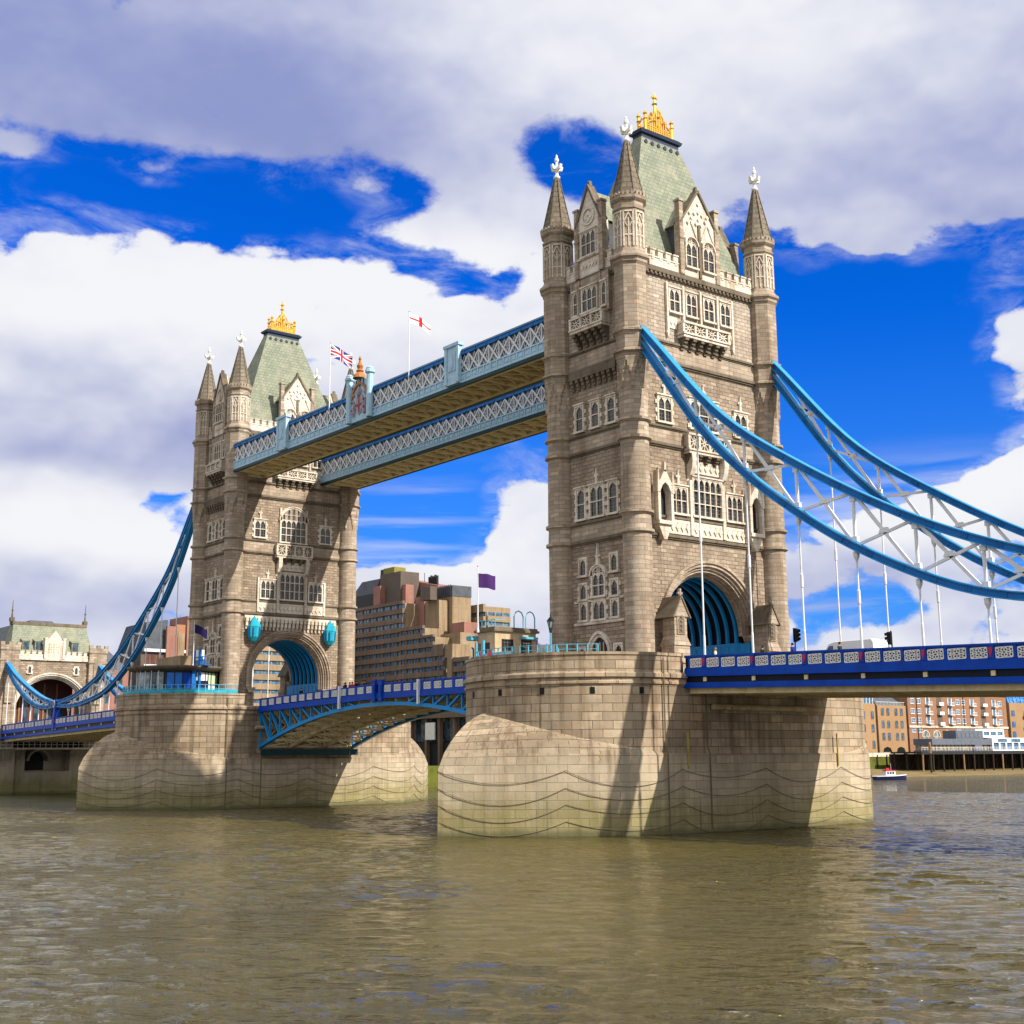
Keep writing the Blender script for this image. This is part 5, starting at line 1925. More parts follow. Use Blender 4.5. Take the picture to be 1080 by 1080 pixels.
# ------------------------------------------------------------------ gatehouse on the far bank
def build_gatehouse():
    X = -175.0
    root = thing('gatehouse', 'stone gatehouse with a green slate roof and a wide round arch behind the left chains', 'gatehouse')
    T = FT(X, 0, (0, -1), (1, 0))
    RO, RI, ZC = 7.6, 7.0, 15.7
    m = MB(T)
    ZT = 26.2
    for (a, b) in ((-9, -RO), (RO, 9)):
        m.face([(a, 0, 6.6), (b, 0, 6.6), (b, 0, ZT), (a, 0, ZT)])
    m.face([(-RO, 0, 23.8), (RO, 0, 23.8), (RO, 0, ZT), (-RO, 0, ZT)])
    N = 24
    for k in range(N):
        a, b = PI*k/N, PI*(k+1)/N
        pa, pb = (RO*math.cos(a), ZC+RO*math.sin(a)), (RO*math.cos(b), ZC+RO*math.sin(b))
        m.face([(pb[0], 0, pb[1]), (pa[0], 0, pa[1]), (pa[0], 0, 23.8), (pb[0], 0, 23.8)])
    m.box(-9, 9, -8.2, -8.0, 23.9, ZT)
    for s in (-1, 1):
        a, b = sorted((s*7.6, s*9))
        m.box(a, b, -8, -.02, 6.6, ZT-.02)
    m.box(-7.6, 7.6, -8, -.02, 24.4, ZT-.02)
    m.build('wall', 'rubble', root)
    m = MB(T)
    pf = [(8.1, 0), (8.1, .25), (7.8, .25), (7.75, .05), (7.5, .05), (7.4, -.3), (7.2, -.3), (7.1, -.7), (6.9, -.7), (6.9, -1.2)]
    pth = [(1, 0, -4)]+[(math.cos(PI*k/30), math.sin(PI*k/30), 0) for k in range(31)]+[(-1, 0, -4)]
    for i in range(len(pth)-1):
        for (ra, wa), (rb, wb) in zip(pf, pf[1:]):
            m.face([(c[0]*r, w, ZC+c[1]*r+c[2]) for c, r, w in ((pth[i], rb, wb), (pth[i+1], rb, wb), (pth[i+1], ra, wa), (pth[i], ra, wa))])
    m.build('arch_moulding', 'trim', root)
    m = MB(T)
    m.box(-9, 9, 0, .35, ZT, ZT+.35)
    for s in (-1, 1):
        a, b = sorted((s*2.3, s*7.0))
        m.box(a, b, -.3, .2, ZT+.35, 27.4)
        for i in range(4):
            u = a+(b-a)*(i+.5)/4
            m.box(u-.38, u+.38, -.3, .2, 27.4, 27.95)
            m.box(u-.46, u+.46, -.35, .28, 27.95, 28.1)
            m.box(u-.18, u+.18, .2, .25, 26.95, 27.4)
    m.build('battlement', 'trim', root)
    m = MB(T)
    m.prism([(-1.75, ZT+.35), (1.75, ZT+.35), (1.75, 30.0), (0, 32.3), (-1.75, 30.0)], -.9, .3)
    for s in (-1, 1):
        m.box(s*1.85-.25, s*1.85+.25, -.6, .5, ZT+.35, 30.5)
        m.box(s*1.85-.33, s*1.85+.33, -.7, .58, 30.5, 30.75)
    for i in range(5):
        for j in range(4):
            m.prism([(-1.1+.5*i, 28.0+.5*j), (-.9+.5*i, 27.8+.5*j), (-.7+.5*i, 28.0+.5*j), (-.9+.5*i, 28.2+.5*j)], .3, .4)
    m.build('gable', 'trim', root)
    for cu in (-4.7, 4.7):
        window(T, cu-.28, cu+.28, 23.6, 25.0, 1, 0, .18, root, 'flat', True, hood=False)
    m = MB(T)
    m.prism([(-8.6, 26.3), (8.6, 26.3), (7.4, 33.5), (-7.4, 33.5)], -8, -.45) if False else None
    m.hexa([(8.7, -.4, 26.4), (8.7, -8.0, 26.4), (-8.7, -8.0, 26.4), (-8.7, -.4, 26.4), (7.4, -3.3, 33.5), (7.4, -5.1, 33.5), (-7.4, -5.1, 33.5), (-7.4, -3.3, 33.5)])
    rf = m.build('roof', 'roof', root)
    m = MB(T)
    m.box(-7.6, 7.6, -5.2, -3.2, 33.45, 34.1)
    for s in (-1, 1):
        m.box(s*7.5-.4, s*7.5+.4, -4.7, -3.7, 34.1, 34.9)
        m.lathe([(.22, 34.9), (.12, 36.2), (.25, 36.4), (.1, 36.7), (.05, 38.4)], 8, s*7.5, -4.2)
    m.build('ridge', 'trimdark', rf)
    for cu in (-4.6, 2.9, 5.4):
        m = MB(T)
        m.box(cu-.75, cu+.75, -3.5, -.9, 28.2, 30.0)
        m.hexa([(cu+.9, -.75, 30.0), (cu+.9, -3.6, 30.3), (cu-.9, -3.6, 30.3), (cu-.9, -.75, 30.0), (cu+.9, -.75, 30.15), (cu+.9, -3.8, 31.2), (cu-.9, -3.8, 31.2), (cu-.9, -.75, 30.15)])
        d = m.build('dormer', 'roof', rf)
        m = MB(T)
        m.box(cu-.55, cu+.55, -.9, -.86, 28.4, 29.8)
        m.build('dormer_window', 'pane', d)
    for s in (-1, 1):
        m = MB(T)
        a, b = s*8.9-1.8, s*8.9+1.8
        m.box(a, b, -4, .8, 6.6, 28.0)
        m.box(a-.15, b+.15, -4.1, .95, 25.9, 26.3)
        m.box(a-.15, b+.15, -4.1, .95, 28.0, 28.3)
        m.box(a-.15, b+.15, .45, .95, 28.3, 29.0)
        for i in range(3):
            u = a+.2+i*1.6
            m.box(u-.4, u+.4, .45, .95, 29.0, 29.6)
        m.prism([(s*8.9-.9, 22.2), (s*8.9+.9, 22.2), (s*8.9+.9, 25.6), (s*8.9, 26.6), (s*8.9-.9, 25.6)], .8, 1.0)
        m.prism([(s*8.9-.75, 17.6), (s*8.9+.75, 17.6), (s*8.9+.9, 22.2), (s*8.9-.9, 22.2)], .8, 1.1)
        m.build('corner_tower', 'ashlar', root)
    m = MB(T)      # timber screen and glazing deep in the arch
    m.box(-6.9, 6.9, -7.6, -7.4, 11.8, 23.2)
    m.build('arch_screen', 'redbrown', root)
    for u in (-3.6, -1.0, 1.4, 3.9):
        m = MB(T)
        m.box(u-.16, u+.16, -7.4, -7.2, 12.5, 22)
        m.build('screen_mullion', 'timberlight', root)
    for u in (-4.6, -2.2, .3, 2.7):
        m = MB(T)
        m.box(u-.55, u+.55, -7.4, -7.35, 14.0, 19.2)
        m.build('screen_window', 'pane', root)


MT['redbrown'] = paint('red_brown_screen', (.12, .045, .035), .7, .2)
build_gatehouse()


def build_abutment():
    root = thing('river_wall', 'shaded stone abutment wall with an arched recess under the left bridge deck', 'stone wall')
    m = MB()
    X = -173.6
    m.box(-179, X, -40, -4.9, -2, 8.6)
    m.box(-179, X, 4.0, 60, -2, 8.6)
    m.box(-179, X, -4.9, 4.0, -2, 4.4)
    m.box(-179, X-2.6, -4.9, 4.0, 4.4, 8.6)
    m.box(-179, -173.0, -13, -10.2, -2, 10.6)
    m.box(-179, -172.6, -9.9, -7.2, -2, 8.7)
    m.build('wall', 'piershade', root)
    m = MB(FT(X, 0, (0, -1), (1, 0)))
    N = 16
    for k in range(N):
        a, b = PI*k/N, PI*(k+1)/N
        r = 1.9
        c = 2.2
        m.prism([(c+r*math.cos(a), 6.4+r*math.sin(a)), (c+(r+.35)*math.cos(a), 6.4+(r+.35)*math.sin(a)), (c+(r+.35)*math.cos(b), 6.4+(r+.35)*math.sin(b)), (c+r*math.cos(b), 6.4+r*math.sin(b))], -2.4, .12)
    m.cut()
    m.box(-4.0, 4.9, -2.4, -2.2, 4.45, 4.6)
    m.build('arch_ring', 'piershade', root)
    m = MB(FT(X-2.6, 0, (0, -1), (1, 0)))
    m.prism([(.35, 4.45), (4.0, 4.45)]+[(2.2+1.8*math.cos(PI*k/12), 6.4+1.8*math.sin(PI*k/12)) for k in range(13)], 0, .05)
    m.build('recess', 'black', root)
    m = MB()
    m.box(X-.1, X+.15, -40, 60, 8.6, 8.95)
    m.build('coping', 'trim', root)
    m = MB()
    for k in range(22):
        y = -13+1.1*k*1.0
        m.box(X-.25, X-.17, y-.04, y+.04, 8.95, 10.1)
    for z in (9.5, 10.05):
        m.box(X-.24, X-.18, -13, 11, z, z+.06)
    m.build('handrail', 'steelwhite', root)
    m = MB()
    m.box(-177.5, -176.2, -14, 14, 8.6, 12.2)  # black box put in for the dark shade under the deck
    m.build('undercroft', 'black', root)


MT['piershade'] = stone('shaded_abutment_stone', (.22, .19, .14), (.165, .14, .105), (.07, .06, .045), 1.5, .6, .016, gam=.7, streaks=.8, rockface=.03, algae=True, blockvar=.4)  # shade under the bridge end put into the stone colour
build_abutment()


# ------------------------------------------------------------------ hotel behind the drawbridge
def banded_wing(root, x0, x1, y0, y1, z0, z1, fl=2.4, mat='concreteshade', endmat='concrete', win=3.3, front=True, side=True):
    """wing with long window bands on its river flank (-y) and pale end wall (+x)"""
    m = MB()
    m.box(x0, x1, y0, y1, z0, z1)
    m.build('wall', endmat, root)
    n = int((z1-z0)/fl)
    if front:
        b = MB()
        g = MB()
        for k in range(n):
            b.cut()
            g.cut()
            zz = z0+fl*k
            b.box(x0-.02, x1+.06, y0-.75, y0-.003, zz, zz+fl*.52)
            c = int((x1-x0)/win)
            st = (x1-x0)/c
            g.face([(x0+.2, y0-.12, zz+fl*.52), (x1-.02, y0-.12, zz+fl*.52), (x1-.02, y0-.12, zz+fl), (x0+.2, y0-.12, zz+fl)])
            for i in range(c):
                xa = x0+st*i
                b.box(xa, xa+.5, y0-.35, y0-.003, zz+fl*.52, zz+fl-.004)
                b.box(xa+.5+(st-.5)*.48, xa+.5+(st-.5)*.52, y0-.2, y0-.1, zz+fl*.52, zz+fl-.004)
        b.cut()
        b.box(x0-.02, x1+.06, y0-.75, y0-.003, z0+fl*n+.004, z1+.6)
        b.build('balcony_band', mat, root)
        g.build('ribbon_window', 'paneblue', root)
    if side:
        b = MB()
        g = MB()
        for k in range(n):
            b.cut()
            g.cut()
            zz = z0+fl*k
            b.box(x1+.003, x1+.5, y0+.3, y1-.3, zz, zz+fl*.6)
            c = max(1, int((y1-y0)/2.6))
            st = (y1-y0-.6)/c
            g.face([(x1+.1, y0+.3, zz+fl*.6), (x1+.1, y1-.3, zz+fl*.6), (x1+.1, y1-.3, zz+fl), (x1+.1, y0+.3, zz+fl)])
            for i in range(c):
                ya = y0+.3+st*i
                b.box(x1+.003, x1+.2, ya, ya+.35, zz+fl*.6, zz+fl-.004)
        b.build('end_band', endmat, root)
        g.build('ribbon_window', 'paneblue', root)


def build_hotel():
    lab = 'large stepped brown concrete hotel with window bands and pink roof storeys, between the towers'
    root = thing('stepped_hotel', lab, 'hotel building')
    G = 6.6
    Y = 92.0
    # stepped wings, tallest at the back left
    banded_wing(root, -214, -187.2, Y+1.0, Y+6, G, 45.2, side=False, win=3.0)
    for xa, xb, zt in ((-187.2, -176.7, 38.0), (-176.7, -172.2, 35.4), (-172.2, -167.8, 32.8)):
        banded_wing(root, xa, xb, Y, Y+4.6, G, zt, side=False, win=2.4)
    m = MB()
    m.box(-167.8, -164.6, Y-.3, Y+4.8, 30.0, 33.2)
    m.cut()
    m.box(-166.6, -164.7, Y-.4, Y+.6, G, 30.0)
    m.build('stair_fin', 'concrete', root)
    banded_wing(root, -164.6, -158, Y+.5, Y+6, G+3, 29.2, side=False, win=2.4)
    # pale end blocks stepping up behind the wings
    m = MB()
    m.box(-187.2, -178.0, Y+5.2, Y+8, G, 45.4)
    m.cut()
    m.box(-176.6, -168.2, Y+4.7, Y+9, G, 36.5)
    m.cut()
    m.box(-186.5, -176.4, Y+8.2, Y+14, G, 46.4)
    m.build('pale_slab', 'concrete', root)
    # overhanging storeys and dark undercroft by the water
    m = MB()
    m.box(-200, -154, Y-4, Y+6, 15.6, 18.2)
    m.cut()
    m.box(-200, -154, Y-3.4, Y+6, 18.2, 20.4)
    m.build('podium', 'concreteshade', root)
    m = MB()
    for x in (-178, -171.4, -166, -160):
        m.cut()
        m.box(x-.4, x+.4, Y-3.2, Y-2.2, 3, 15.6)
    m.build('undercroft_column', 'concreteshade', root)
    m = MB()
    m.box(-199, -155, Y-1.7, Y+5, 10.2, 15.55)
    m.build('undercroft_glazing', 'pane', root)
    m = MB()
    m.box(-200, -154.5, Y-2.0, Y+6, 3, 10.0)
    m.build('undercroft_wall', 'dark', root)
    m = MB()
    m.box(-170.6, -166.8, Y-3.9, Y-3.6, 10.6, 14.6)
    m.build('white_screen', 'clothwhite', root)
    # rooftop storeys
    m = MB()
    m.box(-215, -203, Y+2.0, Y+9, 45.2, 49.4)
    m.build('plant_storey', 'dark', root)
    m = MB()
    m.hexa([(-215, Y+2, 49.4), (-203, Y+2, 49.4), (-203, Y+9, 49.4), (-215, Y+9, 49.4), (-212, Y+3.5, 53.4), (-203, Y+3.5, 53.4), (-203, Y+8, 53.4), (-212, Y+8, 53.4)])
    m.build('mansard', 'slate', root)
    m = MB()
    m.box(-202.9, -199.6, Y+1.4, Y+4, 45.2, 51.0)
    m.cut()
    m.box(-196.4, -190.6, Y+3.5, Y+6, 45.2, 50.6)
    m.cut()
    m.hexa([(-203, Y+9, 44), (-183.9, Y+9, 44), (-183.9, Y+15, 44), (-203, Y+15, 44), (-203, Y+9, 54), (-183.9, Y+9, 50), (-183.9, Y+15, 50), (-203, Y+15, 54)])
    m.cut()
    m.box(-188.2, -184.2, Y+4.9, Y+8.1, 30, 47)
    m.cut()
    m.box(-175.8, -170.4, Y+7.5, Y+12, 30, 39.4)
    m.build('pink_block', 'pink', root)
    m = MB()
    m.box(-202.2, -192.3, Y+3, Y+8.8, 45.2, 54.2)
    m.build('brown_core', 'brick_d', root)
    m = MB()
    m.box(-183, -178.8, Y+3.0, Y+5.1, 45.4, 48.8)
    m.build('dark_attic', 'brick_d', root)
    m = MB()
    m.box(-201.2, -196.0, Y+3.4, Y+7, 54.2, 55.8)
    m.build('roof_tank', 'olive', root)
    m = MB()
    m.box(-203.6, -201.6, Y+4, Y+8, 53.4, 55.8)
    for k in range(5):
        m.cut()
        m.box(-190.5+.9*k, -190.1+.9*k, Y+10.5, Y+11, 50.5, 53.0+.3*(k % 2))
    m.cut()
    m.tube([(-193, Y+11, 50.5), (-193, Y+11, 54.4)], .08, 5)
    m.build('roof_plant', 'dark', root)
    m = MB()
    m.box(-186.4, -176.3, Y+8.1, Y+14.1, 46.4, 49.2)
    for i in range(12):
        m.box(-186.2+.82*i, -185.9+.82*i, Y+7.9, Y+8.1, 46.6, 49.4)
    m.build('slate_mansard', 'slate', root)
    banded_wing(root, -186.8, -172.9, Y+16, Y+24, G, 44.0, endmat='concrete', mat='concrete', win=3.0)
    # wing seen through the farther tower's road arch
    banded_wing(root, -232, -206, 57, 84, G, 40, front=False)
    b = MB()
    b.hexa([(-179, 40, -2), (-153, 60, -2), (-153, 140, -2), (-179, 140, -2), (-179, 40, 4.6), (-153, 60, 4.6), (-153, 140, 4.6), (-179, 140, 4.6)])
    tag(b.build('quay_wall', 'green'), 'low weedy quay wall under the stepped hotel, glimpsed between the two piers', 'quay')


MT['olive'] = paint('olive_tank', (.22, .20, .05), .6, .2)
build_hotel()


def build_left_block():
    root = thing('office_block', 'dark and salmon-pink modern block behind the round pavilion, left of the farther tower', 'office block')
    m = MB()
    m.box(-232, -214, 34.5, 52, 6.6, 31.5)
    m.build('wall', 'brick_d', root)
    m = MB()
    m.hexa([(-232, 35, 31.5), (-214.6, 35, 31.5), (-214.6, 41.5, 31.5), (-232, 41.5, 31.5), (-229, 36.5, 39.4), (-216, 36.5, 39.6), (-215, 41.5, 40.3), (-229, 41.5, 40.0)])
    m.build('mansard', 'slate', root)
    m = MB()
    m.box(-214, -213.2, 40.6, 43.4, 27, 38.6)
    m.cut()
    m.box(-224, -213.4, 45.9, 49, 28, 41.4)
    m.cut()
    m.box(-214, -213.1, 47.4, 50, 26, 41.9)
    m.build('pink_bay', 'pink', root)
    m = MB()
    m.box(-214, -213.1, 43.5, 45.2, 26, 37)
    m.build('cream_bay', 'concrete', root)
    m = MB()
    m.box(-222, -214.02, 43.4, 46, 31.5, 39.2)
    m.build('brown_core', 'brick_r', root)
    m = MB()
    for z in (32.2, 28.4):
        m.cut()
        m.box(-213.95, -213.5, 35.2, 51, z, z+.7)
    m.build('white_band', 'clothwhite', root)
    m = MB()
    for i in range(4):
        m.cut()
        m.box(-213.98, -213.9, 35.6+1.5*i, 36.7+1.5*i, 29.4, 31.6)
    m.build('window', 'redbrown', root)
    r2 = thing('low_terrace', 'low grey roofs and pale shopfronts behind the left chains', 'low building')
    m = MB()
    m.box(-238, -200, 10.5, 26, 6.6, 26.5)
    m.build('wall', 'pink', r2)
    m = MB()
    m.hexa([(-240, 10, 26.5), (-200, 10, 26.5), (-200, 26.2, 26.5), (-240, 26.2, 26.5), (-240, 15, 31.5), (-204, 15, 31.5), (-204, 22, 31.5), (-240, 22, 31.5)])
    m.build('roof', 'slate', r2)
    m = MB()
    for z in (11, 15, 19, 23):
        for i in range(5):
            m.cut()
            m.box(-200, -199.95, 11+3*i, 12.6+3*i, z, z+2.2)
    m.build('window', 'pane', r2)
    r3 = thing('slate_roofed_house', 'building with a long grey slate roof and an orange patch, right behind the gatehouse', 'house')
    m = MB()
    m.box(-250, -215, 4, 18, 6.6, 31)
    m.build('wall', 'rubble', r3)
    m = MB()
    m.hexa([(-251, 3.5, 31), (-214, 3.5, 31), (-214, 19, 31), (-251, 19, 31), (-251, 9, 38.6), (-218, 9, 38.6), (-218, 14, 38.6), (-251, 14, 38.6)])
    rr = m.build('roof', 'slate', r3)
    m = MB()
    m.box(-216, -213.6, 7.6, 9.6, 33, 37.6)
    m.build('chimney', 'brick_o', rr)


build_left_block()


# ------------------------------------------------------------------ warehouses on the right
def warehouse(name, label, y0, y1, x, z0, z1, mat, rows, cols, ww, hh, arch=False, depth=22, trims=True, roof='slate', group=None):
    root = thing(name, label, 'warehouse', group='brick warehouses along the river')
    T = FT(x, y0, (0, 1), (1, 0))      # u grows along +Y
    W = y1-y0
    m = MB()
    m.box(x-depth, x, y0, y1, z0, z1)
    m.build('wall', mat, root)
    m = MB()
    m.hexa([(x-depth, y0+.3, z1), (x-.5, y0+.3, z1), (x-.5, y1-.3, z1), (x-depth, y1-.3, z1), (x-depth+4, y0+2, z1+3), (x-4, y0+2, z1+3), (x-4, y1-2, z1+3), (x-depth+4, y1-2, z1+3)])
    m.build('roof', roof, root)
    if trims:
        m = MB(T)
        m.box(0, W, 0, .3, z1-.7, z1+.15)
        m.build('cornice', 'trim', root)
    for zz in rows:
        for u in cols:
            f = MB(T)
            f.box(u-ww/2-.14, u+ww/2+.14, 0, .14, zz-.2, zz)
            f.box(u-ww/2-.1, u-ww/2, 0, .12, zz, zz+hh)
            f.box(u+ww/2, u+ww/2+.1, 0, .12, zz, zz+hh)
            f.box(u-.05, u+.05, 0, .08, zz, zz+hh)
            f.box(u-ww/2, u+ww/2, 0, .08, zz+hh*.5-.04, zz+hh*.5+.04)
            if arch:
                for k in range(8):
                    a, b = PI*k/8, PI*(k+1)/8
                    r = ww/2
                    f.prism([(u+r*math.cos(a), zz+hh+.5*r*math.sin(a)), (u+(r+.14)*math.cos(a), zz+hh+.5*(r+.3)*math.sin(a)), (u+(r+.14)*math.cos(b), zz+hh+.5*(r+.3)*math.sin(b)), (u+r*math.cos(b), zz+hh+.5*r*math.sin(b))][::-1], 0, .12)
            else:
                f.box(u-ww/2-.1, u+ww/2+.1, 0, .12, zz+hh, zz+hh+.14)
            fo = f.build('window', 'clothwhite' if trims else 'trimdark', root)
            g = MB(T)
            if arch:
                g.face([(u-ww/2, .02, zz), (u+ww/2, .02, zz)]+[(u+ww/2*math.cos(PI*k/8), .02, zz+hh+.25*ww*math.sin(PI*k/8)) for k in range(9)])
            else:
                g.face([(u-ww/2, .02, zz), (u+ww/2, .02, zz), (u+ww/2, .02, zz+hh), (u-ww/2, .02, zz+hh)])
            g.build('pane', 'paneblue', fo)
    return root, T, W


def build_warehouses():
    X = -178
    w0, T, W = warehouse('riverside_warehouse', 'narrow ochre warehouse just right of the nearer pier, with a glazed attic', 262, 271.6, X+.8, 6.0, 22.8, 'brick_y', (8.5, 13.8, 18.0), (3.4, 8.0), 1.2, 1.9, True, 20, False)
    m = MB(T)
    m.box(.4, 9.0, -8, -.3, 22.8, 26.2)
    a = m.build('glazed_attic', 'paneblue', w0)
    m = MB(T)
    for i in range(6):
        m.box(.4+1.7*i, .62+1.7*i, -.3, -.2, 22.8, 26.0)
    m.box(.2, 9.2, -8.2, 0, 26.0, 26.6)
    m.build('attic_frame', 'clothwhite', a)
    w1, T, W = warehouse('riverside_warehouse', 'plain ochre brick warehouse with three rows of paired arched windows and a grey roof rail', 274.0, 289.6, X, 6.6, 22.4, 'brick_y', (11.2, 15.2, 19.3), (2.6, 5.6, 10.0, 13.0), 1.25, 1.8, True, 24, False)
    m = MB(T)
    for i in range(20):
        m.box(.2+.78*i, .28+.78*i, -.5, -.42, 22.4, 23.5)
    m.box(0, W, -.52, -.40, 23.5, 23.6)
    m.build('roof_rail', 'steelwhite', w1)
    for c in (4.2, 11.6):
        f = MB(T)
        f.prism([(c-2.4, 7.2), (c+2.4, 7.2), (c+1.8, 8.4), (c, 8.9), (c-1.8, 8.4)], 0, .06)
        f.build('cellar_opening', 'black', w1)
    m = MB(T)
    m.box(-2.3, -.1, -10, -.6, 6.6, 22.2)
    m.build('party_wall', 'brick_d', w1)
    m = MB(T)
    m.box(-1, 9, -14, -6, 22.4, 29)
    m.build('rear_block', 'brick_r', w1)
    # main long block
    cols_a = (2.7, 6.2, 31.5, 35.2, 60.6)
    w2, T, W = warehouse('riverside_warehouse', 'long red-brown brick warehouse with white balconies and tall arched ground windows, behind the jetty', 290.2, 350.2, X+.4, 6.6, 27.4, 'brick_o', (13.8, 16.9, 20.0, 23.4), (2.6, 6.2, 29.2, 32.6, 55.6), 2.0, 1.5, False, 26, True)
    m = MB(T)
    m.box(0, W, 0, .3, 15.2, 15.9)
    m.build('string_course', 'trim', w2)
    for k, c in enumerate((11.4, 24.5, 37.9, 51.8)):
        for z in (17.0, 20.2, 23.4):
            f = MB(T)
            f.box(c-1.3, c+1.3, 0, 1.2, z-.6, z-.4)
            for q in range(7):
                f.box(c-1.3+.42*q, c-1.24+.42*q, 1.1, 1.18, z-.4, z+.5)
            f.box(c-1.3, c+1.3, 1.08, 1.2, z+.5, z+.6)
            f.box(c-1.2, c-.9, 0, .12, z-.4, z+2.0)
            f.box(c+.9, c+1.2, 0, .12, z-.4, z+2.0)
            bo = f.build('balcony', 'clothwhite', w2)
            g = MB(T)
            g.face([(c-.9, .03, z-.4), (c+.9, .03, z-.4), (c+.9, .03, z+1.9), (c-.9, .03, z+1.9)])
            g.build('balcony_door', 'paneblue', bo)
    for c in (18.2, 45.0):
        f = MB(T)
        f.box(c-1.4, c+1.4, .01, .06, 15.95, 26.5)
        rc = f.build('loading_bay', 'brick_d', w2)
        for z in (16.6, 20.2, 23.4):
            f = MB(T)
            f.box(c-1.3, c+1.3, .06, 1.1, z-.6, z-.4)
            f.box(c-1.3, c+1.3, 1.0, 1.1, z-.4, z+.5)
            f.build('loading_door', 'clothwhite', rc)
        f = MB(T)
        f.prism([(c-1.7, 26.6), (c+1.7, 26.6), (c+1.7, 28.6), (c, 29.6), (c-1.7, 28.6)], -3, .2)
        f.build('hoist_gable', 'brick_d', rc)
    for c in (9.2, 15.5, 21.8, 28.2, 34.2, 40.5, 47, 53.5):
        f = MB(T)
        for k in range(12):
            a, b = PI*k/12, PI*(k+1)/12
            f.prism([(c+1.9*math.cos(a), 12.2+1.9*math.sin(a)), (c+2.25*math.cos(a), 12.2+2.25*math.sin(a)), (c+2.25*math.cos(b), 12.2+2.25*math.sin(b)), (c+1.9*math.cos(b), 12.2+1.9*math.sin(b))][::-1], 0, .2)
        for u in (-1, 0, 1):
            f.box(c+u-.06, c+u+.06, .05, .14, 8, 13.6 if u == 0 else 13.2)
        f.box(c-1.9, c+1.9, .05, .14, 12.1, 12.25)
        ao = f.build('arched_window', 'trim', w2)
        g = MB(T)
        g.face([(c-1.9, .03, 8), (c+1.9, .03, 8)]+[(c+1.9*math.cos(PI*k/12), .03, 12.2+1.9*math.sin(PI*k/12)) for k in range(13)])
        g.build('pane', 'panepale', ao)
    m = MB(T)
    for i in range(26):
        m.cut()
        m.box(1+2.25*i, 1.12+2.25*i, -3, -2.9, 27.4, 30.2)
        m.box(1.5+2.25*i, 2.8+2.25*i, -2.98, -2.92, 28.0, 29.8)
    m.cut()
    m.box(0, W, -3.05, -2.85, 30.1, 30.3)
    m.build('penthouse_glazing', 'steelwhite', w2)
    for u in (5, 32.6):
        m = MB(T)
        m.tube([(u, .15, 7), (u, .15, 27)], .12, 5)
        m.build('rain_pipe', 'dark', w2)
    # yellow building with blue windows at the right edge
    w3, T, W = warehouse('riverside_warehouse', 'yellow-orange building with bright blue windows and a blue glazed roof at the right edge', 351.6, 385, X+.8, 6.6, 24.6, 'brick_y', (8.6, 12.4, 16.0, 20.0), (2.0, 16.5, 20), 1.9, 1.7, False, 24, False)
    for o in list(w3.children):
        if o.name.startswith('window'):
            o.data.materials[0] = MT['blue']
    m = MB(T)
    m.hexa([(0, -16, 24.7), (33, -16, 24.7), (33, -.6, 24.7), (0, -.6, 24.7), (3, -12, 31.5), (33, -12, 31.5), (33, -3, 31.5), (3, -3, 31.5)])
    m.T = T
    g = m.build('blue_roof', 'azureglass', w3)
    m = MB(T)
    for i in range(12):
        u = 3+2.5*i
        m.bar((u-1.2, -.5, 24.8), (u, -2.9, 31.5), .22, .22)
    for z in (26.5, 29):
        m.box(1.5, 33, -.6-(z-24.7)*.36-.2, -.6-(z-24.7)*.36+.12, z, z+.2)
    m.build('roof_frame', 'blue', g)
    for z in (12.2, 16.0, 20.0):
        f = MB(T)
        f.box(8.6, 11.6, 0, 1.2, z-.6, z-.4)
        f.box(8.6, 11.6, 1.05, 1.2, z-.4, z+.6)
        bo = f.build('balcony', 'royal', w3)
        f = MB(T)
        f.box(9.0, 11.0, .01, .06, z-.4, z+1.8)
        f.build('balcony_door', 'paneblue', bo)


MT['panepale'] = glass('pale_reflecting_glass', (.10, .13, .14))
MT['azureglass'] = glass('blue_roof_glass', (.02, .10, .28))
build_warehouses()


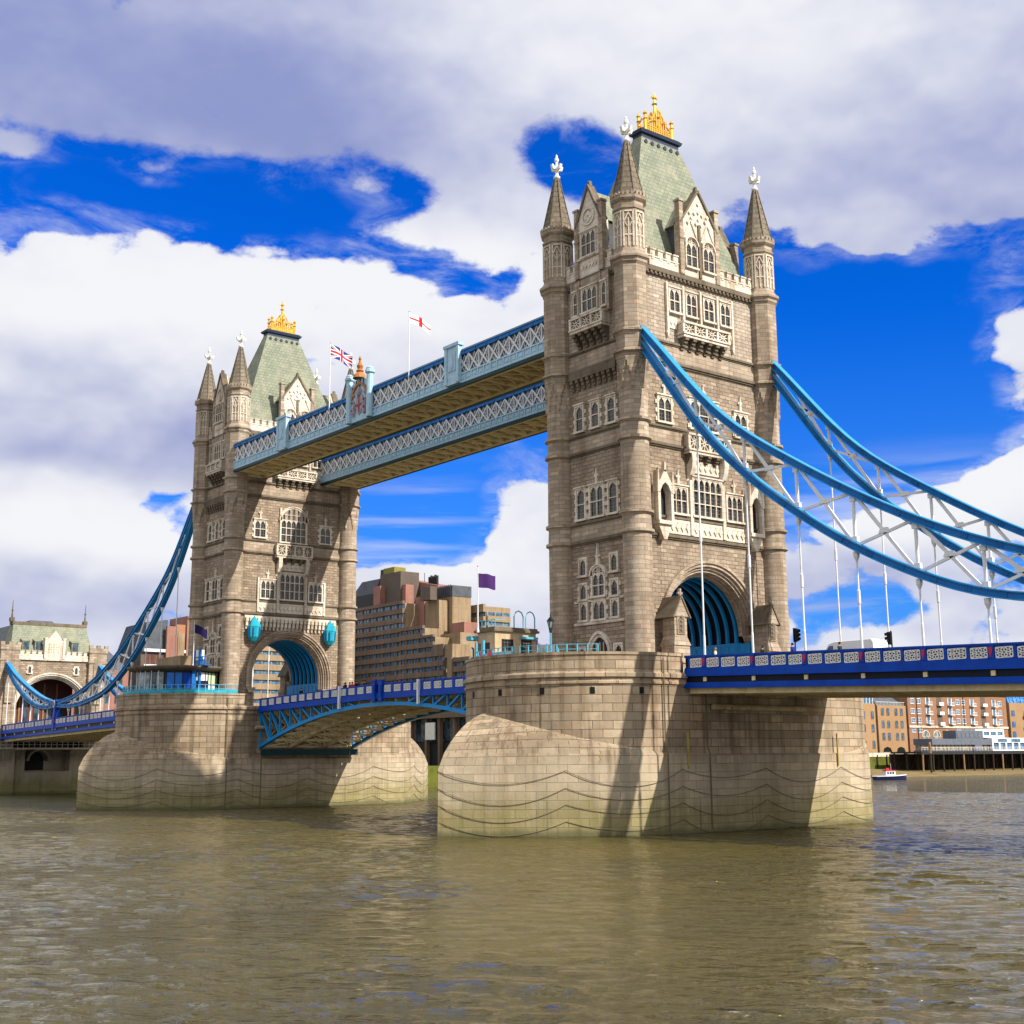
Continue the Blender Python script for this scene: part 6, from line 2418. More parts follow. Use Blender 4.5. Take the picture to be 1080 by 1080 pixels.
def build_right_bank():
    root = thing('river_wall', 'green weedy timber river wall below the ochre warehouses at right', 'river wall')
    m = MB()
    m.box(-179, -173.5, 60, 480, -1.5, 6.85)
    m.build('wall', 'green', root)
    m = MB()
    m.box(-174, -173.3, 225, 480, 5.7, 6.9)
    m.build('coping', 'trim', root)
    m = MB()
    for k in range(40):
        y = 226+5*k
        m.cut()
        m.box(-173.4, -173.1, y-.18, y+.18, .5, 6.3)
    m.build('timber_post', 'timber', root)
    # jetty on piles with grey and white pavilions
    X0, X1 = -168.5, -157.0
    root = thing('timber_jetty', 'dark jetty on timber piles in front of the long warehouse at right', 'jetty')
    m = MB()
    m.box(X0, X1, 266.5, 420, 6.6, 7.15)
    m.box(X1-.3, X1+.02, 266.4, 420, 6.3, 7.3)
    m.build('jetty_deck', 'dark', root)
    for k in range(26):
        y = 267.5+5.6*k
        for x in (X0+.6, -163.2, X1-.4):
            m = MB()
            m.tube([(x, y, -1.5), (x+.1, y+random.uniform(-.2, .2), 6.6)], .28, 7)
            m.build('pile', 'timber' if (k % 4 or x < -160) else 'timberlight', root)
    m = MB()
    for k in range(18):
        y = 268+7*k
        m.cut()
        m.bar((X0+.6, y, 1.2), (X0+.6, y+5, 6.3), .22, .22)
        m.bar((X0+.7, y+5, 1.2), (X0+.7, y, 6.3), .22, .22)
    m.cut()
    m.box(X0-.6, X0, 266.5, 420, .5, 6.5)
    m.build('cross_timber', 'timber', root)
    m = MB()
    for k in range(70):
        m.box(X1-.2, X1-.12, 267+1.6*k, 267.08+1.6*k, 7.3, 8.5)
    m.box(X1-.22, X1-.10, 267, 400, 8.45, 8.55)
    m.box(X1-.2, X1-.12, 267, 400, 7.9, 7.96)
    m.build('jetty_rail', 'steelwhite', root)
    # pavilions
    p1 = thing('grey_pavilion', 'long low grey pavilion with warm lit windows standing on the jetty', 'pavilion')
    m = MB()
    m.box(-166, -159, 275.5, 309, 9.3, 11.2)
    m.box(-166, -159.6, 275.5, 309, 7.15, 7.6)
    m.box(-165, -160, 290.5, 306, 11.2, 13.9)
    m.box(-165.6, -158.8, 299, 303, 7.16, 9.3)
    m.build('roof_band', 'greyclad', p1)
    m = MB()
    m.box(-165.6, -159.8, 275.9, 308.6, 7.6, 9.3)
    m.build('window_band', 'shopglass', p1)
    m = MB()
    for k in range(16):
        m.cut()
        m.box(-159.75, -159.6, 276+2.1*k, 276.25+2.1*k, 7.6, 9.3)
    for k in range(6):
        m.cut()
        m.box(-159.98, -159.9, 291+2.4*k, 292.9+2.4*k, 11.6, 13.2)
    m.build('window_post', 'greyclad', p1)
    p2 = thing('white_pavilion', 'two-storey white boxy pavilion with blue-black glass at the right end of the jetty', 'pavilion')
    m = MB()
    m.box(-166, -159, 309.5, 345, 10.0, 11.6)
    m.box(-166, -159, 309.5, 345, 7.16, 7.7)
    m.box(-165, -160.5, 302.5, 319.5, 11.65, 12.4)
    m.box(-165, -160.5, 302.5, 319.5, 13.6, 14.4)
    for k in range(9):
        m.box(-160, -159, 309.5+4*k, 310.3+4*k, 7.7, 10)
    for k in range(5):
        m.box(-161, -160.5, 302.5+4.05*k, 303.3+4.05*k, 12.4, 13.6)
    m.build('wall', 'clothwhite', p2)
    m = MB()
    m.box(-165.8, -159.5, 309.7, 344.8, 7.7, 10)
    m.cut()
    m.box(-164.9, -160.8, 302.6, 319.4, 12.4, 13.6)
    for k in range(4):
        m.cut()
        m.box(-159.02, -158.96, 313+8*k, 318.5+8*k, 10.2, 11.3)
    m.build('window_band', 'paneblue', p2)
    m = thing('mooring_pile', 'tall pale orange-topped timber pile at the left end of the jetty', 'pile')
    q = MB()
    q.tube([(-154, 266.8, -1), (-154, 266.8, 6.6)], .32, 8)
    q.build('shaft', 'timber', m)
    q = MB()
    q.lathe([(.42, 6.6), (.42, 9.6), (.1, 10.1)], 8, -154, 266.8)
    q.build('cap', 'timberlight', m)
    # boat
    b = thing('launch_boat', 'small dark blue and white launch with a red-roofed cabin, right of the nearer pier', 'boat', (-117.3, 195.2, 0), R(68))
    m = MB()
    L, B = 4.6, 1.25
    sec = []
    for i in range(9):
        f = i/8
        x = -L+2*L*f
        hw = B*(1-max(0, f-.5)**2*3.4) if f > .5 else B*(.85+.3*f)
        sh = .95+.55*max(0, f-.3)**2
        sec.append([(x, -hw, sh), (x, -hw*.75, .1), (x, 0, -.35), (x, hw*.75, .1), (x, hw, sh)])
    for a, c in zip(sec, sec[1:]):
        for k in range(4):
            m.face([a[k], a[k+1], c[k+1], c[k]][::-1])
        m.face([a[0], c[0], c[4], a[4]][::-1])
    m.face(sec[0][::-1])
    m.build('hull', 'hullblue', b)
    m = MB()
    for a, c in zip(sec, sec[1:]):
        for k, s in ((0, -1), (4, 1)):
            m.bar((a[k][0], a[k][1], a[k][2]+.06), (c[k][0], c[k][1], c[k][2]+.06), .16, .18)
    m.build('gunwale', 'clothwhite', b)
    m = MB()
    m.frus(1.5, .9, .95, 1.3, .8, 2.3, -.3, 0)
    cb = m.build('cabin', 'clothwhite', b)
    m = MB()
    for s in (-1, 1):
        for x in (-1.1, -.35, .4):
            m.cut()
            m.box(x-.25, x+.25, s*.845-.05, s*.845+.05, 1.45, 2.05)
    m.build('cabin_window', 'pane', cb)
    m = MB()
    m.box(-1.8, 1.2, -.95, .95, 2.3, 2.45)
    m.box(-1.2, -.4, -.3, .3, 2.45, 3.0)
    m.build('cabin_roof', 'red', cb)
    m = MB()
    m.tube([(.3, 0, 2.4), (.3, 0, 4.2)], .04, 5)
    m.build('mast', 'steelwhite', b)


MT['hullblue'] = paint('navy_hull', (.015, .02, .08), .35, .15)
MT['shopglass'] = glass('warm_cafe_glass', (.14, .10, .045))
build_right_bank()
# ------------------------------------------------------------------ small things on the piers and decks
def build_cabin():
    root = thing('control_cabin', 'small flat-roofed stone cabin on top of the nearer pier, left of the larger tower', 'cabin')
    X0, X1, Y0, Y1, Z0, Z1 = -7.6, -4.9, -18.1, -13.2, 13.5, 17.9
    m = MB()
    m.box(X0, X1, Y0, Y1, Z0, Z1)
    m.build('wall', 'concretelight', root)
    m = MB()
    m.box(X0-.25, X1+.25, Y0-.25, Y1+.25, Z1, Z1+.22)
    m.box(X0-.12, X1+.12, Y0-.12, Y1+.12, Z1+.22, Z1+.42)
    m.build('roof', 'trimdark', root)
    for ya, yb in ((-17.2, -16.1), (-14.9, -13.9)):
        m = MB()
        m.box(X1, X1+.08, ya-.1, yb+.1, 14.9, 15.05)
        m.box(X1, X1+.08, ya-.1, ya, 15.05, 17.2)
        m.box(X1, X1+.08, yb, yb+.1, 15.05, 17.2)
        m.box(X1, X1+.08, ya-.1, yb+.1, 17.1, 17.2)
        f = m.build('window', 'dark', root)
        m = MB()
        m.box(X1, X1+.02, ya, yb, 15.05, 17.1)
        m.build('pane', 'glass', f)
    m = MB()
    m.box(-6.7, -5.7, Y0-.05, Y0-.002, Z0, 16.9)
    m.build('door', 'dark', root)
    m = MB()
    m.box(-7.45, -7.1, Y0-.05, Y0-.002, 15, 16.9)
    m.build('side_window', 'glass', root)
    m = MB()       # ladder hoops and lifting rail on the roof
    for y in (-15.2, -13.8):
        m.cut()
        m.tube([(X1-.1, y-.55, 17.2), (X1-.1, y-.55, 19.4), (X1-.1, y-.35, 19.8), (X1-.1, y+.0, 19.95), (X1-.1, y+.35, 19.8), (X1-.1, y+.55, 19.4), (X1-.1, y+.55, 17.6)], .06, 6)
    m.cut()
    m.box(X1+.05, X1+.35, -15.2, -13.2, 17.3, 17.5)
    m.build('roof_hoop', 'cyanlight', root)
    m = MB()
    for k in range(6):
        m.box(-7.6+.5*k, -7.55+.5*k, Y0+.1, Y0+.15, Z1+.4, Z1+1.1)
    m.tube([(-7.7, Y0+.12, Z1+1.1), (-5, Y0+.12, Z1+1.1), (-5, -17, Z1+1.1)], .04, 5)
    m.box(-8.3, -7.5, -18.9, -17.9, 17.2, 17.6)
    m.build('roof_rail', 'cyanlight', root)
    # railing round the pier end
    r = thing('pier_railing', 'light blue railing with pink lifebuoy boards along the nearer pier parapet', 'railing')
    m = MB()
    P = []
    for k in range(26):
        a = -PI+PI*(k+4)/36
        P.append((10.1*math.cos(a), -11.4+10.1*math.sin(a)))
    for i, (x, y) in enumerate(P):
        m.box(x-.05, x+.05, y-.05, y+.05, 14.9, 15.85)
        if i:
            for z in (15.4, 15.82):
                m.bar((*P[i-1], z), (x, y, z), .05, .05)
    m.build('rail', 'cyanlight', r)
    m = MB()
    for i in range(3, 17):
        m.bar((*P[i-1], 15.28), (*P[i], 15.28), .03, .42)
    m.build('mesh_panel', 'paleblue', r)
    m = MB()
    for i in (10, 12):
        m.cut()
        x, y = P[i]
        m.bar((*P[i], 15.5), (*P[i+1], 15.5), .07, .5)
    m.build('safety_board', 'pinksign', r)
    m = MB()
    for i in (8, 11):
        m.cut()
        x, y = P[i]
        m.tube([(x, y, 14.9), (x, y, 16.7)], .13, 8)
    m.build('bollard_post', 'cyanlight', r)
    # gate box at the pier's left corner
    m = thing('steel_gate', 'bright cyan steel gate at the left end of the nearer pier top, beside the cabin', 'gate')
    q = MB()
    for k in range(8):
        q.box(-9.9+.3*k*.62, -9.82+.3*k*.62, -16.9-.3*k*.5, -16.82-.3*k*.5, 14.0, 16.6)
    q.bar((-9.9, -16.9, 16.6), (-8.5, -18.1, 16.6), .1, .12)
    q.bar((-9.9, -16.9, 15.2), (-8.5, -18.1, 15.2), .1, 1.0)
    q.build('leaf', 'cyan', m)
    # white storage box
    m = thing('white_hoarding', 'plain white hoarding panels between the cabin and the lamp post', 'hoarding')
    q = MB()
    for k in range(2):
        q.cut()
        q.box(-5.3, -4.9, -12.8+.95*k, -11.9+.95*k, 13.5, 16.9)
    q.build('panel', 'clothwhite', m)
    q = MB()
    for k in range(3):
        q.cut()
        q.box(-4.95, -4.82, -12.87+.95*k, -12.79+.95*k, 13.5, 17.0)
    q.build('post', 'steelwhite', m)


MT['concretelight'] = stone('cabin_render', (.56, .44, .28), (.52, .41, .26), (.4, .31, .2), 3.0, 1.2, .01, gam=.3, streaks=.4)
MT['cyanlight'] = paint('sky_blue_rail', (.10, .40, .56), .45, .25)
MT['pinksign'] = paint('pink_red_board', (.62, .10, .16), .6, .15)
build_cabin()


def street_lamp(loc, label, h=5.4):
    root = thing('street_lamp', label, 'lamp post', loc)
    m = MB()
    m.lathe([(.24, 0), (.24, .5), (.14, .7), (.11, 1.2), (.09, h-1.5)], 10)
    m.lathe([(.16, 1.9), (.2, 2.0), (.16, 2.1)], 10)
    m.bar((0, -.9, 2.3), (0, .9, 2.3), .12, .3)
    m.bar((0, -.7, 2.1), (0, .7, 2.1), .1, .5)
    for s in (-1, 1):
        m.lathe([(.02, 2.1), (.14, 2.3), (.02, 2.9)], 6, 0, s*.9)
    m.build('post', 'cyanlight', root)
    m = MB()
    m.lathe([(.12, h-1.5), (.16, h-1.2), (.2, h-1.05)], 8)
    m.build('collar', 'dark', root)
    m = MB()
    m.lathe([(.17, h-1.05), (.31, h-.45)], 6)
    ln = m.build('lantern', 'panepale', root)
    m = MB()
    m.lathe([(.36, h-.45), (.34, h-.36), (.14, h-.1), (.05, h-.02), (.07, h+.08), (.01, h+.3)], 6)
    for k in range(6):
        a = k*PI/3
        m.bar((.17*math.cos(a), .17*math.sin(a), h-1.05), (.31*math.cos(a), .31*math.sin(a), h-.45), .04, .04)
    m.build('lantern_cap', 'dark', ln)
    return root


street_lamp((-1.75, -14.0, 13.5), 'pale blue lamp post with a black-capped lantern on the nearer pier', 5.7)


def flagpole(loc, h, label, r=.07, mat='steelwhite'):
    root = thing('flagpole', label, 'flagpole', loc)
    m = MB()
    m.lathe([(r*1.8, 0), (r*1.8, .3), (r, .4), (r*.6, h)], 8)
    m.build('pole', mat, root)
    m = MB()
    m.lathe([(.01, h), (r*1.2, h+.08), (.01, h+.18)], 8)
    m.build('truck', 'gold', root)
    return root


def flag(loc, w, h, az, fn, mats, label, droop=.25, nx=40, ny=24, seed=0):
    m = MB()
    d = (math.cos(az), math.sin(az))

    def P(i, j):
        u, v = i/nx, j/ny
        wv = math.sin(u*7+seed+v*.8)*.16*u*w/2.4
        zz = h*(v-1)-droop*w*u**1.4-.06*math.sin(u*9+seed)*u
        s = w*(u-.06*u*u)
        return (d[0]*s-d[1]*wv, d[1]*s+d[0]*wv, zz)
    for i in range(nx):
        for j in range(ny):
            m.k = fn((i+.5)/nx, (j+.5)/ny)
            m.face([P(i, j), P(i+1, j), P(i+1, j+1), P(i, j+1)])
    o = m.build('flag', mats, None, smooth=60, loc=loc)
    tag(o, label, 'flag', None)
    return o


def george(u, v):
    return 1 if abs(v-.5) < .1 or abs(u-.5) < .07 else 0


def union(u, v):
    x, y = (u-.5)*2, (v-.5)
    if abs(y) < .1 or abs(x) < .1:
        return 1
    if abs(y) < .167 or abs(x) < .167:
        return 0
    k = (y-x*.5)/1.118
    k2 = (y+x*.5)/1.118
    for q, sg in ((k, 1), (k2, -1)):
        t = q*(1 if x*sg > 0 else -1)
        if -.067 < t < 0:
            return 1
        if abs(q) < .1:
            return 0
    return 2


AZF = R(75)
flagpole((-30.9, -10.6, 49.2), 8.6, 'white flagpole on the nearer walkway flying the red cross flag')
flag((-30.9, -10.6, 57.7), 2.9, 1.15, AZF, george, ['clothwhite', 'clothred'], 'white flag with a red cross flying above the nearer walkway', .40, seed=1)
flagpole((-49.0, -10.6, 49.2), 9.4, 'white flagpole on the nearer walkway flying the red, white and blue flag')
flag((-49.0, -10.6, 58.5), 3.1, 1.7, AZF, union, ['clothwhite', 'clothred', 'clothblue'], 'red, white and blue crossed flag flying over the left half of the nearer walkway', .42, seed=2.2)
flagpole((-7.0, -18.5, 17.9), 6.2, 'white flagpole rising from the cabin on the nearer pier')
flag((-7.0, -18.5, 23.5), 1.8, 1.35, R(60), lambda u, v: 0, ['purple'], 'plain purple flag flying from the pole on the pier cabin', .12, 16, 8, seed=.4)


def build_signal_cabin():
    x, y = -31.2, 7.0
    root = thing('signal_cabin', 'small cyan signal cabin on the central span, below a little purple pennant', 'signal cabin', (x, y, 13.9))
    m = MB()
    m.box(-1.1, 1.1, -.7, .7, 0, 2.6)
    m.box(-1.3, 1.3, -.9, .9, 2.6, 2.8)
    m.box(-1.9, -1.1, -.6, .6, 0, 2.0)
    for k in range(4):
        m.box(-1.0+.6*k, -.9+.6*k, -.75, -.7, 1.2, 3.4)
    m.box(-.9, .0, -.4, .4, 2.8, 4.0)
    m.build('body', 'cyanlight', root)
    m = MB()
    m.box(-.8, .8, -.74, -.71, 1.2, 2.3)
    m.build('window', 'paneblue', root)
    flagpole((x-.3, y, 16.7), 5.4, 'thin timber-coloured flagpole on the cyan signal cabin', .08, 'timberlight')
    flag((x-.3, y, 20.9), 1.6, 1.5, R(60), lambda u, v: 0, ['purple'], 'small drooping purple pennant above the cyan signal cabin', .45, 12, 8, seed=.9)


build_signal_cabin()


def build_pavilion():
    cx, cy, r = FX, -14.6, 5.7
    root = thing('round_pavilion', 'round flat-roofed glazed pavilion with picture panels on top of the farther pier', 'pavilion')
    m = MB()
    m.lathe([(0.01, 13.5), (r-.15, 13.5), (r-.15, 18.3), (.01, 18.3)], 40, cx, cy)
    m.build('wall', 'dark', root)
    m = MB()
    m.lathe([(r-.1, 18.25), (r+.9, 18.5), (r+1.15, 18.75), (r+1.15, 18.95), (.01, 19.1)], 48, cx, cy)
    m.build('roof', 'trimdark', root, smooth=30)
    m = MB()
    m.box(cx-6, cx+2, cy-.6, cy+1.2, 19.0, 20.6)
    m.build('roof_housing', 'concrete', root)

    def panel(a0, a1, z0, z1, mat, name, k=4, rr=.0, parent=None):
        q = MB()
        for i in range(k):
            a, b = R(a0+(a1-a0)*i/k), R(a0+(a1-a0)*(i+1)/k)
            R0 = r+.02+rr
            q.face([(cx+R0*math.cos(a), cy+R0*math.sin(a), z0), (cx+R0*math.cos(b), cy+R0*math.sin(b), z0), (cx+R0*math.cos(b), cy+R0*math.sin(b), z1), (cx+R0*math.cos(a), cy+R0*math.sin(a), z1)])
        return q.build(name, mat, parent or root)
    # glazing and picture panels running round the drum (degrees about its centre)
    for a0, a1, mat in ((-92, -84, 'pane'), (-82, -73, 'panepale'), (-72, -64, 'panepale'), (-63, -54, 'pane'), (-53, -43, 'panepale')):
        panel(a0, a1, 15.3, 18.1, mat, 'glazing')
    p = panel(-40, -18, 14.6, 18.0, 'picturesky', 'picture_panel')
    q = MB()     # silhouette of hills in the picture
    for i in range(14):
        a, b = R(-40+22*i/14), R(-40+22*(i+1)/14)
        h = 15.5+.5*math.sin(i*.9)+(.5 if i in (6, 7) else 0)
        q.face([(cx+(r+.05)*math.cos(a), cy+(r+.05)*math.sin(a), 14.6), (cx+(r+.05)*math.cos(b), cy+(r+.05)*math.sin(b), 14.6), (cx+(r+.05)*math.cos(b), cy+(r+.05)*math.sin(b), h), (cx+(r+.05)*math.cos(a), cy+(r+.05)*math.sin(a), h)])
    q.build('picture_hill', 'teal', p)
    panel(-17, -6, 15.9, 18.0, 'royal', 'picture_panel')
    panel(-17, -6, 14.6, 15.8, 'greyclad', 'picture_panel')
    panel(-5, 1, 13.8, 18.3, 'blue', 'door_frame', rr=.1)
    panel(2, 20, 17.0, 18.1, 'clothwhite', 'picture_panel')
    panel(2, 20, 15.1, 16.9, 'navycloth', 'picture_panel')
    panel(22, 46, 16.5, 18.1, 'palegreen', 'picture_panel')
    panel(22, 46, 15.6, 16.4, 'clothwhite', 'picture_panel')
    panel(22, 46, 14.6, 15.5, 'palegreen', 'picture_panel')
    panel(48, 80, 14.0, 18.1, 'pane', 'glazing')
    for a in range(-94, 60, 11):
        q = MB()
        x, y = cx+(r+.06)*math.cos(R(a)), cy+(r+.06)*math.sin(R(a))
        q.tube([(x, y, 13.6), (x, y, 18.3)], .07, 5)
        q.build('mullion', 'steelwhite' if a < -45 else 'dark', root)
    rl = thing('pavilion_railing', 'cyan railing with solid lower panels round the farther pier, below the pavilion', 'railing')
    q = MB()
    P = [(cx+10.2*math.cos(R(a)), -11.4+10.2*math.sin(R(a))) for a in range(-150, 8, 5)]
    for i, (x, y) in enumerate(P):
        q.box(x-.05, x+.05, y-.05, y+.05, 14.9, 16.3)
        if i:
            for z in (15.75, 16.25):
                q.bar((*P[i-1], z), (x, y, z), .06, .07)
    q.build('rail', 'cyanlight', rl)
    q = MB()
    for i in range(1, len(P)):
        q.bar((*P[i-1], 15.3), (*P[i], 15.3), .05, .62)
    q.build('kick_panel', 'cyan', rl)
    # blue maintenance gantry on the roof
    g = thing('maintenance_gantry', 'bright blue steel gantry with a white box on the round pavilion roof', 'gantry')
    q = MB()
    x, y = cx+5.0, cy+.9
    q.box(x-.9, x+2.6, y-.5, y+.5, 18.96, 19.1)
    for u in (-.8, .6, 1.5, 2.4):
        q.box(x+u-.09, x+u+.09, y-.45, y-.27, 19.1, 21.2 if u < 1 else 20.2)
    for z in (19.7, 20.15):
        q.box(x-.8, x+2.5, y-.42, y-.30, z, z+.1)
    q.box(x+.55, x+1.0, y-.5, y-.2, 14.2, 21.3)
    q.build('frame', 'blue', g)
    q = MB()
    q.box(x-.7, x+.5, y-.3, y+.4, 19.8, 21.2)
    q.build('box', 'clothwhite', g)
    f = flagpole((cx+2.2, cy+1.2, 19.0), 6.4, 'dark-flag pole on the round pavilion, close to the farther tower')
    flag((cx+2.2, cy+1.2, 25.0), 2.1, 1.2, R(35), lambda u, v: 0, ['navycloth'], 'dark navy flag flying in front of the farther tower flank', .45, 12, 8, seed=.2)


MT['picturesky'] = paint('picture_blue', (.02, .16, .62), .4, .3, dark=(.10, .35, .75), sc=.5)
MT['palegreen'] = paint('pale_green_panel', (.50, .62, .42), .5, .1)
build_pavilion()


def build_van():
    root = thing('white_van', 'white high-roof van on the right bridge deck, half hidden by the parapet', 'van', (24.0, -3.2, zr_right(24)-1.38), 0)
    m = MB()
    prof = [(-2.75, .35), (2.75, .35), (2.85, .7), (2.8, 2.2), (2.6, 2.42), (-1.1, 2.42), (-1.7, 2.25), (-2.35, 1.35), (-2.85, 1.15), (-2.95, .6)]
    Y = [-.98, -.92, .92, .98]
    sc = [(.0, .94), (0, 1), (0, 1), (0, .94)]
    for k in range(3):
        for i in range(len(prof)):
            j = (i+1) % len(prof)
            q = []
            for (idx, kk) in ((i, k), (j, k), (j, k+1), (i, k+1)):
                x, z = prof[idx]
                f = sc[kk][1]
                q.append((x*(.985 if f < 1 else 1), Y[kk], .35+(z-.35)*(.985 if f < 1 else 1)))
            m.face(q[::-1])
    for kk in (0, 3):
        c = [(x*.985, Y[kk], .35+(z-.35)*.985) for x, z in prof]
        m.face(c if kk == 0 else c[::-1])
    body = m.build('body', 'vanwhite', root, smooth=40)
    m = MB()
    for s in (-1, 1):
        m.prism([(-2.15, 1.4), (-1.2, 1.4), (-1.2, 2.1), (-1.6, 2.1)], s*.985-.01, s*.985+.01)
    m.build('side_window', 'pane', body)
    m = MB()
    m.hexa([(-2.32, -.8, 1.42), (-2.25, -.8, 1.42), (-2.25, .8, 1.42), (-2.32, .8, 1.42), (-1.78, -.75, 2.2), (-1.72, -.75, 2.2), (-1.72, .75, 2.2), (-1.78, .75, 2.2)])
    m.build('windscreen', 'pane', body)
    for x in (-1.9, 1.8):
        for s in (-1, 1):
            m = MB((lambda x, s: (lambda p: Vector((x+p[0], s*.85+p[1]*s, p[2]))))(x, s))
            n = 16
            m.prism([(.36*math.cos(2*PI*k/n), .36+.36*math.sin(2*PI*k/n)) for k in range(n)], -.12, .14)
            w = m.build('wheel', 'black', root)
            m2 = MB(m.T)
            m2.prism([(.2*math.cos(2*PI*k/n), .36+.2*math.sin(2*PI*k/n)) for k in range(n)], .14, .16)
            m2.build('rim', 'steelwhite', w)
    for s in (-1, 1):
        m = MB()
        m.box(-2.93, -2.8, s*.7-.15, s*.7+.15, .85, 1.08)
        m.build('headlight', 'panepale', root)
        m = MB()
        m.box(2.78, 2.87, s*.85-.06, s*.85+.06, .9, 1.5)
        m.build('tail_lamp', 'red', root)


build_van()


def traffic_light(loc, h, label, rz=0):
    root = thing('traffic_light', label, 'traffic light', loc, rz)
    m = MB()
    m.tube([(0, 0, 0), (0, 0, h)], .06, 8)
    m.build('pole', 'dark', root)
    m = MB()
    m.box(.06, .34, -.16, .16, h-1.0, h)
    m.box(.02, .06, -.24, .24, h-1.08, h+.08)
    hd = m.build('signal_head', 'black', root)
    for k in range(3):
        q = MB()
        q.lathe([(.12, 0), (.12, .2)], 10, 0, 0)
        o = q.build('visor', 'black', hd)
        o.location = (.34, 0, h-.17-.33*k)
        o.rotation_euler = (0, R(90), 0)


traffic_light((20.35, -6.0, zr_right(20)-1.14), 3.2, 'black traffic light on a pole above the blue deck, just right of the larger tower', 0)
traffic_light((27.0, -2.0, zr_right(27)-1.14), 2.9, 'black traffic light peeping over the roof of the white van', R(200))


# ------------------------------------------------------------------ people: one skinned body each
def person_mesh(walk=.25, lean=0.0):
    me = bpy.data.meshes.new('person')
    J = {'pelvis': (0, 0, .95), 'spine': (lean*.3, 0, 1.18), 'chest': (lean*.6, 0, 1.38), 'neck': (lean*.8, 0, 1.52), 'head': (lean, 0, 1.62), 'crown': (lean*1.05, 0, 1.74),
         'hl': (0, .10, .92), 'kl': (walk*.5, .11, .50), 'al': (walk*.3, .11, .09), 'tl': (walk*.3+.18, .12, .04),
         'hr': (0, -.10, .92), 'kr': (-walk*.1, -.11, .50), 'ar': (-walk*.9, -.11, .12), 'tr': (-walk*.9+.17, -.12, .04),
         'sl': (lean*.7, .19, 1.42), 'el': (lean*.7-walk*.3, .25, 1.14), 'wl': (lean*.7+.02, .25, .90), 'fl': (lean*.7+.05, .25, .80),
         'sr': (lean*.7, -.19, 1.42), 'er': (lean*.7+walk*.2, -.25, 1.14), 'wr': (lean*.7+.25*walk+.1, -.24, .92), 'fr': (lean*.7+.32*walk+.12, -.24, .83)}
    Rd = {'pelvis': .14, 'spine': .13, 'chest': .15, 'neck': .06, 'head': .095, 'crown': .08, 'hl': .1, 'kl': .065, 'al': .045, 'tl': .04, 'hr': .1, 'kr': .065, 'ar': .045, 'tr': .04,
          'sl': .07, 'el': .05, 'wl': .035, 'fl': .035, 'sr': .07, 'er': .05, 'wr': .035, 'fr': .035}
    E_ = [('pelvis', 'spine'), ('spine', 'chest'), ('chest', 'neck'), ('neck', 'head'), ('head', 'crown'), ('pelvis', 'hl'), ('hl', 'kl'), ('kl', 'al'), ('al', 'tl'), ('pelvis', 'hr'), ('hr', 'kr'), ('kr', 'ar'), ('ar', 'tr'),
          ('chest', 'sl'), ('sl', 'el'), ('el', 'wl'), ('wl', 'fl'), ('chest', 'sr'), ('sr', 'er'), ('er', 'wr'), ('wr', 'fr')]
    ks = list(J)
    me.from_pydata([J[k] for k in ks], [(ks.index(a), ks.index(b)) for a, b in E_], [])
    o = bpy.data.objects.new('person_skeleton', me)
    COL.objects.link(o)
    o.modifiers.new('skin', 'SKIN')
    for i, k in enumerate(ks):
        me.skin_vertices[0].data[i].radius = (Rd[k], Rd[k])
    me.skin_vertices[0].data[0].use_root = True
    sb = o.modifiers.new('sub', 'SUBSURF')
    sb.levels = sb.render_levels = 1
    dg = bpy.context.evaluated_depsgraph_get()
    dg.update()
    r = bpy.data.meshes.new_from_object(o.evaluated_get(dg))
    bpy.data.objects.remove(o)
    r.polygons.foreach_set('use_smooth', [True]*len(r.polygons))
    return r


def make_person(loc, rz, label, coat, legs='dark', hair='hairdark', walk=.25, lean=.0, group=None, scale=1.0):
    me = person_mesh(walk, lean)
    me.materials.clear()
    for k in ('skin', coat, legs):
        me.materials.append(MT[k])
    for p in me.polygons:
        z = p.center.z
        p.material_index = 0 if z > 1.50 or (z < .9 and abs(p.center.y) > .2) else (1 if z > .92 else 2)
    o = bpy.data.objects.new('person', me)
    COL.objects.link(o)
    o.location = loc
    o.rotation_euler = (0, 0, rz)
    o.scale = (scale,)*3
    tag(o, label, 'person', group)
    h = MB()
    hx = lean
    h.lathe([(.101, 1.63), (.112, 1.68), (.108, 1.75), (.075, 1.80), (.01, 1.825)], 10, hx-.015, 0)
    h.build('hair', hair, o, smooth=60)
    n = MB()
    n.prism([(.085+hx, 1.62), (.125+hx, 1.625), (.09+hx, 1.67)], -.015, .015)
    n.build('nose', 'skin', o)
    return o


dk = lambda x: zr_right(x)-1.13
make_person((13.4, -8.2, dk(13.4)), R(200), 'person in a pale top on the footway in front of the blue road arch', 'beigeunder', 'slate', 'timberlight')
make_person((18.4, -8.0, dk(18.4)), R(10), 'person in a black jacket leaning by the parapet below the traffic light', 'black', 'dark', lean=.15)
make_person((21.8, -8.0, dk(21.8)+.12), R(170), 'person in a dark blue jacket walking just left of the white van', 'clothblue', 'dark', lean=.12)
make_person((26.6, -8.2, dk(26.6)), R(0), 'person in dark clothes walking past the rear of the white van', 'dark', 'dark')
zl = lambda d: 14.45+1.1*(d/30)-.45*(d/30)**2-1.1
cl = ['black', 'clothblue', 'dark', 'navycloth', 'slate', 'clothred', 'black', 'greyclad', 'dark', 'pinksign']
ds = [10.2, 19.4, 20.3, 21.2, 22.0, 22.7, 23.6, 24.4, 25.2, 28.0]
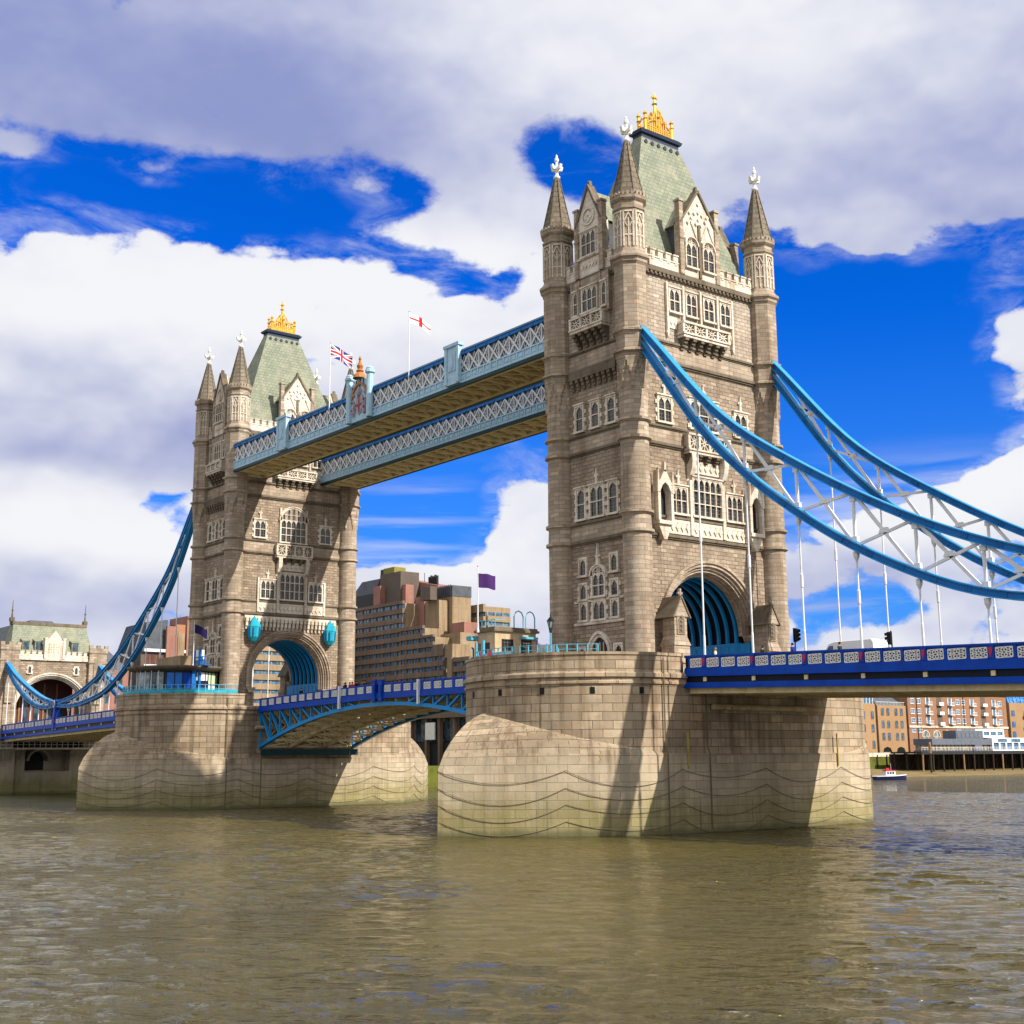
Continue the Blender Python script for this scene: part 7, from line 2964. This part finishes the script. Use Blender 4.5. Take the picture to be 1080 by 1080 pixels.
lb = ['person standing alone on the left drawbridge half, nearest the farther tower',
      'person in a blue coat, first of the crowd on the left drawbridge half',
      'person in a charcoal coat, second of the crowd on the left drawbridge half',
      'person in a navy coat, third of the crowd on the left drawbridge half',
      'person in a grey coat, fourth of the crowd on the left drawbridge half',
      'person in a red coat in the crowd on the left drawbridge half',
      'person in a black coat, just right of the red coat in the drawbridge crowd',
      'person in a pale grey-blue coat in the drawbridge crowd',
      'person in dark clothes, last of the crowd before the centre posts',
      'person in a pink top beside the blue centre posts of the drawbridge']
for i, d in enumerate(ds):
    make_person((FX+11.03+d, -6.6+random.uniform(-.3, .3), zl(d)), random.choice((0, PI))+random.uniform(-.3, .3), lb[i], cl[i], 'dark', walk=random.uniform(.1, .35), group='people on the drawbridge', scale=random.uniform(.95, 1.04))


# ------------------------------------------------------------------ autumn tree by the left bank
def build_tree(loc, h, label):
    root = thing('autumn_tree', label, 'tree', loc)
    m = MB()
    rnd = random.Random(3)
    m.tube([(0, 0, 0), (.1, 0, h*.3), (.0, .15, h*.55), (.1, .1, h*.8)], [.35, .28, .18, .06], 8)
    tips = []
    for k in range(14):
        a = rnd.uniform(0, 2*PI)
        z0 = h*rnd.uniform(.28, .7)
        L = h*rnd.uniform(.18, .34)
        p = (math.cos(a)*L, math.sin(a)*L, z0+L*rnd.uniform(.5, 1.0))
        m.tube([(0, 0, z0), (p[0]*.5, p[1]*.5, z0+(p[2]-z0)*.4), p], [.12, .08, .03], 6)
        tips.append(p)
    m.build('trunk', 'timber', root)
    c = MB()
    for k in range(2600):
        p = rnd.choice(tips)
        r = 1.0*(rnd.random()**.5)*h*.13
        v = Vector((rnd.gauss(0, 1), rnd.gauss(0, 1), rnd.gauss(0, .8))).normalized()*r+Vector(p)
        s = rnd.uniform(.10, .24)
        a = Vector((rnd.gauss(0, 1), rnd.gauss(0, 1), rnd.gauss(0, 1))).normalized()*s
        b = a.orthogonal().normalized()*s*.7
        c.face([v-a, v+b, v+a, v-b])
    c.build('crown', 'leaf', root)


build_tree((-176.5, 20.5, 6.6), 9.5, 'orange-brown autumn tree on the far bank between the left chains and the round pavilion')
